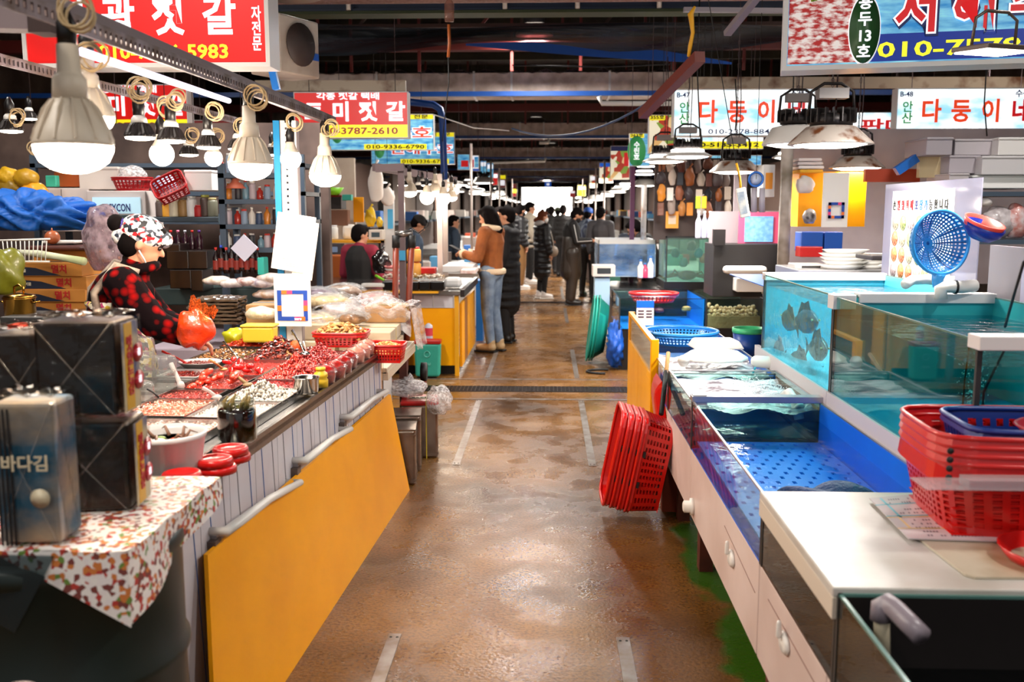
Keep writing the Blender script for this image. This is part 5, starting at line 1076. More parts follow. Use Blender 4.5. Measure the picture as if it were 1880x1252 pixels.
t = thing('bottle', 'blurred amber bottle with a pale cap at the lower left corner', 'bottle', (-.855, 1.42, .30)); q = MB(); q.lathe([(.0001, 0), (.05, 0), (.055, .03), (.055, .14), (.05, .17)], (0, 0, 0), 24); q.build('lower_body', mt('bottle grey', '5a5254', .4), t); q = MB(); q.lathe([(.056, .15), (.058, .17), (.058, .38), (.05, .40)], (0, 0, 0), 24); q.build('amber_label', mt('amber label', '7a2c0c', .3, col2='c8801c', scale=12, lo=.45, hi=.6), t); q = MB(); q.lathe([(.05, .39), (.055, .42), (.055, .5), (.03, .53), (.0001, .53)], (0, 0, 0), 24); q.build('cap', mt('pinkish cap', 'c0aaa6', .4), t)
q = MB(); q.bb((-1.3, 1.2, .0), (-.82, 1.6, .30)); tag(q.build('low_crate', mt('dark crate', '140c0a', .6), bevel=.01), 'dark low crate carrying the amber bottle', 'crate')
# ------------------------------------------------ orange bag, packs, dried goods behind the counter
t = thing('plastic_bag', 'crumpled orange plastic bag in the hands of the vendor', 'bag', at(357, 604, y=4.17)); q = MB(); q.ball((0, 0, 0), (.085, .07, .09), 28, 18)
q.v = [(x * (1 + .10 * math.sin(z * 40 + x * 30) + .05 * math.sin(y * 50)), y * (1 + .1 * math.sin(z * 70)), z * (1 + .1 * math.sin(x * 80 + y * 60))) for x, y, z in q.v]; q.build('bag', mt('orange film', 'dc3e0c', .25, coat=.8, bump=1, bscale=25, sss=.1), t)
q = MB(); q.grid(lambda u, v: (-.03 + .12 * u + .02 * v, .0 + .02 * math.sin(u * 9), .05 + .10 * v * (1 - .6 * u) + .01 * math.sin(u * 25)), 12, 6); q.build('bag_mouth', clear('orange clear film', 'ffb070', 1, .1, bump=1, bscale=20, haze=.35, hazecol='f06a2a'), t)
# stacked flat packs of dried seaweed
for k in range(7):
    q = MB(); w = .30 - .006 * k; ph = k * 1.3
    q.grid(lambda u, v: ((u - .5) * w * (1 + .05 * math.sin(v * 9 + ph)), (v - .5) * .24, .014 * math.sin(u * 3.14) * math.sin(v * 3.14) + .005 * math.sin(u * 23 + ph) * math.sin(v * 17)), 16, 12)
    o = q.build('seaweed_pack', mt('dried kelp in film', '6a5848', .22, col2='3a2c22', scale=14, coat=.9, bump=.8, bscale=20), solid=.012); p = at(402, 592, y=5.55); o.location = (p.x + .012 * math.sin(ph), p.y, p.z + .022 * k + .01); o.rotation_euler = (0, 0, .05 * math.sin(ph * 2))
    tag(o, ['lowest', 'second from the bottom', 'third from the bottom', 'middle', 'third from the top', 'second from the top', 'topmost'][k] + ' flat film pack in the stack of dried kelp behind the counter', 'seaweed pack', 'flat packs of dried kelp')
# ================================================================== SIGNS
def w2(p, y): return p / FPX * y
# near left red sign
L1 = at(45, 118, y=4.6); R1 = at(497, 118, y=4.6); w = R1.x - L1.x
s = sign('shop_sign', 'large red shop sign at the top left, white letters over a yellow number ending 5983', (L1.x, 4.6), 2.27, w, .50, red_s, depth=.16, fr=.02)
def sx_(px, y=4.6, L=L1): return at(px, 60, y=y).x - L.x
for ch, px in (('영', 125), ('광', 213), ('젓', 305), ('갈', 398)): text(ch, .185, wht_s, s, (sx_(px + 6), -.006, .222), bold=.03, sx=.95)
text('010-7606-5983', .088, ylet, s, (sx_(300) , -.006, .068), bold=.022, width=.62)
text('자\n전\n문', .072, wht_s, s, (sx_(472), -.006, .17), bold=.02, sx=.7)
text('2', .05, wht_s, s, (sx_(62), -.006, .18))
# red sign of the second stall, twice
def red_sign(L, y, label, rot=0):
    w_ = 1.09; s = sign('shop_sign', label, (L, y), 2.275, w_, .43, red_s, depth=.14, fr=.008, frame=mt('white frame thin', 'dcd4d4', .4)); panel(s, .008, .008, w_ - .008, .125, yel_s)
    text('각종 젓갈 택배', .07, wht_s, s, (.52, -.008, .385), bold=.03, width=.60)
    for i, ch in enumerate('토미젓갈'): text(ch, .19, wht_s, s, (.19 + i * .26, -.008, .235), bold=.035, sx=1.05)
    text('010-3787-2610', .085, mt('print dark red', 'a01810', .4, emit=.2), s, (.60, -.008, .065), bold=.02, width=.78); return s
red_sign(at(540, 200, y=9.2).x, 9.2, 'red and yellow shop sign with number 3787-2610, at the end of the near lamp rail')
red_sign(at(345, 200, y=8.6).x - 1.09, 8.6, 'red and yellow shop sign seen between the hanging lamps on the left')
def blue_sign(Lpx, y, tp, bp, wpx, label, orange='선해수호', num='010-9336-6790', top='꽃게 전문'):
    a = at(Lpx, bp, y=y); w_ = w2(wpx, y); h_ = at(Lpx, tp, y=y).z - a.z
    s = sign('shop_sign', label, (a.x, y), a.z, w_, h_, sea_s, depth=.1, fr=.008); panel(s, .008, h_ * .86, w_ - .008, h_ - .008, yel_s); text(top, h_ * .12, blk_s, s, (w_ * .8, -.008, h_ * .92), width=w_ * .3)
    text(orange, h_ * .36, wht_s, s, (w_ * .6, -.007, h_ * .46), bold=.07, width=w_ * .78); text(orange, h_ * .36, org_s, s, (w_ * .6, -.009, h_ * .46), bold=.02, width=w_ * .76)
    panel(s, w_ * .35, .01, w_ * .93, h_ * .17, yel_s); text(num, h_ * .15, blk_s, s, (w_ * .64, -.008, h_ * .09), width=w_ * .54)
    f = MB(); f.lathe([(h_ * .16, 0), (.0001, .001)], (0, 0, 0), 18, sy=1.6); o = f.build('picture_spot', grn_s, s); o.location = (w_ * .1, -.006, h_ * .45); o.rotation_euler = (math.pi / 2, 0, 0); return s
blue_sign(600, 12.5, 210, 276, 196, 'blue sea-picture sign with number 9336-6790 just behind the red and yellow one')
blue_sign(682, 15, 243, 302, 152, 'second blue sea-picture sign, lower and farther, beside the dark blue bent pipe')
def plain_sign(label, x0, y0, x1, y1, Y, m, parts, frame=white_mat, **k):
    a = at(x0, y1, y=Y); w_ = w2(x1 - x0, Y); h_ = w2(y1 - y0, Y); s = sign('shop_sign', label, (a.x, Y), a.z, w_, h_, m, depth=.08, fr=.006, frame=frame, **k)
    for p in parts:
        if p[0] == 'b': panel(s, w_ * p[1], h_ * p[2], w_ * p[3], h_ * p[4], p[5])
        elif p[0] == 'o':
            f = MB(); f.lathe([(h_ * p[3], 0), (.0001, .001)], (0, 0, 0), 20, sy=p[4]); o = f.build('spot', p[5], s); o.location = (w_ * p[1], -.006, h_ * p[2]); o.rotation_euler = (math.pi / 2, 0, 0)
        else: text(p[1], h_ * p[4], p[5], s, (w_ * p[2], -.009, h_ * p[3]), bold=.03, width=w_ * p[6] if len(p) > 6 else None)
    return s
plain_sign('yellow sign with big blue letters and number 207-5726 at the left edge', -40, 245, 76, 302, 8.2, yel_s, [('t', '성 보', .62, .55, .42, blu_s, .7), ('t', '여자의 집', .72, .9, .14, redp, .4), ('t', '4207-5726', .62, .12, .15, blk_s, .7)])
plain_sign('yellow sign with blue letters partly hidden behind the red colander', 202, 283, 322, 332, 8.4, yel_s, [('t', '미 성 —', .5, .42, .42, blu_s, .86), ('b', .02, .82, .22, .96, navy_s), ('t', 'B-68', .12, .89, .12, wht_s, .16), ('t', '이만무기', .62, .89, .14, redp, .5)])
plain_sign('smaller yellow and blue sign right of the round bulbs at the left', 321, 300, 362, 335, 8.6, yel_s, [('t', '민', .4, .4, .6, blu_s), ('b', .0, .85, 1, 1, navy_s)])
plain_sign('dark red sign with yellow and pale letters behind the reflector lamps', 356, 222, 455, 276, 9.5, em('dark red sign', '7a1414', .25), [('t', '외포 젓갈', .5, .5, .4, yel_s, .8)])
# near right sign
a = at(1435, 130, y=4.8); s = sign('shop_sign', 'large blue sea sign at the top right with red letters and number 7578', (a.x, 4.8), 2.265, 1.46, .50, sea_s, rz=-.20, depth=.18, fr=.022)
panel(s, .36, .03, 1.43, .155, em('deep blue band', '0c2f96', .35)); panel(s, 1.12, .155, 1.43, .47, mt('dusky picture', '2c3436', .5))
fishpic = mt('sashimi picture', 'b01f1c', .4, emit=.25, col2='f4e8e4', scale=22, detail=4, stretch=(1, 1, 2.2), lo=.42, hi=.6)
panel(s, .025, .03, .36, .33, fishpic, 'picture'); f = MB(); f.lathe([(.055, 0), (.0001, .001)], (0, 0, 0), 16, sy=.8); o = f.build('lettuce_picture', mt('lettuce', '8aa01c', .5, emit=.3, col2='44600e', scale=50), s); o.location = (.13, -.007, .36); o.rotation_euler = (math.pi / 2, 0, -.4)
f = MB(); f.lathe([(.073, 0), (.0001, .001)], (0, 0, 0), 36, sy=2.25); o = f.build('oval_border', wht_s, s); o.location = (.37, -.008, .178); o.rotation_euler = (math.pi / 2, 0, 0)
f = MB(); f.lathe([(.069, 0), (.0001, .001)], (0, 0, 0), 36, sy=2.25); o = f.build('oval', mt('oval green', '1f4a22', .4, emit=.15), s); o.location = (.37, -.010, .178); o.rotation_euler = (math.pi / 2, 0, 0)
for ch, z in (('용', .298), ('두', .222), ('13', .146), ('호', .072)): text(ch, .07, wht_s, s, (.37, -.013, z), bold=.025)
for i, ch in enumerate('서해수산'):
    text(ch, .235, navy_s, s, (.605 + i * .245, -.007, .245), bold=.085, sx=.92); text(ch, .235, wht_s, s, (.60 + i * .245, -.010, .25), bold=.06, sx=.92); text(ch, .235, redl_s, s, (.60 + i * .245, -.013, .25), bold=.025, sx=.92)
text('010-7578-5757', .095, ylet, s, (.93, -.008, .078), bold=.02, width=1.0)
# twin signs B-47, B-48
for lb, L, num in (('bright sky-blue shop sign marked B-47, left of its twin', at(1236, 200, y=8.9).x, 'B-47'), ('bright sky-blue shop sign marked B-48 at the right edge', at(1645, 200, y=8.9).x, 'B-48')):
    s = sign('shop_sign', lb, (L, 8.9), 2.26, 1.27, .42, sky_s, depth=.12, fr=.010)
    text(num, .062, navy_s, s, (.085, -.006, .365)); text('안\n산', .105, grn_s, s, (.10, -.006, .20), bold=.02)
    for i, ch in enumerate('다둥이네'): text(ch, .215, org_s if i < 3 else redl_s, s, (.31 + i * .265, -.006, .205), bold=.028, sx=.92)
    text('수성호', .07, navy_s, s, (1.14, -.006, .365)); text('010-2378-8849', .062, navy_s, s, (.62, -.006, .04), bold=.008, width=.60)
plain_sign('blue and white sign with red letters behind the rusty lamps', 1562, 210, 1722, 273, 13, sky_s, [('b', 0, 0, 1, .28, blu_s), ('t', '판매', .35, .6, .42, redl_s, .5), ('b', .55, .02, .8, .26, yel_s), ('t', '0313', .67, .13, .2, blk_s, .2)])
plain_sign('narrow yellow and blue sign with red letters below the B-47 sign', 1240, 238, 1396, 274, 10.5, sky_s, [('t', '인천수산', .45, .8, .4, redl_s, .7), ('b', 0, 0, 1, .38, yel_s), ('t', '010-5135-3412', .55, .2, .28, blk_s, .8)])
plain_sign('yellow-banded blue sign with number ending 6790 beyond the B-47 sign', 1206, 286, 1392, 304, 12, sea_s, [('b', 0, .3, .42, 1, yel_s), ('t', '6790', .2, .6, .5, blk_s, .25)])
picm = multi('food picture', ['e8e4c8', 'd8b070', 'a83420', 'f0ead0', '7a9a3c', 'e8c890'], 9, .4, emit=.4)
plain_sign('tall food-picture sign with a yellow 355 label', 1190, 214, 1240, 282, 10, picm, [('b', 0, .86, .6, 1, yel_s), ('t', '355호', .3, .93, .12, blk_s, .5)])
plain_sign('green oval sign with a yellow 363 label', 1155, 247, 1192, 305, 11, sea_s, [('b', 0, .86, .7, 1, yel_s), ('t', '363호', .35, .93, .12, blk_s, .6), ('o', .35, .45, .28, 1.7, grn_s), ('t', '수\n린\n호', .35, .45, .2, wht_s)])
plain_sign('small yellow strip sign low among the far lamps at the right', 1204, 313, 1238, 323, 14, yel_s, [('t', '4515', .5, .5, .7, blk_s, .8)])
plain_sign('white and red sign high up far down the right side', 1120, 270, 1155, 330, 16, picm, [('b', 0, .85, 1, 1, navy_s), ('b', .7, .4, 1, .8, redl_s)])
plain_sign('tiny cream picture sign far down the right side', 1100, 300, 1125, 336, 22, picm, [('b', 0, .8, 1, 1, blu_s)])
plain_sign('cluster-end turquoise sign far down the left side', 840, 284, 862, 312, 16, sea_s, [('b', .3, .2, .9, .6, redl_s)])
plain_sign('turquoise and red sign beside the green and blue one far left of the aisle', 861, 286, 879, 310, 17, wht_s, [('b', .1, .1, .5, .7, redl_s), ('b', .55, .1, .95, .9, sea_s)])
plain_sign('yellow-topped blue sign far down the left of the aisle', 862 + 2, 287, 880, 314, 19, blu_s, [('b', 0, .7, 1, 1, yel_s), ('t', '젓', .5, .35, .4, wht_s)])
plain_sign('dark red sign with a white square far down the left of the aisle', 916, 322, 929, 345, 28, em('dark red sign', '7a1414', .25), [('b', 0, .7, 1, 1, yel_s), ('b', .2, .2, .8, .6, wht_s)])
plain_sign('small blue sign under the far ceiling lamp', 1000, 334, 1012, 343, 50, blu_s, [('b', .3, .3, .7, .7, wht_s)])
plain_sign('red round-cornered sign at the end of the left row', 939, 338, 950, 361, 34, em('dark red sign', '7a1414', .25), [('b', .2, .3, .8, .6, yel_s)])
for i, (x0, y0, x1, y1, Y, m) in enumerate(((882, 296, 893, 320, 21, sea_s), (894, 300, 906, 326, 23, sea_s), (1060, 340, 1075, 360, 30, yel_s), (1082, 322, 1096, 345, 26, picm), (905, 318, 914, 340, 30, redp), (1046, 350, 1056, 362, 38, redp))):
    plain_sign(['pale green-blue sign between lamps far down the left', 'blue sign directly after the pale green-blue one far down the left', 'small yellow sign far down the right row', 'small picture sign far down the right row', 'thin dark red sign far down the left row', 'tiny dark red sign at the far end of the right row'][i], x0, y0, x1, y1, Y, m, [('b', .1, .6, .9, .9, wht_s)])
# ================================================================== PENDANT LAMPS
P = pendant
P(1524, 266, 148, 'biggest rusty pendant lamp, hanging in front of the B-47 sign’s right end', 'rusty', power=28, up=.6)
P(1462, 266, 120, 'pale pendant lamp half hidden behind the biggest rusty one', 'pale', up=.6)
P(1350, 316, 92, 'rusty pendant lamp with the yellow strap hanging below it', 'rusty', power=20, up=.9)
P(1573, 309, 96, 'rusty pendant lamp below the biggest one', 'rusty', power=20, up=.9)
P(1452, 290, 66, 'flat white-rimmed lamp left of the rusty pair', 'flat', power=20, up=1)
P(1638, 290, 64, 'flat white-rimmed lamp between the rusty pair and the B-48 sign', 'flat', power=20, up=1)
P(1804, 290, 72, 'flat white-rimmed lamp under the B-48 sign', 'flat', power=12, up=1)
P(1893, 297, 60, 'flat lamp cut by the right edge of the picture', 'flat', up=1)
P(1262, 288, 88, 'dark-topped lamp with two bright rings above the smaller ones', 'flat', power=45, up=.9)
P(1220, 297, 80, 'flat lamp overlapping the two-ringed one', 'flat', power=30, up=.9)
P(1188, 305, 52, 'flat dark-topped lamp at the left of the near cluster', 'flat', power=40, up=.9)
for i, (px, py, w_, st) in enumerate(((1184, 341, 42, 'pale'), (1183, 320, 44, 'flat'), (1150, 342, 36, 'flat'), (1140, 347, 34, 'flat'), (1130, 353, 28, 'flat'), (1095, 367, 32, 'pale'), (1062, 364, 14, 'flat'), (1080, 372, 20, 'flat'), (1213, 358, 20, 'pale'), (1100, 356, 20, 'flat'), (1118, 360, 22, 'flat'))):
    P(px, py, w_, ['white bell lamp beside the purple post', 'flat lamp just above the white bell lamp', 'topmost of the three stacked lamps left of the purple post', 'middle of the three stacked lamps left of the purple post', 'lowest of the three stacked lamps left of the purple post', 'grey-topped lamp above the crowd on the right', 'tiny lamp right of the far window', 'small lamp between the far window and the grey-topped lamp', 'small white spot lamp over the far right stall', 'small lamp above the grey-topped one', 'small lamp right of the grey-topped one'][i], st, power=60 if i in (0, 2, 5) else 0, up=.7, group='far pendant lamps')
for i, (px, py, w_) in enumerate(((888, 336, 40), (866, 343, 26), (872, 356, 26), (846, 340, 30), (917, 357, 24), (930, 345, 12), (905, 365, 14), (912, 346, 14), (857, 330, 26), (842, 352, 24), (925, 366, 12), (936, 372, 12))):
    P(px, py, w_, ['cleanest white far lamp on the left, just above the brown-jacketed woman', 'flat far lamp left of the cleanest white one', 'far lamp below the cleanest white one', 'far lamp at the left end of the far cluster', 'far lamp beside the dark red sign', 'tiny far lamp left of the bright window', 'tiny far lamp over the woman’s shoulder', 'tiny far lamp above the one by the dark red sign', 'far lamp high in the left cluster', 'far lamp low at the left end of the cluster', 'tiny far lamp low beside the window', 'tiny far lamp lowest beside the window'][i], 'pale', power=60 if i in (0, 3) else 0, up=.7, group='far pendant lamps')
P(700, 335, 26, 'small yellow-lit lamp over the second stall', 'pale', up=.5, group='second stall lamps'); P(660, 345, 18, 'small caged lamp beside the green basket', 'pale', up=.5, group='second stall lamps')
# hall lamps above the aisle
def hall(px, py, w_, label, power):
    y = .45 * FPX / w_; p = at(px, py, y=y); t = thing('hall_lamp', label, 'lamp', p, group='hall lamps above the aisle'); a = MB(); a.lathe([(.225, 0), (.23, .01), (.19, .11), (.10, .13), (.10, .12), (.18, .10), (.21, .004)], (0, 0, 0), 30); a.build('reflector', mt('hall reflector', '6a6258', .4, .5), t)
    a = MB(); a.lathe([(.20, .02), (.0001, .03)], (0, 0, 0), 26); a.build('diffuser', disc_glow, t); a = MB(); a.box((0, 0, .2), (.24, .12, .1)); a.bar((0, 0, .25), (0, 0, min(1.2, 5.1 - p.z)), .015); a.build('ballast', heat, t)
    area_light('lamp_light', (0, 0, -.02), .4, power, (1, .96, .9), parent=t)
hall(981, 66, 66, 'hall lamp under the roof above the middle of the aisle', 130); hall(984, 228, 38, 'second hall lamp above the aisle', 130); hall(1013, 272, 27, 'third hall lamp above the aisle', 120); hall(1004, 330, 15, 'far hall lamp above the aisle end', 160)
hall(530, -6, 118, 'white-glowing hall lamp cut by the top edge above the left stall', 70)
# square flood lamp at the upper right
p = at(1822, 96, y=4.1); t = thing('flood_lamp', 'flat square flood lamp hanging before the big blue sign', 'lamp', p, rot=(.05, 0, .35)); q = MB(); q.box((0, 0, .012), (.24, .20, .02)); q.build('housing', mt('flood grey', '6c5c54', .4, .4), t, bevel=.004); q = MB(); q.box((0, 0, -.001), (.22, .18, .006)); q.build('diffuser', disc_glow, t); q = MB(); q.tube([(-.11, 0, .02), (-.10, 0, .13), (-.05, 0, .16), (.06, 0, .16), (.11, 0, .13), (.11, 0, .02)], .007, 6); q.build('bracket', mt('flood grey'), t); q = MB(); q.tube([(0, 0, .16), (0, 0, .5)], .004, 5); q.build('wire', rubber, t)
area_light('lamp_light', (0, 0, -.02), .2, 30, (1, .97, .92), parent=t)
# unseen fill lamps added to brighten the stalls and aisle, shaped like hall fittings
for i, (x, y) in enumerate(((-2.9, 2.6), (-2.6, 1.0), (2.8, 1.2), (3.2, 4.8), (-3.6, 5.0), (0, -2), (4.2, 9.5), (-4.6, 10))):
    t = thing('hall_lamp', 'added fill lamp out of the picture ' + ('above the middle of the aisle', 'above the near drum', 'above the near empty tank', 'above the nested baskets', 'above the vendor', 'behind the viewer', 'above the foam boxes', 'above the far fridge')[i], 'lamp', (x, y, 3.95), group='added fill lamps out of view'); a = MB(); a.lathe([(.225, 0), (.23, .01), (.19, .11), (.10, .13), (.10, .12), (.18, .10), (.21, .004)], (0, 0, 0), 24); a.build('reflector', mt('hall reflector'), t); a = MB(); a.lathe([(.20, .02), (.0001, .03)], (0, 0, 0), 26); a.build('diffuser', disc_glow, t); a = MB(); a.bar((0, 0, .1), (0, 0, 1.15), .015); a.build('stem', heat, t)
    area_light('lamp_light', (0, 0, -.02), .4, (30, 55, 70, 60, 60, 50, 90, 70)[i], (1, .95, .88), parent=t)
for i, (px, a, b_) in enumerate(((1285, 0, 250), (1350, 165, 240), (1525, 40, 120), (1455, 0, 210), (1812, 130, 250))):
    cable([at(px, a - 20, y=7.5), at(px + (3 if i % 2 else -5), (a + b_) / 2, y=7.5), at(px, b_, y=7.5)], .005, rubber, ['black cord hanging left of the B-47 lettering', 'thin cord hanging over the B-47 sign', 'cable looping down beside the fish picture of the big blue sign', 'thick cord down the left edge of the big blue sign', 'cord hanging across the B-48 sign'][i])
# air conditioner unit behind the near red sign
p = at(515, 132, y=5.4); t = thing('air_conditioner', 'grimy white air-conditioner unit mounted behind the red sign', 'air conditioner', p, rz=1.12); q = MB(); q.bb((0, 0, 0), (.34, .22, .32)); q.build('casing', mt('grimy white', 'a69a90', .45, col2='8a7a70', scale=5), t, bevel=.01)
for k in range(10): q = MB(); q.bb((-.004, .02, .02 + k * .029), (.0, .2, .034 + k * .029)); q.build('louvre', mt('dark gap', '2a1c18', .6), t)
q = MB(); q.lathe([(.12, 0), (.12, .006), (.0001, .008)], (0, 0, 0), 24); o = q.build('fan_grille', mt('dark gap'), t); o.location = (.17, -.006, .17); o.rotation_euler = (math.pi / 2, 0, 0); q = MB(); q.bb((.25, -.004, .1), (.33, 0, .14)); q.build('label', mt('blue label', '1a4a9a', .4), t)
# ================================================================== GENERIC SMALL THINGS placed from measured corners
def M_(c, r=.5): return c if not isinstance(c, str) else mt('c ' + c, c, r)
def bx(label, name, cat, x0, y0, x1, y1, Y, d, m, rz=0, lid=None, bev=.006, kind='box', group=None, rot=None, label_m=None):
    a = at(x0, y1, y=Y); b_ = at(x1, y0, y=Y); w, h = b_.x - a.x, b_.z - a.z; m = M_(m)
    t = thing(name, label, cat, ((a.x + b_.x) / 2, Y + d / 2, a.z), rz, group=group, rot=rot); q = MB(); q.box((0, 0, h / 2 * (.9 if lid else 1)), (w, d, h * (.9 if lid else 1)), top=(1.0, 1.0)); q.build('body', m, t, bevel=bev)
    if lid: q = MB(); q.box((0, 0, h * .93), (w * 1.04, d * 1.04, h * .14)); q.build('lid', M_(lid), t, bevel=bev)
    if kind == 'carton': q = MB(); q.bb((-w / 2, -.025, h + .0005), (w / 2, .025, h + .002)); q.build('tape', mt('tape', 'b08a4a', .3), t)
    if label_m: q = MB(); q.bb((-w * .3, -d / 2 - .002, h * .25), (w * .3, -d / 2, h * .75)); q.build('label', M_(label_m), t)
    return t
def bagthing(label, px, py, Y, r, m, name='plastic_bag', cat='bag', seed=1, knot=True, **k):
    p = at(px, py, y=Y); t = thing(name, label, cat, p, **k); rr = random.Random(seed); f = [(rr.uniform(4, 9), rr.uniform(4, 9), rr.uniform(0, 6)) for _ in range(5)]; q = MB(); q.ball((0, 0, 0), r, 24, 16); R0 = max(r)
    o = []
    for x, y, z in q.v:
        d = sum(math.sin(x / R0 * a + z / R0 * b2 + y / R0 * 3 + p_) for a, b2, p_ in f) / 5; kk = 1 + .18 * d; o.append((x * kk, y * kk, max(z * kk, -r[2] * .85)))
    q.v = o; q.build('bag', m, t)
    if knot: q = MB(); q.tube([(0, 0, r[2] * .9), (.01, 0, r[2] * 1.1), (.03, 0, r[2] * 1.3)], [r[0] * .25, r[0] * .1, r[0] * .2], 8); q.build('knot', m, t)
    return t
def jar(label, px, py, Y, r, h, m, cap, name='jar', cat='jar', group=None, neck=.8):
    p = at(px, py, y=Y); t = thing(name, label, cat, p, group=group); q = MB(); q.lathe([(.0001, 0), (r * .95, 0), (r, h * .06), (r, h * .78), (r * neck, h * .88)], (0, 0, 0), 16); q.build('body', M_(m), t); q = MB(); q.lathe([(r * neck, h * .86), (r * neck, h), (.0001, h)], (0, 0, 0), 16); q.build('cap', M_(cap), t); return t
def bottle(label, px, py, Y, r, h, m, cap, group=None, lab=None):
    p = at(px, py, y=Y); t = thing('bottle', label, 'bottle', p, group=group); q = MB(); q.lathe([(.0001, 0), (r * .95, 0), (r, h * .04), (r, h * .6), (r * .4, h * .78), (r * .35, h * .92)], (0, 0, 0), 14); q.build('body', M_(m, .15), t); q = MB(); q.lathe([(r * .42, h * .9), (r * .42, h), (.0001, h)], (0, 0, 0), 12); q.build('cap', M_(cap), t)
    if lab: q = MB(); q.lathe([(r * 1.01, h * .15), (r * 1.01, h * .5)], (0, 0, 0), 14); q.f = q.f[:14]; q.mi = q.mi[:14]; q.sm = q.sm[:14]; q.build('label', M_(lab), t)
    return t
def shelf(label, x0, x1, Y, d, levels, m, posts=True, top=None, name='shelf_rack', pl=None):
    """levels: world z of boards"""
    t = thing(name, label, 'shelf', (x0, Y, 0)); w = x1 - x0; zt = top or max(levels)
    for z in levels: q = MB(); q.bb((0, 0, z - .03), (w, d, z)); q.build('board', m, t)
    if posts:
        for a in (0, w - .04):
            for b2 in (0, d - .04): q = MB(); q.bb((a, b2, 0), (a + .04, b2 + .04, zt)); q.build('post', pl or m, t)
    return t
ob = mt('orange cabinet', 'b0560e', .5); ych = mt('yellow ledge', 'e6a21a', .4)
# ---------------- table with boxes after the salted counter
t = thing('packing_table', 'pale-edged table with boxes and dried goods beyond the counter', 'table', (-1.95, 5.16, 0)); q = MB(); q.bb((0, 0, .70), (1.07, 1.10, .735)); q.build('table_top', mt('cream rail', 'd2c2aa', .4), t, bevel=.004); q = MB(); q.bb((1.04, 0, .665), (1.075, 1.10, .71)); q.build('edge_rail', mt('cream rail'), t)
for x, y in ((.02, .05), (.98, .06), (.02, 1.0), (.98, 1.0)): q = MB(); q.bb((x, y, 0), (x + .05, y + .05, .70)); q.build('leg', mt('reddish wood'), t)
q = MB(); q.bb((.2, .2, .0), (.95, .9, .62)); tag(q.build('cold_box', white_mat, None, bevel=.02), 'white box stored under the packing table', 'box'); bpy.data.objects['cold_box'].location = (-1.95, 5.16, 0)
cbx = mt('pale carton', 'cfbfa6', .6, col2='bda98c', scale=4); kraft = mt('kraft carton', 'b98c5a', .65, col2='a87a48', scale=5)
def carton(label, c, d, m, rz=0):
    t = thing('carton', label, 'box', c, rz, group='cartons on the packing table'); q = MB(); q.box((0, 0, d[2] / 2), d); q.build('body', m, t, bevel=.004); q = MB(); q.bb((-d[0] / 2 - .001, -.006, d[2] * .0), (d[0] / 2 + .001, .006, d[2] + .002)); q.build('strap', mt('yellow strap', 'd8c03a', .4), t); q = MB(); q.bb((-d[0] / 2, -.02, d[2]), (d[0] / 2, .02, d[2] + .0015)); q.build('tape', mt('tape'), t)
carton('lower pale carton nearest the aisle on the packing table', (-1.06, 5.72, .737), (.30, .52, .075), cbx); carton('upper pale carton nearest the aisle on the packing table', (-1.065, 5.74, .814), (.29, .50, .075), cbx, .03)
carton('lower pale carton of the inner pile', (-1.40, 5.75, .737), (.3, .45, .09), cbx); carton('upper pale carton of the inner pile, by the dried goods', (-1.40, 5.80, .829), (.3, .4, .09), cbx, -.04); carton('brown carton open under the clear film at the corner of the packing table', (-1.03, 6.10, .891), (.26, .26, .10), kraft, .05)
q = MB(); q.grid(lambda u, v: (-1.28 + .42 * u + .03 * math.sin(v * 9), 5.98 + .36 * v, 1.03 - .05 * u + .02 * math.sin(u * 14 + v * 8)), 16, 12); q.grid(lambda u, v: (-.862 + .03 * math.sin(u * 11) + .04 * v, 5.98 + .36 * u, .975 - .26 * v + .01 * math.sin(u * 20)), 16, 10); q.grid(lambda u, v: (-1.28 + .42 * u, 5.965 - .02 * math.sin(v * 7), 1.03 - .05 * u - .16 * v + .02 * math.sin(u * 17)), 16, 8)
tag(q.build('plastic_cover', clear('loose cover film', 'ffffff', 1, .12, bump=1, bscale=12, haze=.32, hazecol='e8e0e0')), 'loose clear film draped over the end of the packing table', 'plastic sheet')
def redbasket(label, u, v, L, Wd, H, z=.86, cols=None, pile=0, rz=0, size=.03, seed=1, n=350):
    t = thing('basket', label, 'basket', cpt(u, v, z), rz, group='red baskets of dried goods'); basket(t, L, Wd, H, red_pl, expo=5, taper=.85, nu=40, nv=4, rim=.007)
    if cols:
        rr = random.Random(seed); hf = lambda x, y: H * .55 + pile * max(0, 1 - (x * x * 4 / L / L + y * y * 4 / Wd / Wd)); b_ = MB(); b_.grid(lambda a, c: ((a - .5) * L * .82, (c - .5) * Wd * .82, hf((a - .5) * L, (c - .5) * Wd) - .005), 10, 10); b_.build('food_bed', mt('bed ' + cols[0], cols[0], .6, bump=1, bscale=60), t)
        scraps(t, 'dried_food', cols, n, lambda r: ((r.random() - .5) * L * .84, (r.random() - .5) * Wd * .84), size, rr, hf, rough=.6)
redbasket('red basket of long tan dried strips beyond the tubs', .27, 5.0 + .25, .30, .22, .075, z=.85, cols=['c08a4a', 'd8a868', 'a06a30'], pile=.05, size=.05, seed=3)
redbasket('red basket of small golden dried shrimp at the counter end', -.03, 5.02, .20, .20, .09, z=.80, cols=['e0a858', 'eec080', 'c88a40'], pile=.04, size=.02, seed=4)
redbasket('shallow red tray of pink dried shrimp at the back of the packing table', .42, 6.45, .24, .2, .04, z=.90, cols=['e0a890', 'd89078', 'eec8b4'], pile=.03, size=.02, seed=5)
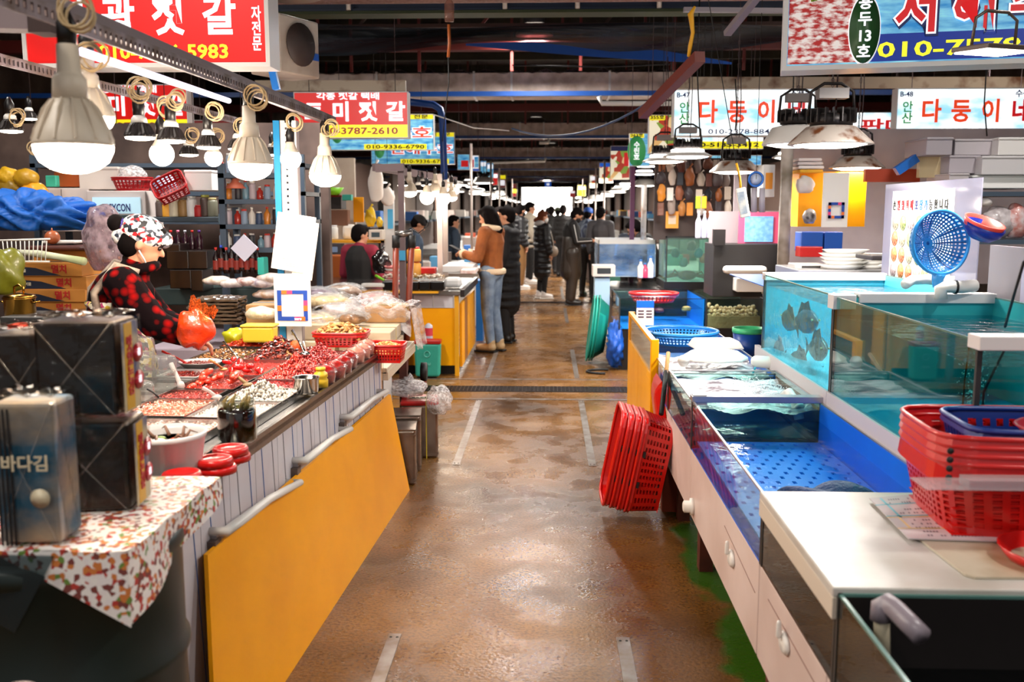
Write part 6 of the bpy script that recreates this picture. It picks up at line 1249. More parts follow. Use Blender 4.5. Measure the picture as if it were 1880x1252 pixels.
bags = [('flat film bag of pale dried squid near the slotted post', 585, 585, 5.9, (.14, .12, .035), 'd2a878', 'ecd0a8'), ('film bag of cream dried strips topmost in the heap', 605, 555, 6.2, (.17, .13, .05), 'e8d4a8', 'c8a878'), ('large clear bag of lilac-grey dried fish in the middle of the heap', 628, 570, 6.1, (.16, .13, .05), 'b8a8a8', 'e0d4d4'), ('clear bag of brown anchovies at the heap’s left', 575, 600, 5.75, (.11, .1, .04), '9a6a3a', 'd0a068'), ('bag of purple-grey dried seaweed at the back of the heap', 580, 540, 6.5, (.16, .12, .04), '5a4250', '8a7886'), ('bag of dark brown fish leaning up behind the heap', 632, 535, 6.7, (.13, .08, .05), '7a5e4e', 'b8a494'), ('clear bag of pink dried shrimp behind the red tray', 692, 548, 6.75, (.13, .12, .04), 'd88a88', 'f0c4bc'), ('bag of pinkish shrimp leaning against the hand truck', 712, 560, 6.5, (.10, .10, .035), 'e0aa90', 'f4d8c4'), ('clear bag with brown rounds at the front of the heap', 648, 585, 5.8, (.09, .08, .035), 'a87a50', '6a4a30')]
for i, (lb, px, py, Y, r, c1, c2) in enumerate(bags):
    t = bagthing(lb, px, py, Y, r, mt('dry goods ' + c1, c1, .5, col2=c2, scale=22, bump=1, bscale=35, coat=.7), name='bag_of_dried_food', seed=i + 20, knot=False, group='bags of dried food on the packing table'); q = MB(); q.grid(lambda u, v: ((u - .5) * r[0] * 2.3, (v - .5) * r[1] * 2.2, r[2] * 1.12 * math.sin(3.14 * min(1, max(0, u))) ** .5 + .008 * math.sin(u * 30 + v * 20)), 14, 10); q.build('film', film, t)
bx('dark underlay of the dried goods heap', 'goods_table', 'table', 545, 600, 700, 650, 5.9, 1.2, mt('dark board'))
# left part behind post: bags on kraft boxes
bx('kraft carton with its flap up left of the payment card', 'carton', 'box', 452, 560, 503, 602, 5.45, .3, kraft, kind='carton'); bagthing('bag of pale dried fish on the kraft carton left of the payment card', 480, 575, 5.3, (.09, .07, .04), mt('dry goods pale', 'd8c0a0', .5, col2='f0e4d0', scale=25, bump=1, bscale=30, coat=.7), seed=41, knot=False)
bagthing('yellow-green plastic bag beside the yellow container', 432, 618, 5.15, (.07, .06, .05), mt('lime film', 'b8b81c', .3, coat=.5), seed=42, knot=False)
# hand truck
t = thing('hand_truck', 'hand truck with two brown uprights and a grey grip standing behind the packing table', 'hand truck', at(736, 700, y=6.75)); q = None
for a, c in (((727, 450), (724, 680)), ((756, 445), (744, 680))): q = MB(); q.tube([at(*a, y=6.75), at(*c, y=6.75)], .022, 10); q.build('upright', mt('red brown tube', '7a2c14', .45), t, world=True); q = MB(); q.tube([at(a[0], 432, y=6.75), at(a[0], 455, y=6.75)], .028, 10); q.build('grip_corner', rubber, t, world=True)
q = MB(); q.tube([at(726, 430, y=6.75), at(757, 428, y=6.75)], .024, 10); q.build('handle', mt('brushed edge'), t, world=True); q = MB(); q.bb((-.16, -.2, -.02), (.18, .06, .0)); q.build('toe_plate', mt('red brown tube'), t)
for sx in (-.14, .16): q = MB(); q.tube([(sx - .02, .06, .06), (sx + .02, .06, .06)], .07, 16); q.build('wheel', rubber, t)
# tin cans by the counter end
def tin(label, x, y, red=False, h=.35, w=.235, rz=.1, lidm=None):
    t = thing('oil_tin', label, 'can', (x, y, 0), rz, group='square tin cans at the counter end'); q = MB(); q.box((0, 0, h / 2), (w, w, h)); q.build('body', mt('tin plate', 'a8988a', .22, .9, col2='7d6a5c', scale=7), t, bevel=.015); q = MB()
    for zz in (.03, h - .03): q.box((0, 0, zz), (w + .006, w + .006, .008))
    q.box((0, 0, h), (w + .004, w + .004, .008)); o = q.build('ridges', mt('tin plate'), t)
    if red: q = MB(); q.box((0, 0, h + .012), (w + .012, w + .012, .03)); q.build('lid', mt('brick red lid', 'b01c18', .35), t, bevel=.01); q = MB(); q.lathe([(.075, 0), (.0001, .001)], (0, 0, h + .028), 24, sy=.6); q.build('label', mt('label ivory', 'd8d0b8', .4), t); q = MB(); q.bb((.04, -w / 2 - .009, 0), (.046, -w / 2 - .006, h + .03)); q.bb((.04, -w / 2 - .006, h + .028), (.046, w / 2, h + .031)); q.build('strap', mt('yellow strap'), t); text('멸치액젓', .03, blk_s, t, (0, 0, h + .030), rot=(0, 0, 0))
tin('square tin with a red lid and yellow strap, farthest from the viewer', -.83, 6.12, True); tin('bare square tin in the middle of the three, partly hidden by the yellow board', -.90, 5.80); tin('bare square tin closest to the yellow board’s end', -.89, 5.50, h=.33)
bagthing('white knotted plastic bag flopping over the tins', 748, 712, 6.1, (.13, .12, .06), bag_film, seed=51, knot=True); bagthing('limp white plastic bag hanging off the tins towards the aisle', 806, 735, 6.0, (.085, .1, .10), bag_film, seed=57, knot=False)
# teal bag with blue can
t = thing('tote_bag', 'teal green tote bag with a pale ring emblem by the yellow stall', 'bag', at(786, 690, y=9.0)); q = MB(); q.box((0, 0, .16), (.23, .12, .32), top=(1.1, 1.0)); q.build('bag', mt('teal cloth', '2f9a86', .5, bump=.4, bscale=12), t, bevel=.02)
q = MB(); q.tube([(.028 * math.cos(a), -.066, .22 + .028 * math.sin(a)) for a in [6.283 * i / 20 for i in range(20)]], .004, 5, closed=True); q.build('emblem_ring', mt('emblem teal', '6ac0b0', .5), t); text('nau', .05, mt('emblem teal'), t, (0, -.068, .13)); q = MB(); q.box((0, 0, .335), (.26, .13, .04)); q.build('red_top', mt('brick red lid'), t, bevel=.01)
bottle('white and blue can with a label above the teal bag', 788, 622, 9.15, .05, .22, 'c4c8d8', 'b8a878', lab='c83a4a')
# ---------------- second stall on the left
X2, Y2 = -.83, 9.12
t = thing('stall_counter', 'second stall counter with yellow front panels, beyond the floor drain', 'counter', (-2.75, Y2, 0))
q = MB(); q.bb((0, 0, .10), (1.86, .02, .66)); q.build('front_panel', yellow, t); q = MB(); q.bb((1.86, -.01, .0), (1.90, .03, .78)); q.build('corner_post', ych, t)
for k in range(9): q = MB(); q.bb((.1 + k * .195, -.008, .665), (.285 + k * .195, .012, .785)); q.build('skirt_board', bw_m, t)
q = MB(); q.bb((0, -.03, .785), (1.95, 1.75, .83)); q.build('steel_top', steel, t, bevel=.004); q = MB(); q.bb((1.92, -.04, .77), (1.96, 1.75, .84)); q.build('dark_edge', mt('dark steel edge', '3a3232', .3, .7), t)
for k in range(5): q = MB(); q.bb((1.90, .06 + k * .34, .08), (1.925, .38 + k * .34, .70)); q.build('side_panel', yellow if k != 1 else mt('amber panel', '9a5a18', .4), t)
q = MB(); q.bb((.3, -.16, .815), (1.72, .0, .835)); q.build('ledge', ych, t)
for k in range(2): q = MB(); q.bar((.95 + k * .35, -.14, .81), (1.0 + k * .35, -.01, .70), .015); q.build('bracket', ych, t)
q = MB(); q.bb((.02, .1, 0), (1.85, 1.6, .1)); q.build('plinth', black, t)
blk_tub = mt('black tub', '120e0e', .25)
def btub(label, px, w, cols, seed):
    a = at(px, 528, y=9.05); t = thing('food_tub', label, 'tub', (a.x, 9.06, .838), group='black tubs on the second stall'); q = MB(); q.box((0, 0, .045), (w, .13, .09), top=(1.08, 1.08)); q.build('tub', blk_tub, t, bevel=.01); scraps(t, 'food', cols, 160, lambda r: (r.uniform(-w * .45, w * .45), r.uniform(-.06, .06)), .035, random.Random(seed), lambda x, y: .10 + r_amp * (1 - abs(x) / w))
r_amp = .03
btub('black tub of pale dressed seafood left of the hand truck grip', 716, .12, ['e0d4c8', 'a05a40'], 1); btub('black tub with yellow-white seafood, first right of the hand truck', 760, .105, ['d8c48a', 'f0e8d8', 'a8742c'], 2); btub('middle black tub with white and brown pieces', 781, .105, ['f0e8dc', '9a6a3a'], 3); btub('black tub with whitish sticks, nearest the aisle', 804, .125, ['e8d8c8', 'b09070', 'fff4e8'], 4)
bx('round white tub of pieces at the aisle corner of the second stall', 'tub', 'tub', 815, 510, 846, 528, 9.3, .16, white_mat, bev=.03); bx('flat white foam tray on the yellow ledge', 'foam_tray', 'tray', 663, 521, 705, 527, 8.97, .12, white_pl)
p = at(724, 503, y=9.7)
for k in range(7): q = MB(); q.lathe([(.0001, 0), (.09, 0), (.105, .024), (.10, .024), (.085, .004), (.0001, .004)], (0, 0, 0), 22); o = q.build('plate', white_pl if k % 2 else mt('pink rim plate', 'e88a88', .4)); o.location = (p.x + .004 * (k % 3), p.y, .84 + .028 * k); tag(o, ['bottom', 'second', 'third', 'fourth', 'fifth', 'sixth', 'top'][k] + ' dish counted upward in the pile of white and pink dishes on the second stall', 'dish', 'pile of dishes on the second stall')
jar('lower red-lidded jar of golden pickles on the second stall', 760, 505, 9.9, .075, .15, 'd8963a', 'c41c1c', group='pickle jars'); jar('upper red-lidded jar of golden pickles on the second stall', 760, 480, 9.9, .075, .15, 'dc9a40', 'c41c1c', group='pickle jars')
bx('red tray with an orange scoop on the second stall', 'tray', 'tray', 768, 492, 798, 503, 9.9, .2, red_pl); bagthing('crumpled black plastic bag on the second stall', 700, 482, 9.8, (.10, .09, .13), mt('black film', '181012', .2, coat=.7), seed=61); q = MB(); q.tube([at(690, 506, y=9.4), at(704, 514, y=9.3)], .014, 8); tag(q.build('green_chilli', mt('lime', '7ac41c', .4)), 'bright green stalk on the second stall counter', 'vegetable')
bx('white sheet of trays shining under the lamps at the aisle side of the second stall', 'food_tray', 'tray', 812, 488, 868, 500, 10.0, .7, white_mat); bx('tray of pale salted fish with a red edge by the brown-jacketed woman', 'food_tray', 'tray', 845, 496, 872, 503, 9.7, .5, mt('pinkish fish', 'dca89c', .4, col2='f4e4de', scale=20))
for (x, Yp, lb, m) in ((739, 8.9, 'grey steel post of the second stall, behind the hand truck', mt('mauve steel', '6a5658', .45, .3)), (808, 10.6, 'pale aluminium post in the middle of the second stall', mt('pale alu', 'd8c8c0', .3, .4)), (818, 11.2, 'second pale aluminium post, just behind the first', mt('pale alu'))):
    a = at(x, 530 if Yp < 9 else 500, y=Yp); q = MB(); q.bb((a.x - .028, Yp, .83 if Yp > 9 else .0), (a.x + .028, Yp + .05, 1.99)); tag(q.build('steel_post', m), lb, 'post')
bx('blue and white sticker wrapped round the grey steel post', 'sticker', 'sticker', 733, 460, 744, 478, 8.88, .01, '3a9ac8', bev=0)
q = MB(); q.bar(at(690, 307, y=9), at(835, 330, y=13), .07, .07); q.bar(at(690, 309, y=8.9), at(742, 307, y=8.9), .07, .07); tag(q.build('top_rail', mt('mauve steel')), 'grey frame rail over the second stall, carrying the bright lamps', 'rail')
bs = [(752, 352, 9.6, .15, 'A'), (768, 350, 10.0, .12, 'B'), (784, 362, 9.9, .15, 'C'), (799, 352, 10.6, .15, 'A'), (814, 364, 10.4, .15, 'C'), (829, 362, 11, .13, 'A'), (739, 340, 9.3, .1, 'B'), (775, 340, 10.8, .1, 'B'), (807, 342, 11.4, .1, 'C'), (822, 346, 11.9, .1, 'A'), (836, 350, 12.5, .1, 'C'), (790, 338, 11.6, .09, 'B')]
for i, (px, py, Y, D, kd) in enumerate(bs):
    t = light_bulb(kd, px, py, D * FPX / Y, ['first glaring lamp', 'second glaring lamp', 'large round glaring lamp', 'fourth glaring lamp, finned,', 'round glaring lamp nearest the aisle', 'finned lamp at the aisle end', 'small reflector lamp at the left end', 'small reflector lamp in the middle', 'small round lamp behind the large ones', 'small finned lamp behind the aisle end', 'smallest round lamp at the far end', 'tiny reflector lamp at the back'][i] + ' in the cluster over the second stall', 6 if i in (0, 2, 4, 5) else 0, d=D, coilat=False, ybeam=2.0); t['group'] = 'lamps over the second stall'
q = MB(); q.tube([at(797, 378, y=9.5), at(785, 415, y=9.5), at(768, 428, y=9.5), at(755, 420, y=9.5)], .006, 6); tag(q.build('cable', rubber), 'black cable looping beside the glaring lamps', 'cable')
# back of the second stall
wallm = mt('cream partition', 'c8b8a8', .6, col2='b4a090', scale=3)
bx('cream partition behind the second stall', 'partition', 'partition', 590, 290, 650, 470, 12.4, .08, wallm, bev=0); bx('white upright partition edge right of the seated vendor', 'partition', 'partition', 706, 350, 722, 480, 11.6, .06, white_mat, bev=0)
sh2 = shelf('yellow shelf along the back of the second stall', at(592, 440, y=11.6).x, at(706, 440, y=11.6).x, 11.55, .4, [at(600, 441, y=11.6).z, .6], ych, pl=mt('grey angle iron'))
bx('orange-brown cabinet left of the seated vendor', 'cabinet', 'cabinet', 578, 470, 640, 560, 11.0, .4, ob); bx('brown carton on edge above the yellow shelf', 'carton', 'box', 588, 385, 638, 414, 11.8, .15, '6a4430'); bx('black rack unit with an open front above the jars', 'rack', 'rack', 570, 358, 626, 384, 11.8, .3, '1a1012', lid='8a1a14')
for i, (px, c, cp) in enumerate(((597, 'b8782c', 'c81c1c'), (613, 'c8c8c4', 'd8d8d8'))): jar(['red-capped jar of amber pickles on the yellow shelf', 'clear jar beside the red-capped one on the yellow shelf'][i], px, 439, 11.7, .055, .17, c, cp)
bx('white round bucket on the yellow shelf', 'bucket', 'bucket', 628, 412, 652, 440, 11.8, .15, white_pl, bev=.04); 
t = bx('white price scale with a display behind the seated vendor’s head', 'scale', 'scale', 677, 422, 702, 440, 11.4, .2, 'd8ccc0', label_m='3a4a52'); bx('yellow upright board left of the yellow bag', 'board', 'board', 649, 362, 667, 408, 12.0, .03, yellow); bagthing('yellow plastic bag hanging behind the scale', 680, 400, 11.9, (.07, .04, .13), mt('yellow film', 'd8b01c', .3, coat=.6), seed=71); bagthing('yellow cloth bundle beside the white partition', 697, 408, 11.7, (.04, .04, .07), mt('yellow film'), seed=72, knot=False)
bagthing('long white cloth bag hanging from the roof of the second stall', 690, 340, 11, (.09, .05, .22), mt('white cloth', 'e0d6d0', .6, bump=.5, bscale=10), seed=73, name='cloth_bag'); bagthing('second white cloth hanging beside the first, lower', 712, 362, 11.3, (.08, .05, .12), mt('white cloth'), seed=74, name='cloth_bag'); bx('light blue notice on the white partition', 'notice', 'notice', 712, 384, 721, 420, 11.5, .01, '4aa8d8', bev=0)
t = thing('basin', 'lime green basin on the red shelf top', 'basin', at(606, 358, y=11.8)); q = MB(); q.lathe([(.0001, 0), (.11, 0), (.17, .09), (.16, .09), (.10, .01), (.0001, .01)], (0, 0, 0), 24); q.build('shell', mt('lime', '7ac41c', .4), t); bx('teal folded net beside the lime basin', 'net', 'net', 628, 357, 645, 368, 11.7, .1, '2a9a8a'); bx('dark shelf of small bottles under the yellow shelf', 'box', 'box', 594, 448, 626, 468, 11.5, .2, '3a3a44', label_m='7a9ac4')
t = thing('coat', 'dark coat hanging behind the slotted post', 'coat', at(580, 470, y=8.2)); q = MB(); q.lathe([(.10, -.42), (.13, -.1), (.12, .15), (.05, .30), (.02, .34)], (0, 0, 0), 20, sy=.6); q.build('coat', mt('dark cloth', '17181c', .8), t); q = MB(); q.tube([(0, 0, .33), (0, 0, .8)], .004, 5); q.build('cord', rubber, t)
# ================================================================== PEOPLE
denim = mt('denim', '7f8fa2', .7, col2='5c6c84', scale=9, bump=.4, bscale=30); suede = mt('brown suede', '94501c', .8, col2='7a3e12', scale=8, bump=.5, bscale=20); fleece = mt('cream fleece', 'e2c8a8', .9, bump=1, bscale=90)
dk = mt('black padding', '141216', .5, bump=.6, bscale=14); dkc = mt('black cloth', '100c0e', .8); khaki = mt('khaki cloth', '8a6238', .8, bump=.4, bscale=14); wader = mt('rubber wader', '3a302a', .35, col2='2c241f', scale=4, bump=.6, bscale=9); white_shoe = mt('white shoe', 'e8e0dc', .5); white_shoe.name = 'white shoe'; dk_shoe = mt('dark shoe', '16100e', .4); greyc = mt('charcoal grey cloth', '4a474b', .8)
def ex_jacket(t, J, s, H3, er):
    q = MB(); q.lathe([(.145 * s, 0), (.160 * s, .012), (.162 * s, .05), (.148 * s, .065)], J['pel'] + Vector((0, 0, -.035)), 24, sy=1.12); q.build('fleece_hem', fleece, t)
    q = MB(); q.tube([J['neck'] + Vector((.09 * math.cos(a), .10 * math.sin(a), .015 * math.cos(a) + .02)) for a in [6.283 * i / 16 for i in range(16)]], .032, 8, closed=True); q.build('fleece_collar', fleece, t)
    for S_ in 'LR': a = J['el' + S_].lerp(J['wr' + S_], .85); c = J['el' + S_].lerp(J['wr' + S_], 1.0); q = MB(); q.tube([a, c], .056, 12); q.build('fleece_cuff', fleece, t)
    w = (J['wrL'] + J['wrR']) / 2 + Vector((.13, 0, .06)); q = MB(); q.box(w, (.16, .08, .012), rot=Euler((0, -.4, 0))); q.build('phone', black, t)
person('woman in a brown fleece-lined jacket and light jeans looking at a phone', at(903, 645, z=0) + Vector((0, 0, 0)), math.pi - .45, 1.655, dict(head=(.05, 0, 1.535), look=(1, .1, -.35), wrL=(.34, .07, 1.12), wrR=(.34, -.05, 1.12), elL=(.05, .22, 1.08), elR=(.05, -.22, 1.08), knL=(.02, .075, .49), knR=(.01, -.075, .49), anL=(-.02, .07, .09), anR=(-.06, -.07, .09)), top=suede, trousers=denim, shoes=mt('tan shoe', 'b89870', .6), hair=hair_bk, hair_style='bob', hair_len=.04, vox=.012, extra=ex_jacket, legs_r=.95)
person('person in a long black coat standing behind the brown-jacketed woman', at(932, 628, z=0), math.pi - .2, 1.64, dict(), top=dkc, trousers=dkc, shoes=dk_shoe, hair=hair_bk, coat=.45, top_r=1.1)
person('man in a black padded jacket and khaki trousers with his back to the viewer', at(955, 531, z=0), .25, 1.70, dict(look=(1, .5, -.2)), top=dk, trousers=khaki, shoes=white_shoe, hair=hair_bk, puff=1, top_r=1.15, mask=dkc, legs_r=1.1)
person('tall person in a cream coat just behind the man in khaki trousers', at(972, 521, z=0), .2, 1.76, dict(), top=mt('cream coat', 'b0a494', .8), trousers=dkc, shoes=white_shoe, hair=hair_bk, top_r=1.05, coat=.15)
def ex_bag(t, J, s, H3, er):
    q = MB(); q.ball((.12, -.20, .86), (.10, .06, .10), 14, 10); q.build('handbag', mt('taupe bag', '8a7868', .5), t); q = MB(); q.tube([J['shL'] + Vector((0, -.05, .07)), J['chest'] + Vector((.17, 0, .02)), J['waist'] + Vector((.17, -.1, 0)), Vector((.12, -.2, .95))], .012, 6); q.build('bag_strap', mt('taupe bag'), t)
    q = MB(); q.ball(J['neck'] + Vector((-.05, 0, .03)), (.10, .11, .06), 12, 8); q.build('hood', mt('grey hood', 'a8a2a0', .8), t)
person('woman in a long black quilted coat and white mask with a taupe handbag', at(995, 548, z=0), .5, 1.58, dict(look=(1, -.1, -.05)), top=dk, trousers=dkc, shoes=white_shoe, hair=hair_br, hair_style='tail', mask=white_mat, puff=1, coat=.42, top_r=1.12, legs_r=.85, extra=ex_bag)
def ex_wader(t, J, s, H3, er):
    q = MB(); q.capsule(J['pel'] + Vector((0, 0, -.35)), J['waist'] + Vector((0, 0, .06)), .19, .155); q.build('apron', wader, t, remesh=.02, smooth=2)
    q = MB(); q.tube([J['shR'] + Vector((.0, -.075, .0)), J['elR'] + Vector((0, -.068, 0)), J['wrR'] + Vector((0, -.055, 0))], .008, 5); q.build('sleeve_stripe', white_mat, t)
    q = MB(); q.box(J['wrR'] + Vector((.1, .03, .03)), (.12, .06, .01)); q.build('phone', black, t)
person('man in dark rubber waders and a black striped top looking down at his hands', at(1048, 560, z=0), .15, 1.66, dict(head=(.09, 0, 1.52), neck=(.03, 0, 1.40), look=(1, 0, -.7), wrR=(.32, -.12, 1.10), elR=(.05, -.23, 1.09), wrL=(.32, .1, 1.10), elL=(.05, .22, 1.09)), top=dkc, trousers=wader, shoes=dk_shoe, hair=hair_bk, mask=dkc, legs_r=1.25, top_r=1.05, extra=ex_wader, vox=.014)
person('man in a charcoal jacket seen from behind at the tanks', at(1101, 553, z=0), 1.3, 1.64, dict(look=(1, -.3, -.3), anL=(-.01, .12, .09)), top=greyc, trousers=dkc, shoes=dk_shoe, hair=hair_bk, top_r=1.08)
person('person in a grey and blue striped top beside the man in waders', at(1078, 545, z=0), 1.2, 1.64, dict(), top=mt('grey blue stripe', '6a7484', .7, col2='3a4460', scale=9, tex='wave'), trousers=dkc, shoes=dk_shoe, hair=hair_bk, cap=mt('blue cap', '1c4a9a', .6))
person('person in a dark cap bending behind the white-rimmed tank', (at(1157, 440, y=13).x, 13, -.02), .6, 1.52, dict(neck=(.06, 0, 1.38), head=(.12, 0, 1.50), look=(1, 0, -.5)), top=mt('navy quilt', '161c2c', .6), trousers=dkc, shoes=dk_shoe, hair=hair_bk, cap=mt('brown cap', '2c1a14', .7))
person('man in a black jacket with a dark mask leaning over the glass tanks', (at(1195, 440, y=12.3).x, 12.3, -.02), math.pi - .4, 1.58, dict(neck=(.14, 0, 1.36), head=(.24, 0, 1.46), look=(1, 0, -.7), chest=(.08, 0, 1.25), shL=(.1, .17, 1.33), shR=(.1, -.17, 1.33)), top=dkc, trousers=dkc, shoes=dk_shoe, hair=hair_bk, mask=dkc)
person('vendor in a black vest and crimson sleeves with her back to the viewer', (at(655, 480, y=10.55).x, 10.75, -.17), 1.25, 1.60, dict(look=(1, -.7, -.2), wrR=(.25, -.22, 1.0), elR=(.02, -.24, 1.08), wrL=(.22, .2, 1.0)), top=mt('crimson sweater', '8a1a34', .8), trousers=dkc, shoes=dk_shoe, hair=hair_bk, vest=dkc, top_r=1.12)
person('stallholder in dark clothes working behind the second stall’s lamps', (at(758, 400, y=12.6).x, 12.6, -.05), .3, 1.60, dict(head=(.08, 0, 1.53), look=(1, 0, -.7)), top=mt('slate shirt', '2c3a4c', .8), trousers=dkc, shoes=dk_shoe, hair=hair_bk, cap=dkc)
person('person in a grey-blue vest behind the white notice on the far left stall', (at(832, 405, y=17).x, 17, -.1), .3, 1.6, dict(), top=mt('slate shirt'), trousers=dkc, shoes=dk_shoe, hair=hair_bk)
cr_ = [('man in black facing the viewer between the stalls on the left', 932, 22, -1.4, 1.72, '1a1614', 1), ('person in a dark green hat in the distant crowd', 1024, 26, 1.5, 1.66, '1c1a14', 0), ('tall person in black in the distant crowd beside the green hat', 1012, 24, 1.5, 1.68, '12100f', 1), ('distant person in a black padded coat left of the waders', 1034, 23, 1.4, 1.70, '1a1718', 1), ('distant small person under the far window', 996, 38, 1.5, 1.62, '221a18', 0), ('distant person in dark clothes at the left of the far window', 946, 30, .4, 1.66, '2c2220', 0), ('distant person in navy at the middle of the crowd', 1006, 31, 1.2, 1.66, '141a2a', 0), ('person in a brown top behind the jacketed woman', 918, 19, 2.8, 1.66, '3a2418', 0), ('distant person in a grey coat near the right row', 1058, 28, -1.0, 1.68, '5a5450', 0)]
for lb, px, Y, rz, h, c, pf in cr_:
    person(lb, (at(px, 385, y=Y).x, Y, 0), rz, h, dict(), top=mt('crowd ' + c, c, .8), trousers=dkc, shoes=dk_shoe, hair=hair_bk, vox=.022, fingers=False, puff=pf, cap=mt('green hat', '38402a', .8) if 'green hat in' in lb else None)
# the vendor of the near stall
plaid = mt('red and black plaid fleece', '9a0806', .95, col2='0a0204', scale=20, tex='voronoi', lo=.0, hi=.5, spec=.1)
apr = multi('apron print', ['e8d8a0', 'c8a832', 'e8e0c8', '9a2a5a', 'e0c040', '3a2a24', 'e8d8b8', 'd0668a'], 46, .7)
strap_m = mt('beige strap', 'a89684', .6, col2='6e5c50', scale=20); scarf_m = multi('scarf print', ['efe8e0', 'f2ece4', '1c2434', 'efe8e0', 'b01822', 'f4efe8', '14161c', '8a909a', 'efe8e0'], 60, .6)
def ex_vendor(t, J, s, H3, er):
    q = MB(); q.ball(H3(-.015, 0, .055), (.112 * s, .096 * s, .088 * s), 22, 14, rot=er); q.capsule(H3(-.10, .0, -.0), H3(.085, 0, .055), .05 * s, .045 * s, 10); q.build('headscarf', scarf_m, t, remesh=.008, smooth=3)
    q = MB(); q.ball(H3(-.145, 0, .05), (.04, .045, .042), 12, 8); q.build('hair_bun', hair_bk, t); q = MB(); q.ball(H3(-.12, 0, .052), (.018, .038, .036), 10, 8); q.build('hair_tie', mt('violet tie', '3a2a8a', .5), t)
    C = J['chest']; W_ = J['waist']; P_ = J['pel']
    def rib(pts, w=.028):
        v = [Vector(p) for p in pts]; q = MB(); q.tube(v, w, 6); q.v = q.v; return q
    rib([C + Vector((-.125, .12, -.02)), C + Vector((-.15, 0, -.02)), C + Vector((-.12, -.13, -.02)), C + Vector((-.04, -.165, -.02))], .017).build('back_strap', apr, t)
    rib([J['shR'] + Vector((.07, .02, .05)), J['shR'] + Vector((-.02, .0, .088)), C + Vector((-.11, -.15, .04)), C + Vector((-.10, -.17, -.04)), W_ + Vector((-.03, -.185, .03)), P_ + Vector((.05, -.18, .03)), P_ + Vector((.1, -.18, -.04))], .018).build('shoulder_strap', strap_m, t)
    rib([J['shL'] + Vector((.07, -.02, .05)), J['shL'] + Vector((-.04, 0, .085)), C + Vector((-.14, .12, .04)), W_ + Vector((-.12, .12, .0))], .018).build('shoulder_strap', strap_m, t)
    q = MB(); q.ball(P_ + Vector((.10, -.03, .0)), (.11, .19, .22), 16, 12); q.build('apron', apr, t)
    q = MB(); q.tube([J['neck'] + Vector((.01 + .085 * math.cos(a),   .09 * math.sin(a), .012 + .015 * math.cos(a))) for a in [6.283 * i / 16 for i in range(16)]], .026, 8, closed=True); q.build('collar', plaid, t)
    q = MB(); q.tube([H3(-.0, -.085, -.03), H3(.035, -.08, -.06), H3(.06, -.06, -.09)], .004, 6); q.build('mask_loop', white_mat, t)
person('vendor in red and black plaid fleece, patterned headscarf and floral apron', (-2.03, 4.36, -.02), .38, 1.60, dict(pel=(-.02, 0, .93), waist=(.0, 0, 1.07), chest=(.05, 0, 1.27), neck=(.11, 0, 1.40), head=(.155, -.01, 1.535), look=(1, -.05, -.42), shL=(.06, .175, 1.35), shR=(.06, -.175, 1.35), elR=(.20, -.25, 1.16), wrR=(.35, -.25, 1.10), elL=(.22, .16, 1.14), wrL=(.36, -.06, 1.09)), top=plaid, trousers=dkc, shoes=dk_shoe, hair=hair_bk, vox=.011, top_r=1.08, sleeve=1.12, extra=ex_vendor)
# ================================================================== SECOND STALL ON THE RIGHT
tb = tank('fish_tank', 'long low tank with blue water facing the viewer across the aisle drain', .72, 9.5, .42, 1.56, 10.6, .72, mt('bright blue mat'), .62, wat_blue, lin_sides='b', rimm=black, glassm=glass)
tc_ = tank('fish_tank', 'tank of shellfish next to the long low blue tank', 1.58, 9.5, .42, 2.15, 10.6, .72, mt('brown liner'), None, None, lin_sides='b', rimm=black)
q = MB(); q.bb((.72, 9.52, 0), (2.2, 10.6, .42)); tag(q.build('tank_base', mt('near black base', '15100f', .4)), 'near-black base under the second right-hand tanks', 'base')
for i, px in enumerate((1160, 1290)): a = at(px, 590, y=9.47); q = MB(); q.tube([(a.x, 9.47, .3), (a.x, 9.47, .44)], .018, 8); tag(q.build('tank_leg', white_pl), ['short white pipe leg left of the price card', 'short white pipe leg right of the price card'][i], 'pipe')
t = thing('basket', 'wide red mesh basket resting in the long low blue tank', 'basket', (at(1200, 545, y=9.9).x, 9.9, .655)); basket(t, .50, .38, .09, red_pl, expo=2.2, taper=.8, nu=36, nv=2, rim=.014); q = MB(); q.tube([(.25 * math.cos(a), .19 * math.sin(a), .072) for a in [6.283 * i / 24 for i in range(24)]], .010, 6, closed=True); q.build('white_band', white_pl, t)
t = thing('price_card', 'small white price card with a blue heading on the front of the long low tank', 'card', at(1184, 597, y=9.44)); q = MB(); q.bb((-.085, 0, 0), (.085, .008, .245)); q.build('card', mt('card white'), t); panel(t, -.085, .175, .085, .245, blu_s)
for j in range(3):
    for i in range(2): panel(t, -.07 + i * .08, .075 + j * .03, -.012 + i * .08, .09 + j * .03, mt('print purple'), 'print_row')
rr = random.Random(4); sh = None
for i in range(34):
    x, y = 1.62 + .046 * (i % 11) + .02 * ((i // 11) % 2), 9.56 + .05 * (i // 11); loc = Vector((x, y, .56 + .05 * (i // 11) * .6 + rr.uniform(-.01, .01)))
    if sh is None:
        sh = thing('scallop', 'pale round shellfish heaped in the tank beside the low blue one', 'shellfish', loc, group='shellfish heap'); q = MB(); q.ball((0, 0, 0), (.028, .026, .020), 10, 8); q.build('shell', mt('shell cream', 'd8b888', .4, col2='a8845c', scale=50, tex='voronoi'), sh)
    else: dup(sh, loc, rot=(rr.uniform(-1, 1), rr.uniform(-1, 1), rr.uniform(0, 3)))
tag(MB().box((1.86, 9.63, .49), (.52, .24, .12)).build('shellfish_bed', mt('bed shell', 'b8946a', .7, bump=1, bscale=40)), 'bed of shellfish under the round pale ones', 'shellfish', kind='stuff')
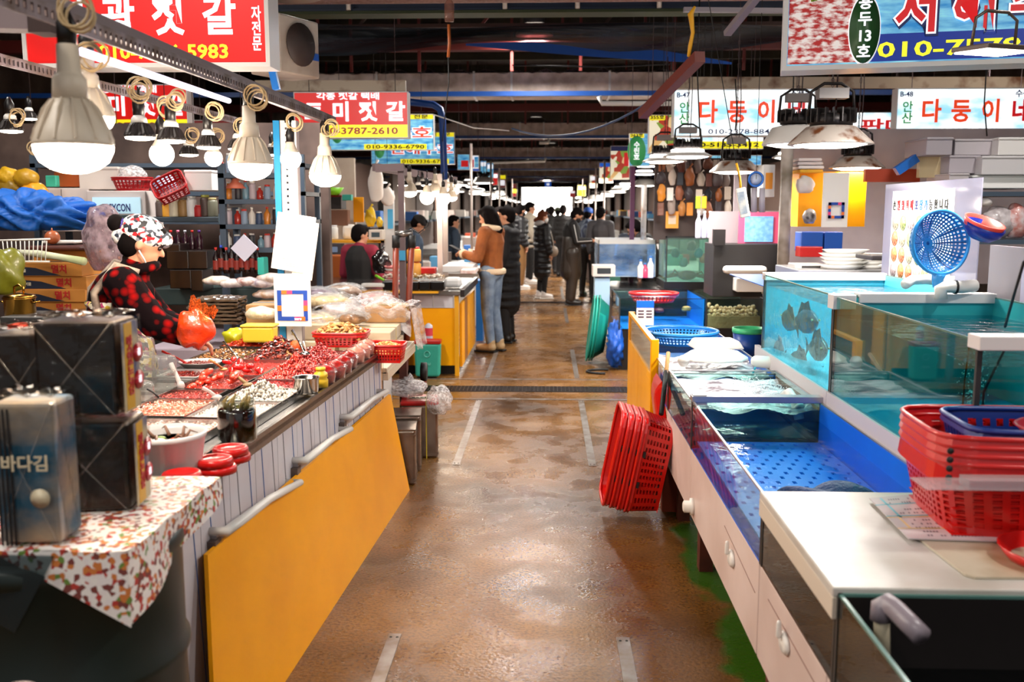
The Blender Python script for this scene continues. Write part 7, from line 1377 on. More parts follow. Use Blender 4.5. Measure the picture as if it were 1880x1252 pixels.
for i, (px, py) in enumerate(((1260, 567), (1210, 570), (1302, 572))): o = blob('sea_cucumber' if i != 1 else 'octopus', at(px, py, y=9.7), (.05, .035, .03), mt(['tan flesh', 'plum flesh', 'grey flesh'][i], ['b8905a', '7a3a4a', '8a7a6a'][i], .4), ['tan round sea creature in the low blue tank', 'plum-coloured sea creature under the red basket', 'greyish shell heap at the right of the low blue tank'][i], 'seafood', n=16, seed=i)
tank('fish_tank', 'white-rimmed tank with milky blue water on the second right-hand stall', at(1098, 505, y=11.2).x, 11.2, at(1098, 508, y=11.2).z, at(1203, 505, y=11.2).x, 12.1, at(1098, 448, y=11.2).z, mt('milky blue', '6a9ac4', .4, col2='d8e4ee', scale=5), None, None, lin_sides='b', rim=.05, rimm=white_pl, glassm=clear('milky glass', 'a8cce8', 1, .05, bump=.5, bscale=4, haze=.25, hazecol='c8dcf0'))
a = at(1222, 517, y=10.6); b2 = at(1304, 437, y=10.6)
tank('fish_tank', 'black-framed tank of greenish water with a crab, facing the viewer', a.x, 10.6, a.z, b2.x, 11.3, b2.z, mt('sea green liner', '9ac8b8', .4, col2='5a9a8c', scale=5), None, None, lin_sides='b', rim=.02, rimm=black, glassm=clear('green clear', 'dceee6', .8, .03, haze=.12, hazecol='a8d0c4'))
q = MB(); q.bb((a.x - .02, 10.58, a.z - .08), (b2.x + .02, 11.3, a.z)); tag(q.build('tank_plinth', black), 'black plinth under the black-framed tank', 'base')
t = thing('crab', 'brown king crab on the floor of the black-framed tank', 'crab', (at(1262, 508, y=10.75).x, 10.78, a.z + .06)); q = MB(); q.ball((0, 0, 0), (.11, .06, .055), 14, 8); q.build('shell', mt('crab brown', '7a4a34', .5, bump=1, bscale=40), t)
for k in range(6): q = MB(); sg = 1 if k % 2 else -1; q.tube([(sg * .08, 0, 0), (sg * (.14 + .02 * k), .0, .06 - .02 * k), (sg * (.19 + .01 * k), 0, -.03)], [.014, .011, .005], 6); q.build('leg', mt('crab brown'), t)
for i, (px, py, c, s_) in enumerate(((1240, 465, '4a6a68', .05), (1292, 475, 'c86a50', .05), (1270, 452, '8a7a78', .055), (1283, 466, '1c7a94', .05), (1255, 482, '6a8a84', .05))): blob('sea_squirt', at(px, py, y=10.8), (s_, s_ * .6, s_ * 1.2), mt('squirt ' + c, c, .4), ['dark green sea creature at the left of the black-framed tank', 'orange-pink pointed sea squirt in the black-framed tank', 'grey sea creature at the top of the black-framed tank', 'blue-green sea creature beside the orange-pink one', 'pale green sea creature low in the black-framed tank'][i], 'seafood', n=12, seed=i + 9)
bx('white digital price scale standing on a narrow stand at the aisle edge', 'scale', 'scale', 1088, 487, 1130, 508, 10.3, .25, 'd0c6bc', label_m='22282c'); bx('pale blue stand under the white digital scale', 'stand', 'stand', 1091, 510, 1120, 562, 10.35, .2, 'a8c4d8')
for i, (px, c1, h) in enumerate(((1176, 'e8e4e0', .20), (1194, 'f0ece8', .24), (1184, 'd84a6a', .16))): bottle(['white squeeze bottle before the milky blue tank', 'tall white spray bottle before the milky blue tank', 'pink brush pot between the white bottles'][i], px, 510, 10.5, .035, h, c1, '3a7ac4')
q = MB(); q.bb((.72, 10.62, .62), (2.6, 12.2, .70)); tag(q.build('stall_top', mt('wet steel', '8a8886', .25, .8), bevel=.005), 'wet steel top behind the low blue tank', 'worktop'); q = MB(); q.bb((.78, 10.7, 0), (2.55, 12.1, .62)); tag(q.build('stall_base', mt('near black base')), 'dark base of the second right-hand stall', 'base')
for i, c in enumerate(('1a8a7a', '23a08c', '187868')):
    t = thing('plastic_tub', ['outer', 'middle', 'inner'][i] + ' teal tub of the set leaning on end by the second right-hand stall', 'tub', (.56 + .03 * i, 9.9 + .02 * i, .36), rot=(0, -1.45, 0), group='teal tubs on end'); q = MB(); q.lathe([(.25, .0), (.33, .11), (.35, .115), (.35, .10), (.34, .10)], (0, 0, 0), 28, sy=.7); q.build('tub', mt('teal tub ' + c, c, .4), t)
blob('tarp_bundle', (.70, 9.62, .22), (.09, .16, .25), mt('blue tarp'), 'crumpled deep blue tarp beside the teal tubs', 'tarp', seed=77, amp=.3, wr=.2, n=48)
q = MB(); q.tube([(.66 + .16 * math.cos(a) - .1, 9.35 + .12 * math.sin(a), .012) for a in [1.2 + i * .3 for i in range(13)]], .012, 8); tag(q.build('hose', rubber), 'black hose curled on the floor at the foot of the second right-hand tanks', 'hose')
bx('blue bin on the floor behind the black-coated shoppers', 'bin', 'bin', 938, 517, 955, 536, 16.5, .2, '1c6cd0'); bx('blue crate on end behind the jeans of the jacketed woman', 'crate', 'box', 874, 515, 886, 640, 11.6, .3, '1c6cb8')
# ================================================================== RIGHT BACKGROUND
q = MB(); q.tube([at(1432, 640, y=7.4), at(1448, 200, y=7.4)], .045, 12); tag(q.build('column', mt('stained column', 'b8aaa0', .6, col2='5a4c30', scale=4, lo=.5, hi=.75)), 'stained white round column right of the blue framed notice', 'column')
q = MB(); q.bb((at(1157, 390, y=12).x, 12, .7), (at(1165, 390, y=12).x, 12.06, 2.35)); tag(q.build('purple_post', mt('purple post', '5a2a4a', .5)), 'slim purple post through the lamp cluster on the right', 'post'); q = MB(); q.tube([at(1181, 440, y=11.8), at(1183, 340, y=11.8)], .035, 10); tag(q.build('white_post', mt('rust-spotted white', 'd8ccc4', .5, col2='a87a5a', scale=8, lo=.55, hi=.7)), 'rust-spotted white pipe post below the bell lamp', 'post')
bx('black steel counter running behind the second right-hand stall', 'counter', 'counter', 1308, 448, 1455, 545, 8.6, .5, '120e0e'); q = MB(); q.bb((at(1308, 440, y=8.55).x, 8.5, at(1308, 450, y=8.55).z), (at(1330, 440, y=8.55).x, 8.56, at(1308, 421, y=8.55).z)); tag(q.build('corner_plate', black), 'black corner plate with a white dot left of the grey board', 'plate')
bx('grey board carrying a framed blue notice', 'board', 'board', 1302, 388, 1434, 449, 8.9, .03, '85787c', bev=0); t = bx('blue notice in a pink frame on the grey board', 'notice', 'notice', 1355, 389, 1430, 449, 8.8, .02, 'c8486a', bev=0); a = at(1366, 444, y=8.79); b2 = at(1420, 397, y=8.79); q = MB(); q.bb((a.x, 8.785, a.z), (b2.x, 8.79, b2.z)); q.build('notice_paper', mt('notice blue', '5a8ec4', .4, col2='7aa8d4', scale=30), t, world=True)
bx('white plastic ladle tray on the black counter', 'tray', 'tray', 1330, 489, 1410, 503, 8.3, .12, white_pl, bev=.03); bx('white foam box of shellfish behind the streaky upper tank', 'foam_box', 'box', 1353, 512, 1402, 536, 8.4, .2, white_pl)
for i, px in enumerate((1282, 1293, 1303)): t = bottle(['left', 'middle', 'right'][i] + ' white-capped clear squeeze bottle by the grey board', px, 437, 9.4, .03, .26, 'ccc8e0', 'f4efe8', group='clear squeeze bottles')
t = bx('yellow-framed picture card in the middle of the right-hand stalls', 'card', 'card', 1222, 388, 1246, 419, 10.5, .01, 'e89a2a', bev=0, label_m='d8c0a8'); bx('orange board behind the leaning man', 'board', 'board', 1205, 412, 1245, 438, 12.8, .05, 'e8920c', bev=0)
t = thing('phone_case', 'white remote control hanging from a yellow strap under the rusty lamp', 'remote', at(1364, 372, y=4.9), rot=(0, -.2, 0)); q = MB(); q.box((0, 0, 0), (.05, .02, .15)); q.build('body', white_pl, t, bevel=.006); q = MB(); q.box((-.006, -.012, .0), (.035, .004, .11)); q.build('display', mt('lcd', '8a9ab0', .3, col2='dcd8d0', scale=20), t); q = MB(); q.tube([(0, 0, .07), (.006, 0, .13), (0, 0, .20)], .006, 6); q.build('strap', mt('yellow tie'), t)
t = thing('dial_scale', 'round hanging dial with a blue rim right of the rusty lamp', 'scale', at(1388, 329, y=7)); q = MB(); q.tube([(.05 * math.cos(a), 0, .05 * math.sin(a)) for a in [6.283 * i / 24 for i in range(24)]], .008, 6, closed=True); q.build('rim', blue_pl, t); q = MB(); q.lathe([(.05, 0), (.0001, .003)], (0, 0, 0), 24, rot=Euler((math.pi / 2, 0, 0))); q.build('face', mt('dial face', 'c8d0e0', .3), t); q = MB(); q.bb((-.002, -.006, 0), (.002, -.005, .035)); q.build('needle', black, t)
for i, px in enumerate((1384, 1399)): q = MB(); q.tube([at(px, 345, y=7.1), at(px, 390, y=7.1)], .022, 10); tag(q.build('grey_pipe', mt('pale grey pipe', 'a8a0a8', .4)), ['left', 'right'][i] + ' pale grey pipe below the blue-rimmed dial', 'pipe')
# walls of shelving behind
XR = 3.0
def SH(label, x0, x1, py_list, Y, d, m, **k): return shelf(label, at(x0, 385, y=Y).x, at(x1, 385, y=Y).x, Y, d, [at(x0, p, y=Y).z for p in py_list], m, **k)
SH('dark blue steel shelf of foam boxes at the right edge', 1738, 1990, (352, 440), 6.6, .5, mt('slate shelf', '3c4a5a', .5), top=at(1740, 345, y=6.6).z)
for i, (x0, y0, x1, y1, c) in enumerate(((1742, 318, 1780, 346, 'b8b0b4'), (1784, 322, 1895, 346, 'f2f0ee'), (1742, 285, 1800, 318, 'a8a0a8'), (1802, 286, 1895, 321, 'c8c4c8'), (1700, 252, 1750, 285, '9c949c'), (1752, 255, 1830, 285, 'b4acb2'), (1832, 252, 1900, 285, 'dcd8d8'), (1830, 300, 1900, 322, 'e8e4e4'))):
    bx(['small grey foam box at the left end of the right shelf', 'bright white foam box on the right shelf', 'grey foam box above the small one', 'long foam box above the bright white one', 'dim foam box highest at the left of the right shelf', 'grey foam box under the B-48 sign', 'white foam box at the far right under the B-48 sign', 'thin foam lid at the far right of the shelf'][i], 'foam_box', 'box', x0, y0, x1, y1, 6.65 + .05 * (i % 3), .4, mt('foam ' + c, c, .6), lid=mt('foam ' + c, c, .6), group='foam boxes on the right shelf')
for i, (x0, y0, x1, y1, c) in enumerate(((1748, 370, 1790, 395, '4a5a5a'), (1795, 362, 1818, 380, 'e8e2dc'), (1800, 380, 1860, 440, '9a8e90'), (1842, 375, 1885, 440, 'b87068'), (1790, 395, 1800, 440, '8a4a34'), (1752, 398, 1788, 440, '6a6066'))):
    bagthing(['grey-green bag on the lower right shelf', 'small white tub-like bag on the lower right shelf', 'large clear bag in the middle of the lower right shelf', 'reddish bag at the right of the lower right shelf', 'thin brown bag between the clear bag and the bowls', 'mauve bag at the left of the lower right shelf'][i], (x0 + x1) / 2, (y0 + y1) / 2, 6.7, ((x1 - x0) / 2 / FPX * 6.7, .08, (y1 - y0) / 2 / FPX * 6.7), mt('bag ' + c, c, .35, col2='d8d0d4', scale=12, coat=.4, bump=.8, bscale=20), seed=i + 80, knot=False)
bx('yellow cabinet back behind the hanging white card', 'cabinet', 'cabinet', 1464, 315, 1592, 416, 7.6, .3, yellow, bev=0); bx('white notice sheet with a coloured square border hanging by the round column', 'notice', 'notice', 1508, 317, 1560, 417, 7.3, .01, mt('card white'), bev=0)
a = at(1520, 401, y=7.28); b2 = at(1551, 372, y=7.28); t = thing('border_print', 'blue and orange square border printed on the hanging notice sheet', 'print', (a.x, 7.285, a.z)); w = b2.x - a.x
for k in range(4):
    for j in range(5): xx = w * j / 5; P_ = [(xx, 0), (xx, w - .02), (0, xx), (w - .02, xx)][k]; panel(t, P_[0], P_[1], P_[0] + (w / 5 if k < 2 else .02), P_[1] + (.02 if k < 2 else w / 5), cb[(j * 2 + k) % 3] if j % 2 else cb[0], 'border_block')
bagthing('bundle of white bags on the yellow cabinet shelf', 1478, 340, 7.4, (.07, .05, .07), mt('white cloth'), seed=91, knot=False); bagthing('white and dark bag in the yellow cabinet', 1486, 398, 7.4, (.05, .05, .06), mt('mottled bag', 'd0c8c4', .4, col2='2a2426', scale=12), seed=92, knot=False)
for i, (x0, x1) in enumerate(((1471, 1512), (1513, 1548))): bx(['left', 'right'][i] + ' deep blue bin under the yellow cabinet', 'bin', 'bin', x0, 426, x1, 462, 7.3, .2, '0e4fae')
bx('red tray under the deep blue bins', 'tray', 'tray', 1469, 453, 1511, 472, 7.1, .15, red_pl); bx('white machine with a dark slot behind the tank rim', 'machine', 'machine', 1460, 485, 1518, 497, 6.3, .2, white_pl, label_m='3a3634')
for k in range(9): q = MB(); q.lathe([(.0001, 0), (.10, 0), (.15, .03), (.145, .03), (.09, .005), (.0001, .005)], (0, 0, 0), 24, sy=.75); o = q.build('plate', white_pl); p = at(1545 + 36 * (k % 2), 494, y=6.2 + .1 * (k % 2)); o.location = (p.x + .01 * (k % 3), p.y, p.z + .024 * (k // 2)); tag(o, ['lowest', 'lowest', 'second', 'second', 'third', 'third', 'fourth', 'fourth', 'topmost'][k] + [' oval white plate in the left pile', ' oval white plate in the right pile'][k % 2] + ' behind the streaky upper tank', 'plate', 'oval white plates behind the tanks')
bx('bench of the plates behind the upper tanks', 'bench', 'bench', 1462, 496, 1640, 560, 6.1, .6, 'a8a4a4'); bx('dark shelf behind the colander and pipes', 'shelf', 'shelf', 1600, 470, 1790, 478, 5.7, .3, '2c2426'); bx('blue lid lying under the colander', 'lid', 'lid', 1742, 500, 1775, 517, 4.6, .15, blue_pl)
bx('brick-red board behind the poster sheet', 'board', 'board', 1588, 310, 1690, 334, 7.2, .05, 'a83a1c', bev=0); bx('cream upright board above the poster sheet', 'board', 'board', 1687, 285, 1730, 326, 6.9, .05, 'd8c49a', bev=0); q = MB(); q.bar(at(1645, 315, y=6.9), at(1682, 290, y=6.9), .06, .06); tag(q.build('blue_brace', blue_pl), 'bright blue brace under the flat lamp by the B-48 sign', 'brace')
for i, (x0, y0, x1, y1, c) in enumerate(((1466, 290, 1510, 296, 'e8dcd8'), (1464, 297, 1512, 303, 'd8ccc8'), (1466, 304, 1514, 310, 'f0e8e4'), (1468, 311, 1512, 317, 'e8b030'))): bx(['top', 'second', 'third', 'yellow bottom'][i] + ' folded sack in the pile on the yellow cabinet', 'sack', 'sack', x0, y0, x1, y1, 7.4, .25, mt('sack ' + c, c, .7), bev=.01, group='folded sacks')
bx('white foam crate with orange stripes beside the pale grey pipes', 'foam_crate', 'box', 1400, 302, 1424, 362, 7.5, .2, 'dcd8d4', label_m='e8921c'); bx('grey partition behind the blue-rimmed dial', 'partition', 'partition', 1347, 318, 1372, 388, 9.1, .04, '8c8084', bev=0)
cols = ['8a4a1c', '6a3a24', 'a8684a', 'c8b8a8', '9a8a80', '3a3034', '5a2c1c', 'b87a3a', 'd8c8b8', '4a3c3c', 'c87c1c', '20242e', '7a6a64', 'e0d8d0']; rr = random.Random(12)
words = {'8a4a1c': 'brown', '6a3a24': 'dark brown', 'a8684a': 'tan', 'c8b8a8': 'beige', '9a8a80': 'taupe', '3a3034': 'charcoal', '5a2c1c': 'rust-brown', 'b87a3a': 'ochre', 'd8c8b8': 'cream', '4a3c3c': 'dark grey', 'c87c1c': 'orange', '20242e': 'navy black', '7a6a64': 'grey-brown', 'e0d8d0': 'off-white'}
rows = ['highest', 'second', 'third', 'fourth', 'lowest']; ords = ['first', 'second', 'third', 'fourth', 'fifth', 'sixth', 'seventh', 'eighth', 'ninth', 'tenth', 'eleventh', 'twelfth']
for r_ in range(4):
    for c_ in range(8):
        k = cols[(r_ * 5 + c_ * 3) % len(cols)]; px, py = 1216 + c_ * 17 + rr.uniform(-3, 3), 302 + r_ * 27 + rr.uniform(-4, 4); s_ = (rr.uniform(.035, .06), .03, rr.uniform(.06, .11))
        lb = words[k] + ' bag hanging ' + ords[c_] + ' from the left in the ' + rows[r_] + ' row beyond the tanks'
        if (r_ + c_) % 3: bagthing(lb, px, py, 10.3 + .1 * (c_ % 3), s_, mt('hang ' + k, k, .5, bump=.6, bscale=18), name='hanging_bag', seed=r_ * 9 + c_, group='bags and tools hanging on the right-hand stall')
        else: bx(lb, 'hanging_board', 'utensil', px - 6, py - 12, px + 6, py + 12, 10.3, .04, mt('hang ' + k, k, .5), group='bags and tools hanging on the right-hand stall')
bx('dark back partition of the right-hand stall with hanging bags', 'partition', 'partition', 1200, 290, 1356, 440, 10.7, .06, '3c2a24', bev=0)
for i, (px, c) in enumerate(((1282, 'a8c81c'), (1293, 'e8b01c'))): bx([' lime', ' yellow'][i].strip() + ' hanging packet over the clear squeeze bottles', 'packet', 'packet', px - 5, 360, px + 5, 383, 9.9, .02, c)
bx('large pale back wall behind the right-hand stall', 'partition', 'partition', 1430, 235, 2100, 520, 8.4, .08, mt('pale partition', 'a89ea4', .7, col2='8c8288', scale=2), bev=0)
# ================================================================== LEFT BACKGROUND
bench = mt('steel bench', '8a8684', .35, .7)
bx('steel bench with the gas stove at the left edge', 'bench', 'bench', -120, 612, 128, 700, 3.7, .5, bench); t = bx('shallow steel tray of red kitchen bits before the stove', 'tray', 'tray', -20, 602, 118, 612, 3.62, .3, bench)
t = bx('small black gas stove under the brass pot', 'gas_stove', 'stove', 0, 582, 78, 602, 3.8, .25, '2a2826'); p = at(38, 581, y=3.95); t = thing('pot', 'brass-coloured pot with a looped lid handle', 'pot', p); q = MB(); q.lathe([(.0001, 0), (.055, 0), (.062, .01), (.062, .075), (.068, .08), (.066, .082)], (0, 0, 0), 28); q.build('pot', mt('brass pot', 'a87c34', .2, 1), t); q = MB(); q.lathe([(.067, .082), (.06, .092), (.02, .1), (.0001, .102)], (0, 0, 0), 28); q.build('lid', mt('brass pot'), t); q = MB(); q.tube([(-.02, 0, .1), (-.02, 0, .125), (0, 0, .135), (.02, 0, .125), (.02, 0, .1)], .005, 6); q.build('lid_handle', mt('brass pot'), t)
for sg in (-1, 1): q = MB(); q.tube([(sg * .06, -.015, .06), (sg * .085, 0, .065), (sg * .06, .015, .06)], .004, 6); q.build('handle', mt('brass pot'), t)
for i, (px, py, c, w) in enumerate(((22, 602, 'e0421c', 20), (88, 598, 'd84a5a', 26), (102, 594, 'c04a54', 18), (70, 602, 'e8e0dc', 22), (118, 602, 'c8ccd0', 24))): bx(['orange-red packet on the steel tray', 'pink cloth on the steel tray', 'rose packet behind the pink cloth', 'white packet with red print on the steel tray', 'silver knife-like tool at the end of the steel tray'][i], 'packet', 'packet', px - w / 2, py - 6, px + w / 2, py + 4, 3.6, .08, c, rz=.4 * i)
q = MB(); q.bb((at(-60, 610, y=5.2).x, 5.2, 0), (at(185, 610, y=5.2).x, 6.2, at(60, 601, y=5.2).z)); tag(q.build('storage_bench', mt('dark board')), 'dark bench carrying the stacked cartons', 'bench')
cart_m = mt('kraft orange', 'c8863a', .6, col2='b87830', scale=3); nav = mt('carton navy', '1c2438', .5); cred = mt('carton red', 'b02420', .5)
for i, (y0, y1, x0, x1) in enumerate(((577, 601, 20, 160), (554, 577, 18, 159), (531, 554, 16, 156), (507, 531, 20, 158), (482, 507, 10, 149))):
    t = bx(['bottom', 'second', 'third', 'fourth', 'top'][i] + ' long carton counted upward in the front stack of printed cartons', 'carton', 'box', x0, y0 + .6, x1, y1, 5.2 + .01 * (i % 2), .30, cart_m, kind='carton', group='front stack of printed cartons', bev=.002)
    w = (x1 - x0) / FPX * 5.2; h = (y1 - y0) / FPX * 5.2; q = MB(); q.add([(-w * .5, -.152, .004), (w * .25, -.152, .004), (w * .12, -.152, h * .25), (-w * .1, -.152, h * .62), (-w * .5, -.152, h * .80)], [(0, 1, 2, 3, 4)]); q.build('printed_wave', nav, t); text('멸치', .05, cred, t, (w * .22, -.153, h * .5), bold=.03); text('건어물', .02, mt('label ivory'), t, (-w * .3, -.154, h * .4))
for i in range(5): bx(['bottom', 'second', 'third', 'fourth', 'top'][i] + ' plain carton counted upward in the rear stack', 'carton', 'box', 152, 573 - 24.5 * i, 181 - (1 if i % 2 else 0), 597 - 24.5 * i, 5.6, .3, cart_m, kind='carton', group='rear stack of cartons')
t = bx('round brown tray on top of the cartons', 'tray', 'tray', 48, 452, 146, 460, 5.25, .28, '4a1c10', bev=.01); bx('carton end under the brown tray', 'carton', 'box', 62, 460, 166, 481, 5.35, .25, cart_m, kind='carton'); q = MB(); q.tube([at(30, 462, y=5.1), at(70, 466, y=5.1), at(110, 472, y=5.05), at(155, 480, y=5.0)], [.012, .02, .018, .022], 10); tag(q.build('leek', mt('leek green', '8a9a4a', .5, col2='e8e8d0', scale=2)), 'thick leek lying across the top carton', 'vegetable')
p = at(96, 436, y=5.4); q = MB(); q.ball((0, 0, 0), (.042, .042, .04), 16, 12); q.lathe([(.008, .036), (.002, .055)], (0, 0, 0), 6); o = q.build('onion', mt('onion skin', 'a85a34', .35)); o.location = p; tag(o, 'single brown onion on a white plate above the cartons', 'onion'); bx('white plate edge under the onion', 'plate', 'plate', 78, 442, 136, 447, 5.4, .15, white_pl)
t = thing('dish_rack', 'white wire dish rack at the left edge', 'rack', at(0, 480, y=5.0)); 
for k in range(14): q = MB(); q.tube([(-.04 + k * .022, 0, 0), (-.05 + k * .024, 0, .11)], .003, 5); q.build('wire', white_pl, t)
q = MB(); q.tube([(-.06, 0, .11), (.28, 0, .12)], .005, 6); q.build('top_wire', white_pl, t); q = MB(); q.tube([(-.06, 0, .0), (.27, 0, .0)], .005, 6); q.build('bottom_wire', white_pl, t)
bagthing('dull yellow-green plastic bag at the left edge behind the pot', 8, 500, 4.8, (.10, .1, .13), mt('dull lime film', '6a6a14', .4, coat=.4), seed=101, knot=False)
blob('tarp_bundle', at(62, 392, y=5.9), (.36, .22, .13), mt('cobalt cloth', '0858b0', .6, bump=.8, bscale=9), 'big crumpled cobalt blue tarp bundle at the left', 'tarp', n=80, amp=.4, seed=103, wr=.22); bagthing('grey-lilac clear bag bulging behind the vendor', 192, 440, 5.2, (.11, .12, .20), clear('lilac bag film', 'd8c8d0', 1, .12, bump=1, bscale=9, haze=.55, hazecol='a08c94'), seed=104, knot=False)
# shelf wall at the left
SH('long back shelf behind the near stall', 60, 560, (300, 352, 404), 7.0, .5, mt('slate shelf'), top=2.0); bx('pale back partition behind the near stall', 'partition', 'partition', -300, 225, 600, 640, 7.9, .08, mt('umber partition', '6c5850', .8, col2='4a3a36', scale=3), bev=0)
for i, (x0, x1) in enumerate(((81, 114), (115, 163))): bx(['left', 'right'][i] + ' white cupboard door behind the cobalt tarp', 'cupboard', 'cupboard', x0, 345, x1, 425, 6.8, .2, 'd0c4c0')
t = bx('glass-fronted drinks fridge with a lettered header behind the vendor', 'fridge', 'fridge', 164, 350, 266, 450, 6.7, .4, 'c8bcb8'); a = at(172, 392, y=6.69); b2 = at(258, 362, y=6.69); q = MB(); q.bb((a.x, 6.68, a.z), (b2.x, 6.69, b2.z)); q.build('header_panel', em('header sky', 'b8dcec', .4), t, world=True); o = text('SXCON', .075, navy_s, t, (.04, -.24, .30 - .06), width=.15); o.location = Vector((0, 0, 0)); o.location = (at(220, 382, y=6.67).x - t.location.x, 6.67 - t.location.y, at(220, 382, y=6.67).z - t.location.z)
q = MB(); a = at(214, 450, y=6.69); b2 = at(258, 395, y=6.69); q.bb((a.x, 6.68, a.z), (b2.x, 6.69, b2.z)); q.build('door_glass', mt('dark glass', '3a4a48', .1, coat=1), t, world=True)
def row(specs):
    for s_ in specs: bx(*s_)
row((('orange-brown box beside the white foam box', 'box', 'box', 100, 316, 147, 343, 6.9, .2, 'a84c18'), ('white foam box with a lid behind the lamps', 'foam_box', 'box', 146, 306, 216, 348, 6.8, .3, 'd8ccc4', 0, 'c8bcb4'), ('white foam box with split lid tilted under the round lamps', 'foam_box', 'box', 340, 312, 388, 350, 6.5, .25, 'e0dcdc', 0, 'ece8e8'), ('turquoise printed packet by the orange-brown box', 'packet', 'packet', 84, 322, 102, 343, 6.85, .1, '3aa88c')))
t = thing('basket', 'red mesh basket holding a clear bag on the back shelf', 'basket', at(244, 350, y=6.8)); basket(t, .27, .2, .09, dred_pl, expo=3, taper=.75, nu=30, nv=3, rim=.006); bagthing('clear crinkled bag sitting in the red mesh basket', 242, 322, 6.8, (.10, .08, .07), bag_film, seed=111, knot=False)
t = thing('crate', 'red crate tipped on its corner below the tilted foam box', 'crate', at(318, 352, y=6.5), rot=(.9, -.45, .3)); basket(t, .22, .17, .09, dred_pl, expo=6, taper=.9, nu=24, nv=3, rim=.006); bagthing('blue crinkled bag with something red behind the tipped crate', 302, 342, 6.7, (.09, .07, .08), mt('blue film', '6a9ac8', .25, coat=.6, col2='b8d0e8', scale=9), seed=112, knot=False)
bx('dark clear-lidded ledge with jars over the vendor', 'shelf', 'shelf', 262, 398, 400, 408, 6.5, .25, '34404a')
for i, (px, c, cp, h) in enumerate(((296, '5a4a44', 'b8a890', .12), (307, 'e0a030', '9a2a1c', .10), (320, 'c8c0a8', 'e0dcd0', .14), (337, '8a6a3a', '6a5a4a', .13), (353, 'd8d8d8', 'c0c0c0', .14), (366, 'a81c1c', 'b82020', .08), (378, '4a3a34', '8a8a3a', .15), (391, '6a6a5a', 'a89a6a', .13))): jar(['dark jar at the left end', 'amber pot', 'cream jar', 'brown jar', 'clear jar', 'low red pot', 'olive-capped dark jar', 'grey jar at the right end'][i] + ' on the ledge over the vendor', px, 398, 6.55, .035, h, c, cp, group='jars on the ledge')
t = thing('cone_lamp', 'salmon cone-shaped lamp above a grey meter box', 'lamp', at(433, 346, y=6.3)); q = MB(); q.lathe([(.08, 0), (.03, .04), (.02, .07)], (0, 0, 0), 20); q.build('shade', mt('salmon', 'd8745a', .4), t); bx('grey electric meter box on the back shelf post', 'meter', 'meter', 418, 348, 442, 381, 6.4, .1, '7c7878')
SH('slate rack crowded with bottles left of the slotted post', 402, 520, (318, 366, 412, 455), 6.2, .3, mt('slate shelf'), top=at(402, 300, y=6.2).z)
for r_ in range(4):
    for c_ in range(8):
        px = 408 + c_ * 14 + rr.uniform(-2, 2); pc = ['a82c20', '8a9ab0', 'd8d0c8', '3a4a6a', 'c87a2c', '2c2a30', '6a8a9a', 'b8a8b0'][(r_ * 3 + c_) % 8]; nm = ['red', 'steel-blue', 'white', 'navy', 'orange', 'black', 'teal-grey', 'lilac'][(r_ * 3 + c_) % 8]
        (jar if (r_ + c_) % 2 else bottle)(nm + ' container ' + ords[c_] + ' from the left on the ' + rows[r_] + ' shelf of the slate rack', px, (318, 366, 412, 455)[r_], 6.3, .022, rr.uniform(.08, .13), pc, 'c83a30' if c_ % 3 == 0 else 'd8d4d0', group='containers on the slate rack')
t = bx('white cloth square hung point-down behind the soy bottles', 'cloth', 'cloth', 419, 432, 452, 468, 5.9, .01, mt('cloth lilac', 'c8c8dc', .8), rot=(0, .78, 0), bev=0)
q = MB(); q.bb((at(285, 605, y=5.6).x, 5.4, 0), (at(505, 605, y=5.6).x, 6.4, .80)); tag(q.build('side_counter', mt('lilac counter', '9a8c98', .5), bevel=.01), 'lilac-grey counter carrying kelp packs and soy bottles behind the vendor', 'counter')
t = bx('dark glass-topped bench at the back of the near stall', 'bench', 'bench', 280, 530, 480, 560, 6.35, .6, '2a3a3a')
for i, (x0, y0, x1, y1) in enumerate(((306, 460, 345, 494), (346, 460, 380, 494), (312, 495, 350, 530), (351, 495, 372, 535), (300, 448, 330, 462))): t = bx(['upper left', 'upper right', 'lower left', 'lower right', 'flat topmost'][i] + ' black seaweed block in clear wrap beside the vendor’s face', 'seaweed_pack', 'seaweed pack', x0, y0, x1, y1, 6.2, .2, pk_black, group='black seaweed blocks behind the vendor'); 
for i in range(9): bottle(['soy bottle ' + w_ for w_ in ('at the left end', 'second', 'third', 'fourth', 'in the middle', 'sixth', 'seventh', 'eighth', 'at the right end')][i] + ' of the row with red and blue caps', 398 + i * 9.5, 502 - (i % 2) * 4, 6.15, .022, .17, '1c0a08', ['c82c24', '2a4ac0', 'c82c24', '1a1614'][i % 4], group='soy bottles behind the counter', lab='8a2a20')
for i in range(6): bottle(['far dark bottle ' + w_ for w_ in ('nearest the vendor', 'second from the vendor', 'third from the vendor', 'fourth from the vendor', 'fifth from the vendor', 'sixth from the vendor')][i] + ' with a bright cap', 302 + i * 13, 458, 6.4, .022, .13, '2a0e18', ['c83a60', 'd82420', 'e87a9a', 'c8c8d8', 'c82c24', '5a2a8a'][i], group='dark bottles behind the seaweed blocks')
for i, (px, py, c) in enumerate(((425, 520, 'c8b8b4'), (455, 517, 'a87a74'), (400, 515, 'd8c0a8'), (480, 520, '8a7a8a'), (500, 510, 'b8a090'), (492, 540, 'c09a78'))): bagthing(['pale', 'reddish', 'cream', 'mauve', 'beige', 'tan'][i] + ' film packet in the heap right of the kelp packs', px, py, 5.8, (.09, .07, .03), mt('bag ' + c, c, .3, col2='e8e0e0', scale=16, coat=.7, bump=.8, bscale=30), seed=120 + i, knot=False, group='film packets behind the counter')
bx('teal carton standing in the rack by the slotted post', 'carton', 'box', 473, 473, 484, 505, 6.0, .1, '2ab0a0')
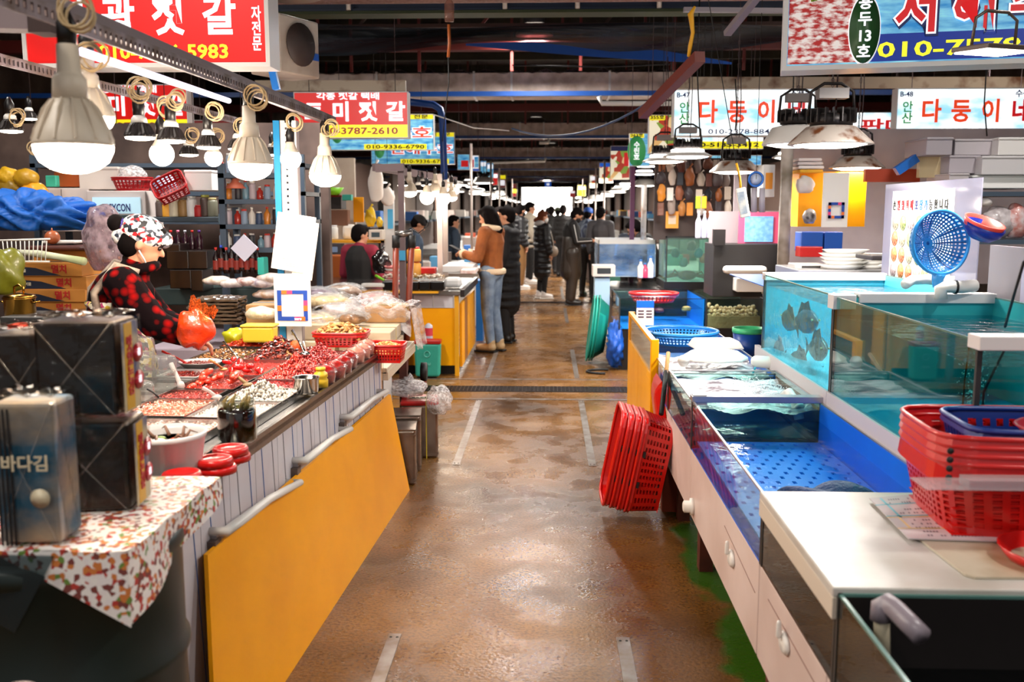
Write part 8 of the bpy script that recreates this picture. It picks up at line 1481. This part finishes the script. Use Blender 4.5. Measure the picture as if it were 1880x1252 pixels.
for i, (px, py, c) in enumerate(((15, 325, 'c89a1c'), (48, 328, 'b08418'), (62, 352, 'd8921c'), (20, 345, '8a6a1a'))): bagthing(['bright yellow bag high at the left edge', 'mustard net bag beside the bright yellow one', 'orange-yellow bag under the mustard one', 'olive bag under the bright yellow one'][i], px, py, 6.6, (.09, .07, .07), mt('bag ' + c, c, .4, bump=.8, bscale=15), seed=130 + i, knot=False)
for o in [x for x in bpy.data.objects if x.name.split('.')[0] in ('cloth_bag', 'dial_scale', 'hanging_bag', 'phone_case')]: q = MB(); q.tube([(0, 0, .04), (0, 0, 5.42 - o.location.z)], .0025, 4); q.build('cord', rubber, o)
# ================================================================== FAR STALLS, both sides of the aisle
fc = ['c8c0b8', 'd8a01c', '2a5a9a', 'a89890', '3a7a6a', 'b84a2a', 'e0dcd8', '5a4a44', '8a2a20', '4a88b0']; rf = random.Random(3)
for side in (-1, 1):
    for n_, Y in enumerate((13.2, 17.8, 21, 24.5, 28.5, 33, 38, 44)):
        x0 = -.95 if side < 0 else (.95 if n_ else 1.5); w = 2.4; t = thing('market_stall', ['left', 'right'][side > 0] + '-hand stall, ' + ords[n_] + ' of those beyond the second stall', 'stall', (x0, Y, 0), group='far stalls'); S_ = side
        q = MB(); q.bb((0, 0, 0), (S_ * w, 2.6, .72)); q.build('counter', mt('far ' + fc[(n_ * 3 + (side > 0)) % 10], fc[(n_ * 3 + (side > 0)) % 10], .5), t); q = MB(); q.bb((-.03 * S_, -.03, .72), (S_ * w, 2.6, .77)); q.build('counter_top', steel if n_ % 2 else white_mat, t)
        q = MB(); q.bb((S_ * 1.9, -.1, 0), (S_ * 1.95, 2.9, 2.3)); q.build('back_panel', mt('far wall %d' % (n_ % 3), ['5a4238', '6a5a50', '4a3a34'][n_ % 3], .8), t)
        q = MB(); q.bb((S_ * 1.5, 0, 1.35), (S_ * 1.9, 2.6, 1.39)); q.build('shelf_board', mt('slate shelf'), t)
        for k in range(10):
            c = fc[rf.randrange(10)]; zz = .77 if k < 5 else 1.39; xx = S_ * (rf.uniform(.15, 1.2) if k < 5 else 1.7); q = MB(); ww = rf.uniform(.12, .3); yy = rf.uniform(.15, 2.4) if k >= 5 else .25 + .5 * k; q.box((xx, yy, zz + ww * .35), (ww, ww, ww * .7)); q.build(['tub', 'foam_box', 'basket', 'crate', 'tray'][k % 5], mt('far ' + c, c, .5), t, bevel=.01)
        area_light('stall_fill', (S_ * .6, 1.2, 2.3), 1.2, 38, parent=t); q = MB(); q.tube([(S_ * .1, .1, .75), (S_ * .1, .1, 2.5)], .02, 6); q.build('post', mt('pale alu'), t)  # area light without a fitting, added to brighten the far stall; then a post
        for k in range(3): q = MB(); q.lathe([(.13, 0), (.10, .04), (.03, .05)], (S_ * (.35 + .1 * k), .4 + k * .9, 1.95), 14); o = q.build('lamp_shade', shade_w, t); q = MB(); q.lathe([(.12, .0), (.0001, -.005)], (S_ * (.35 + .1 * k), .4 + k * .9, 1.95), 12); q.build('lamp_diffuser', disc_glow, o)
bpy.data.scenes.remove(TMP)
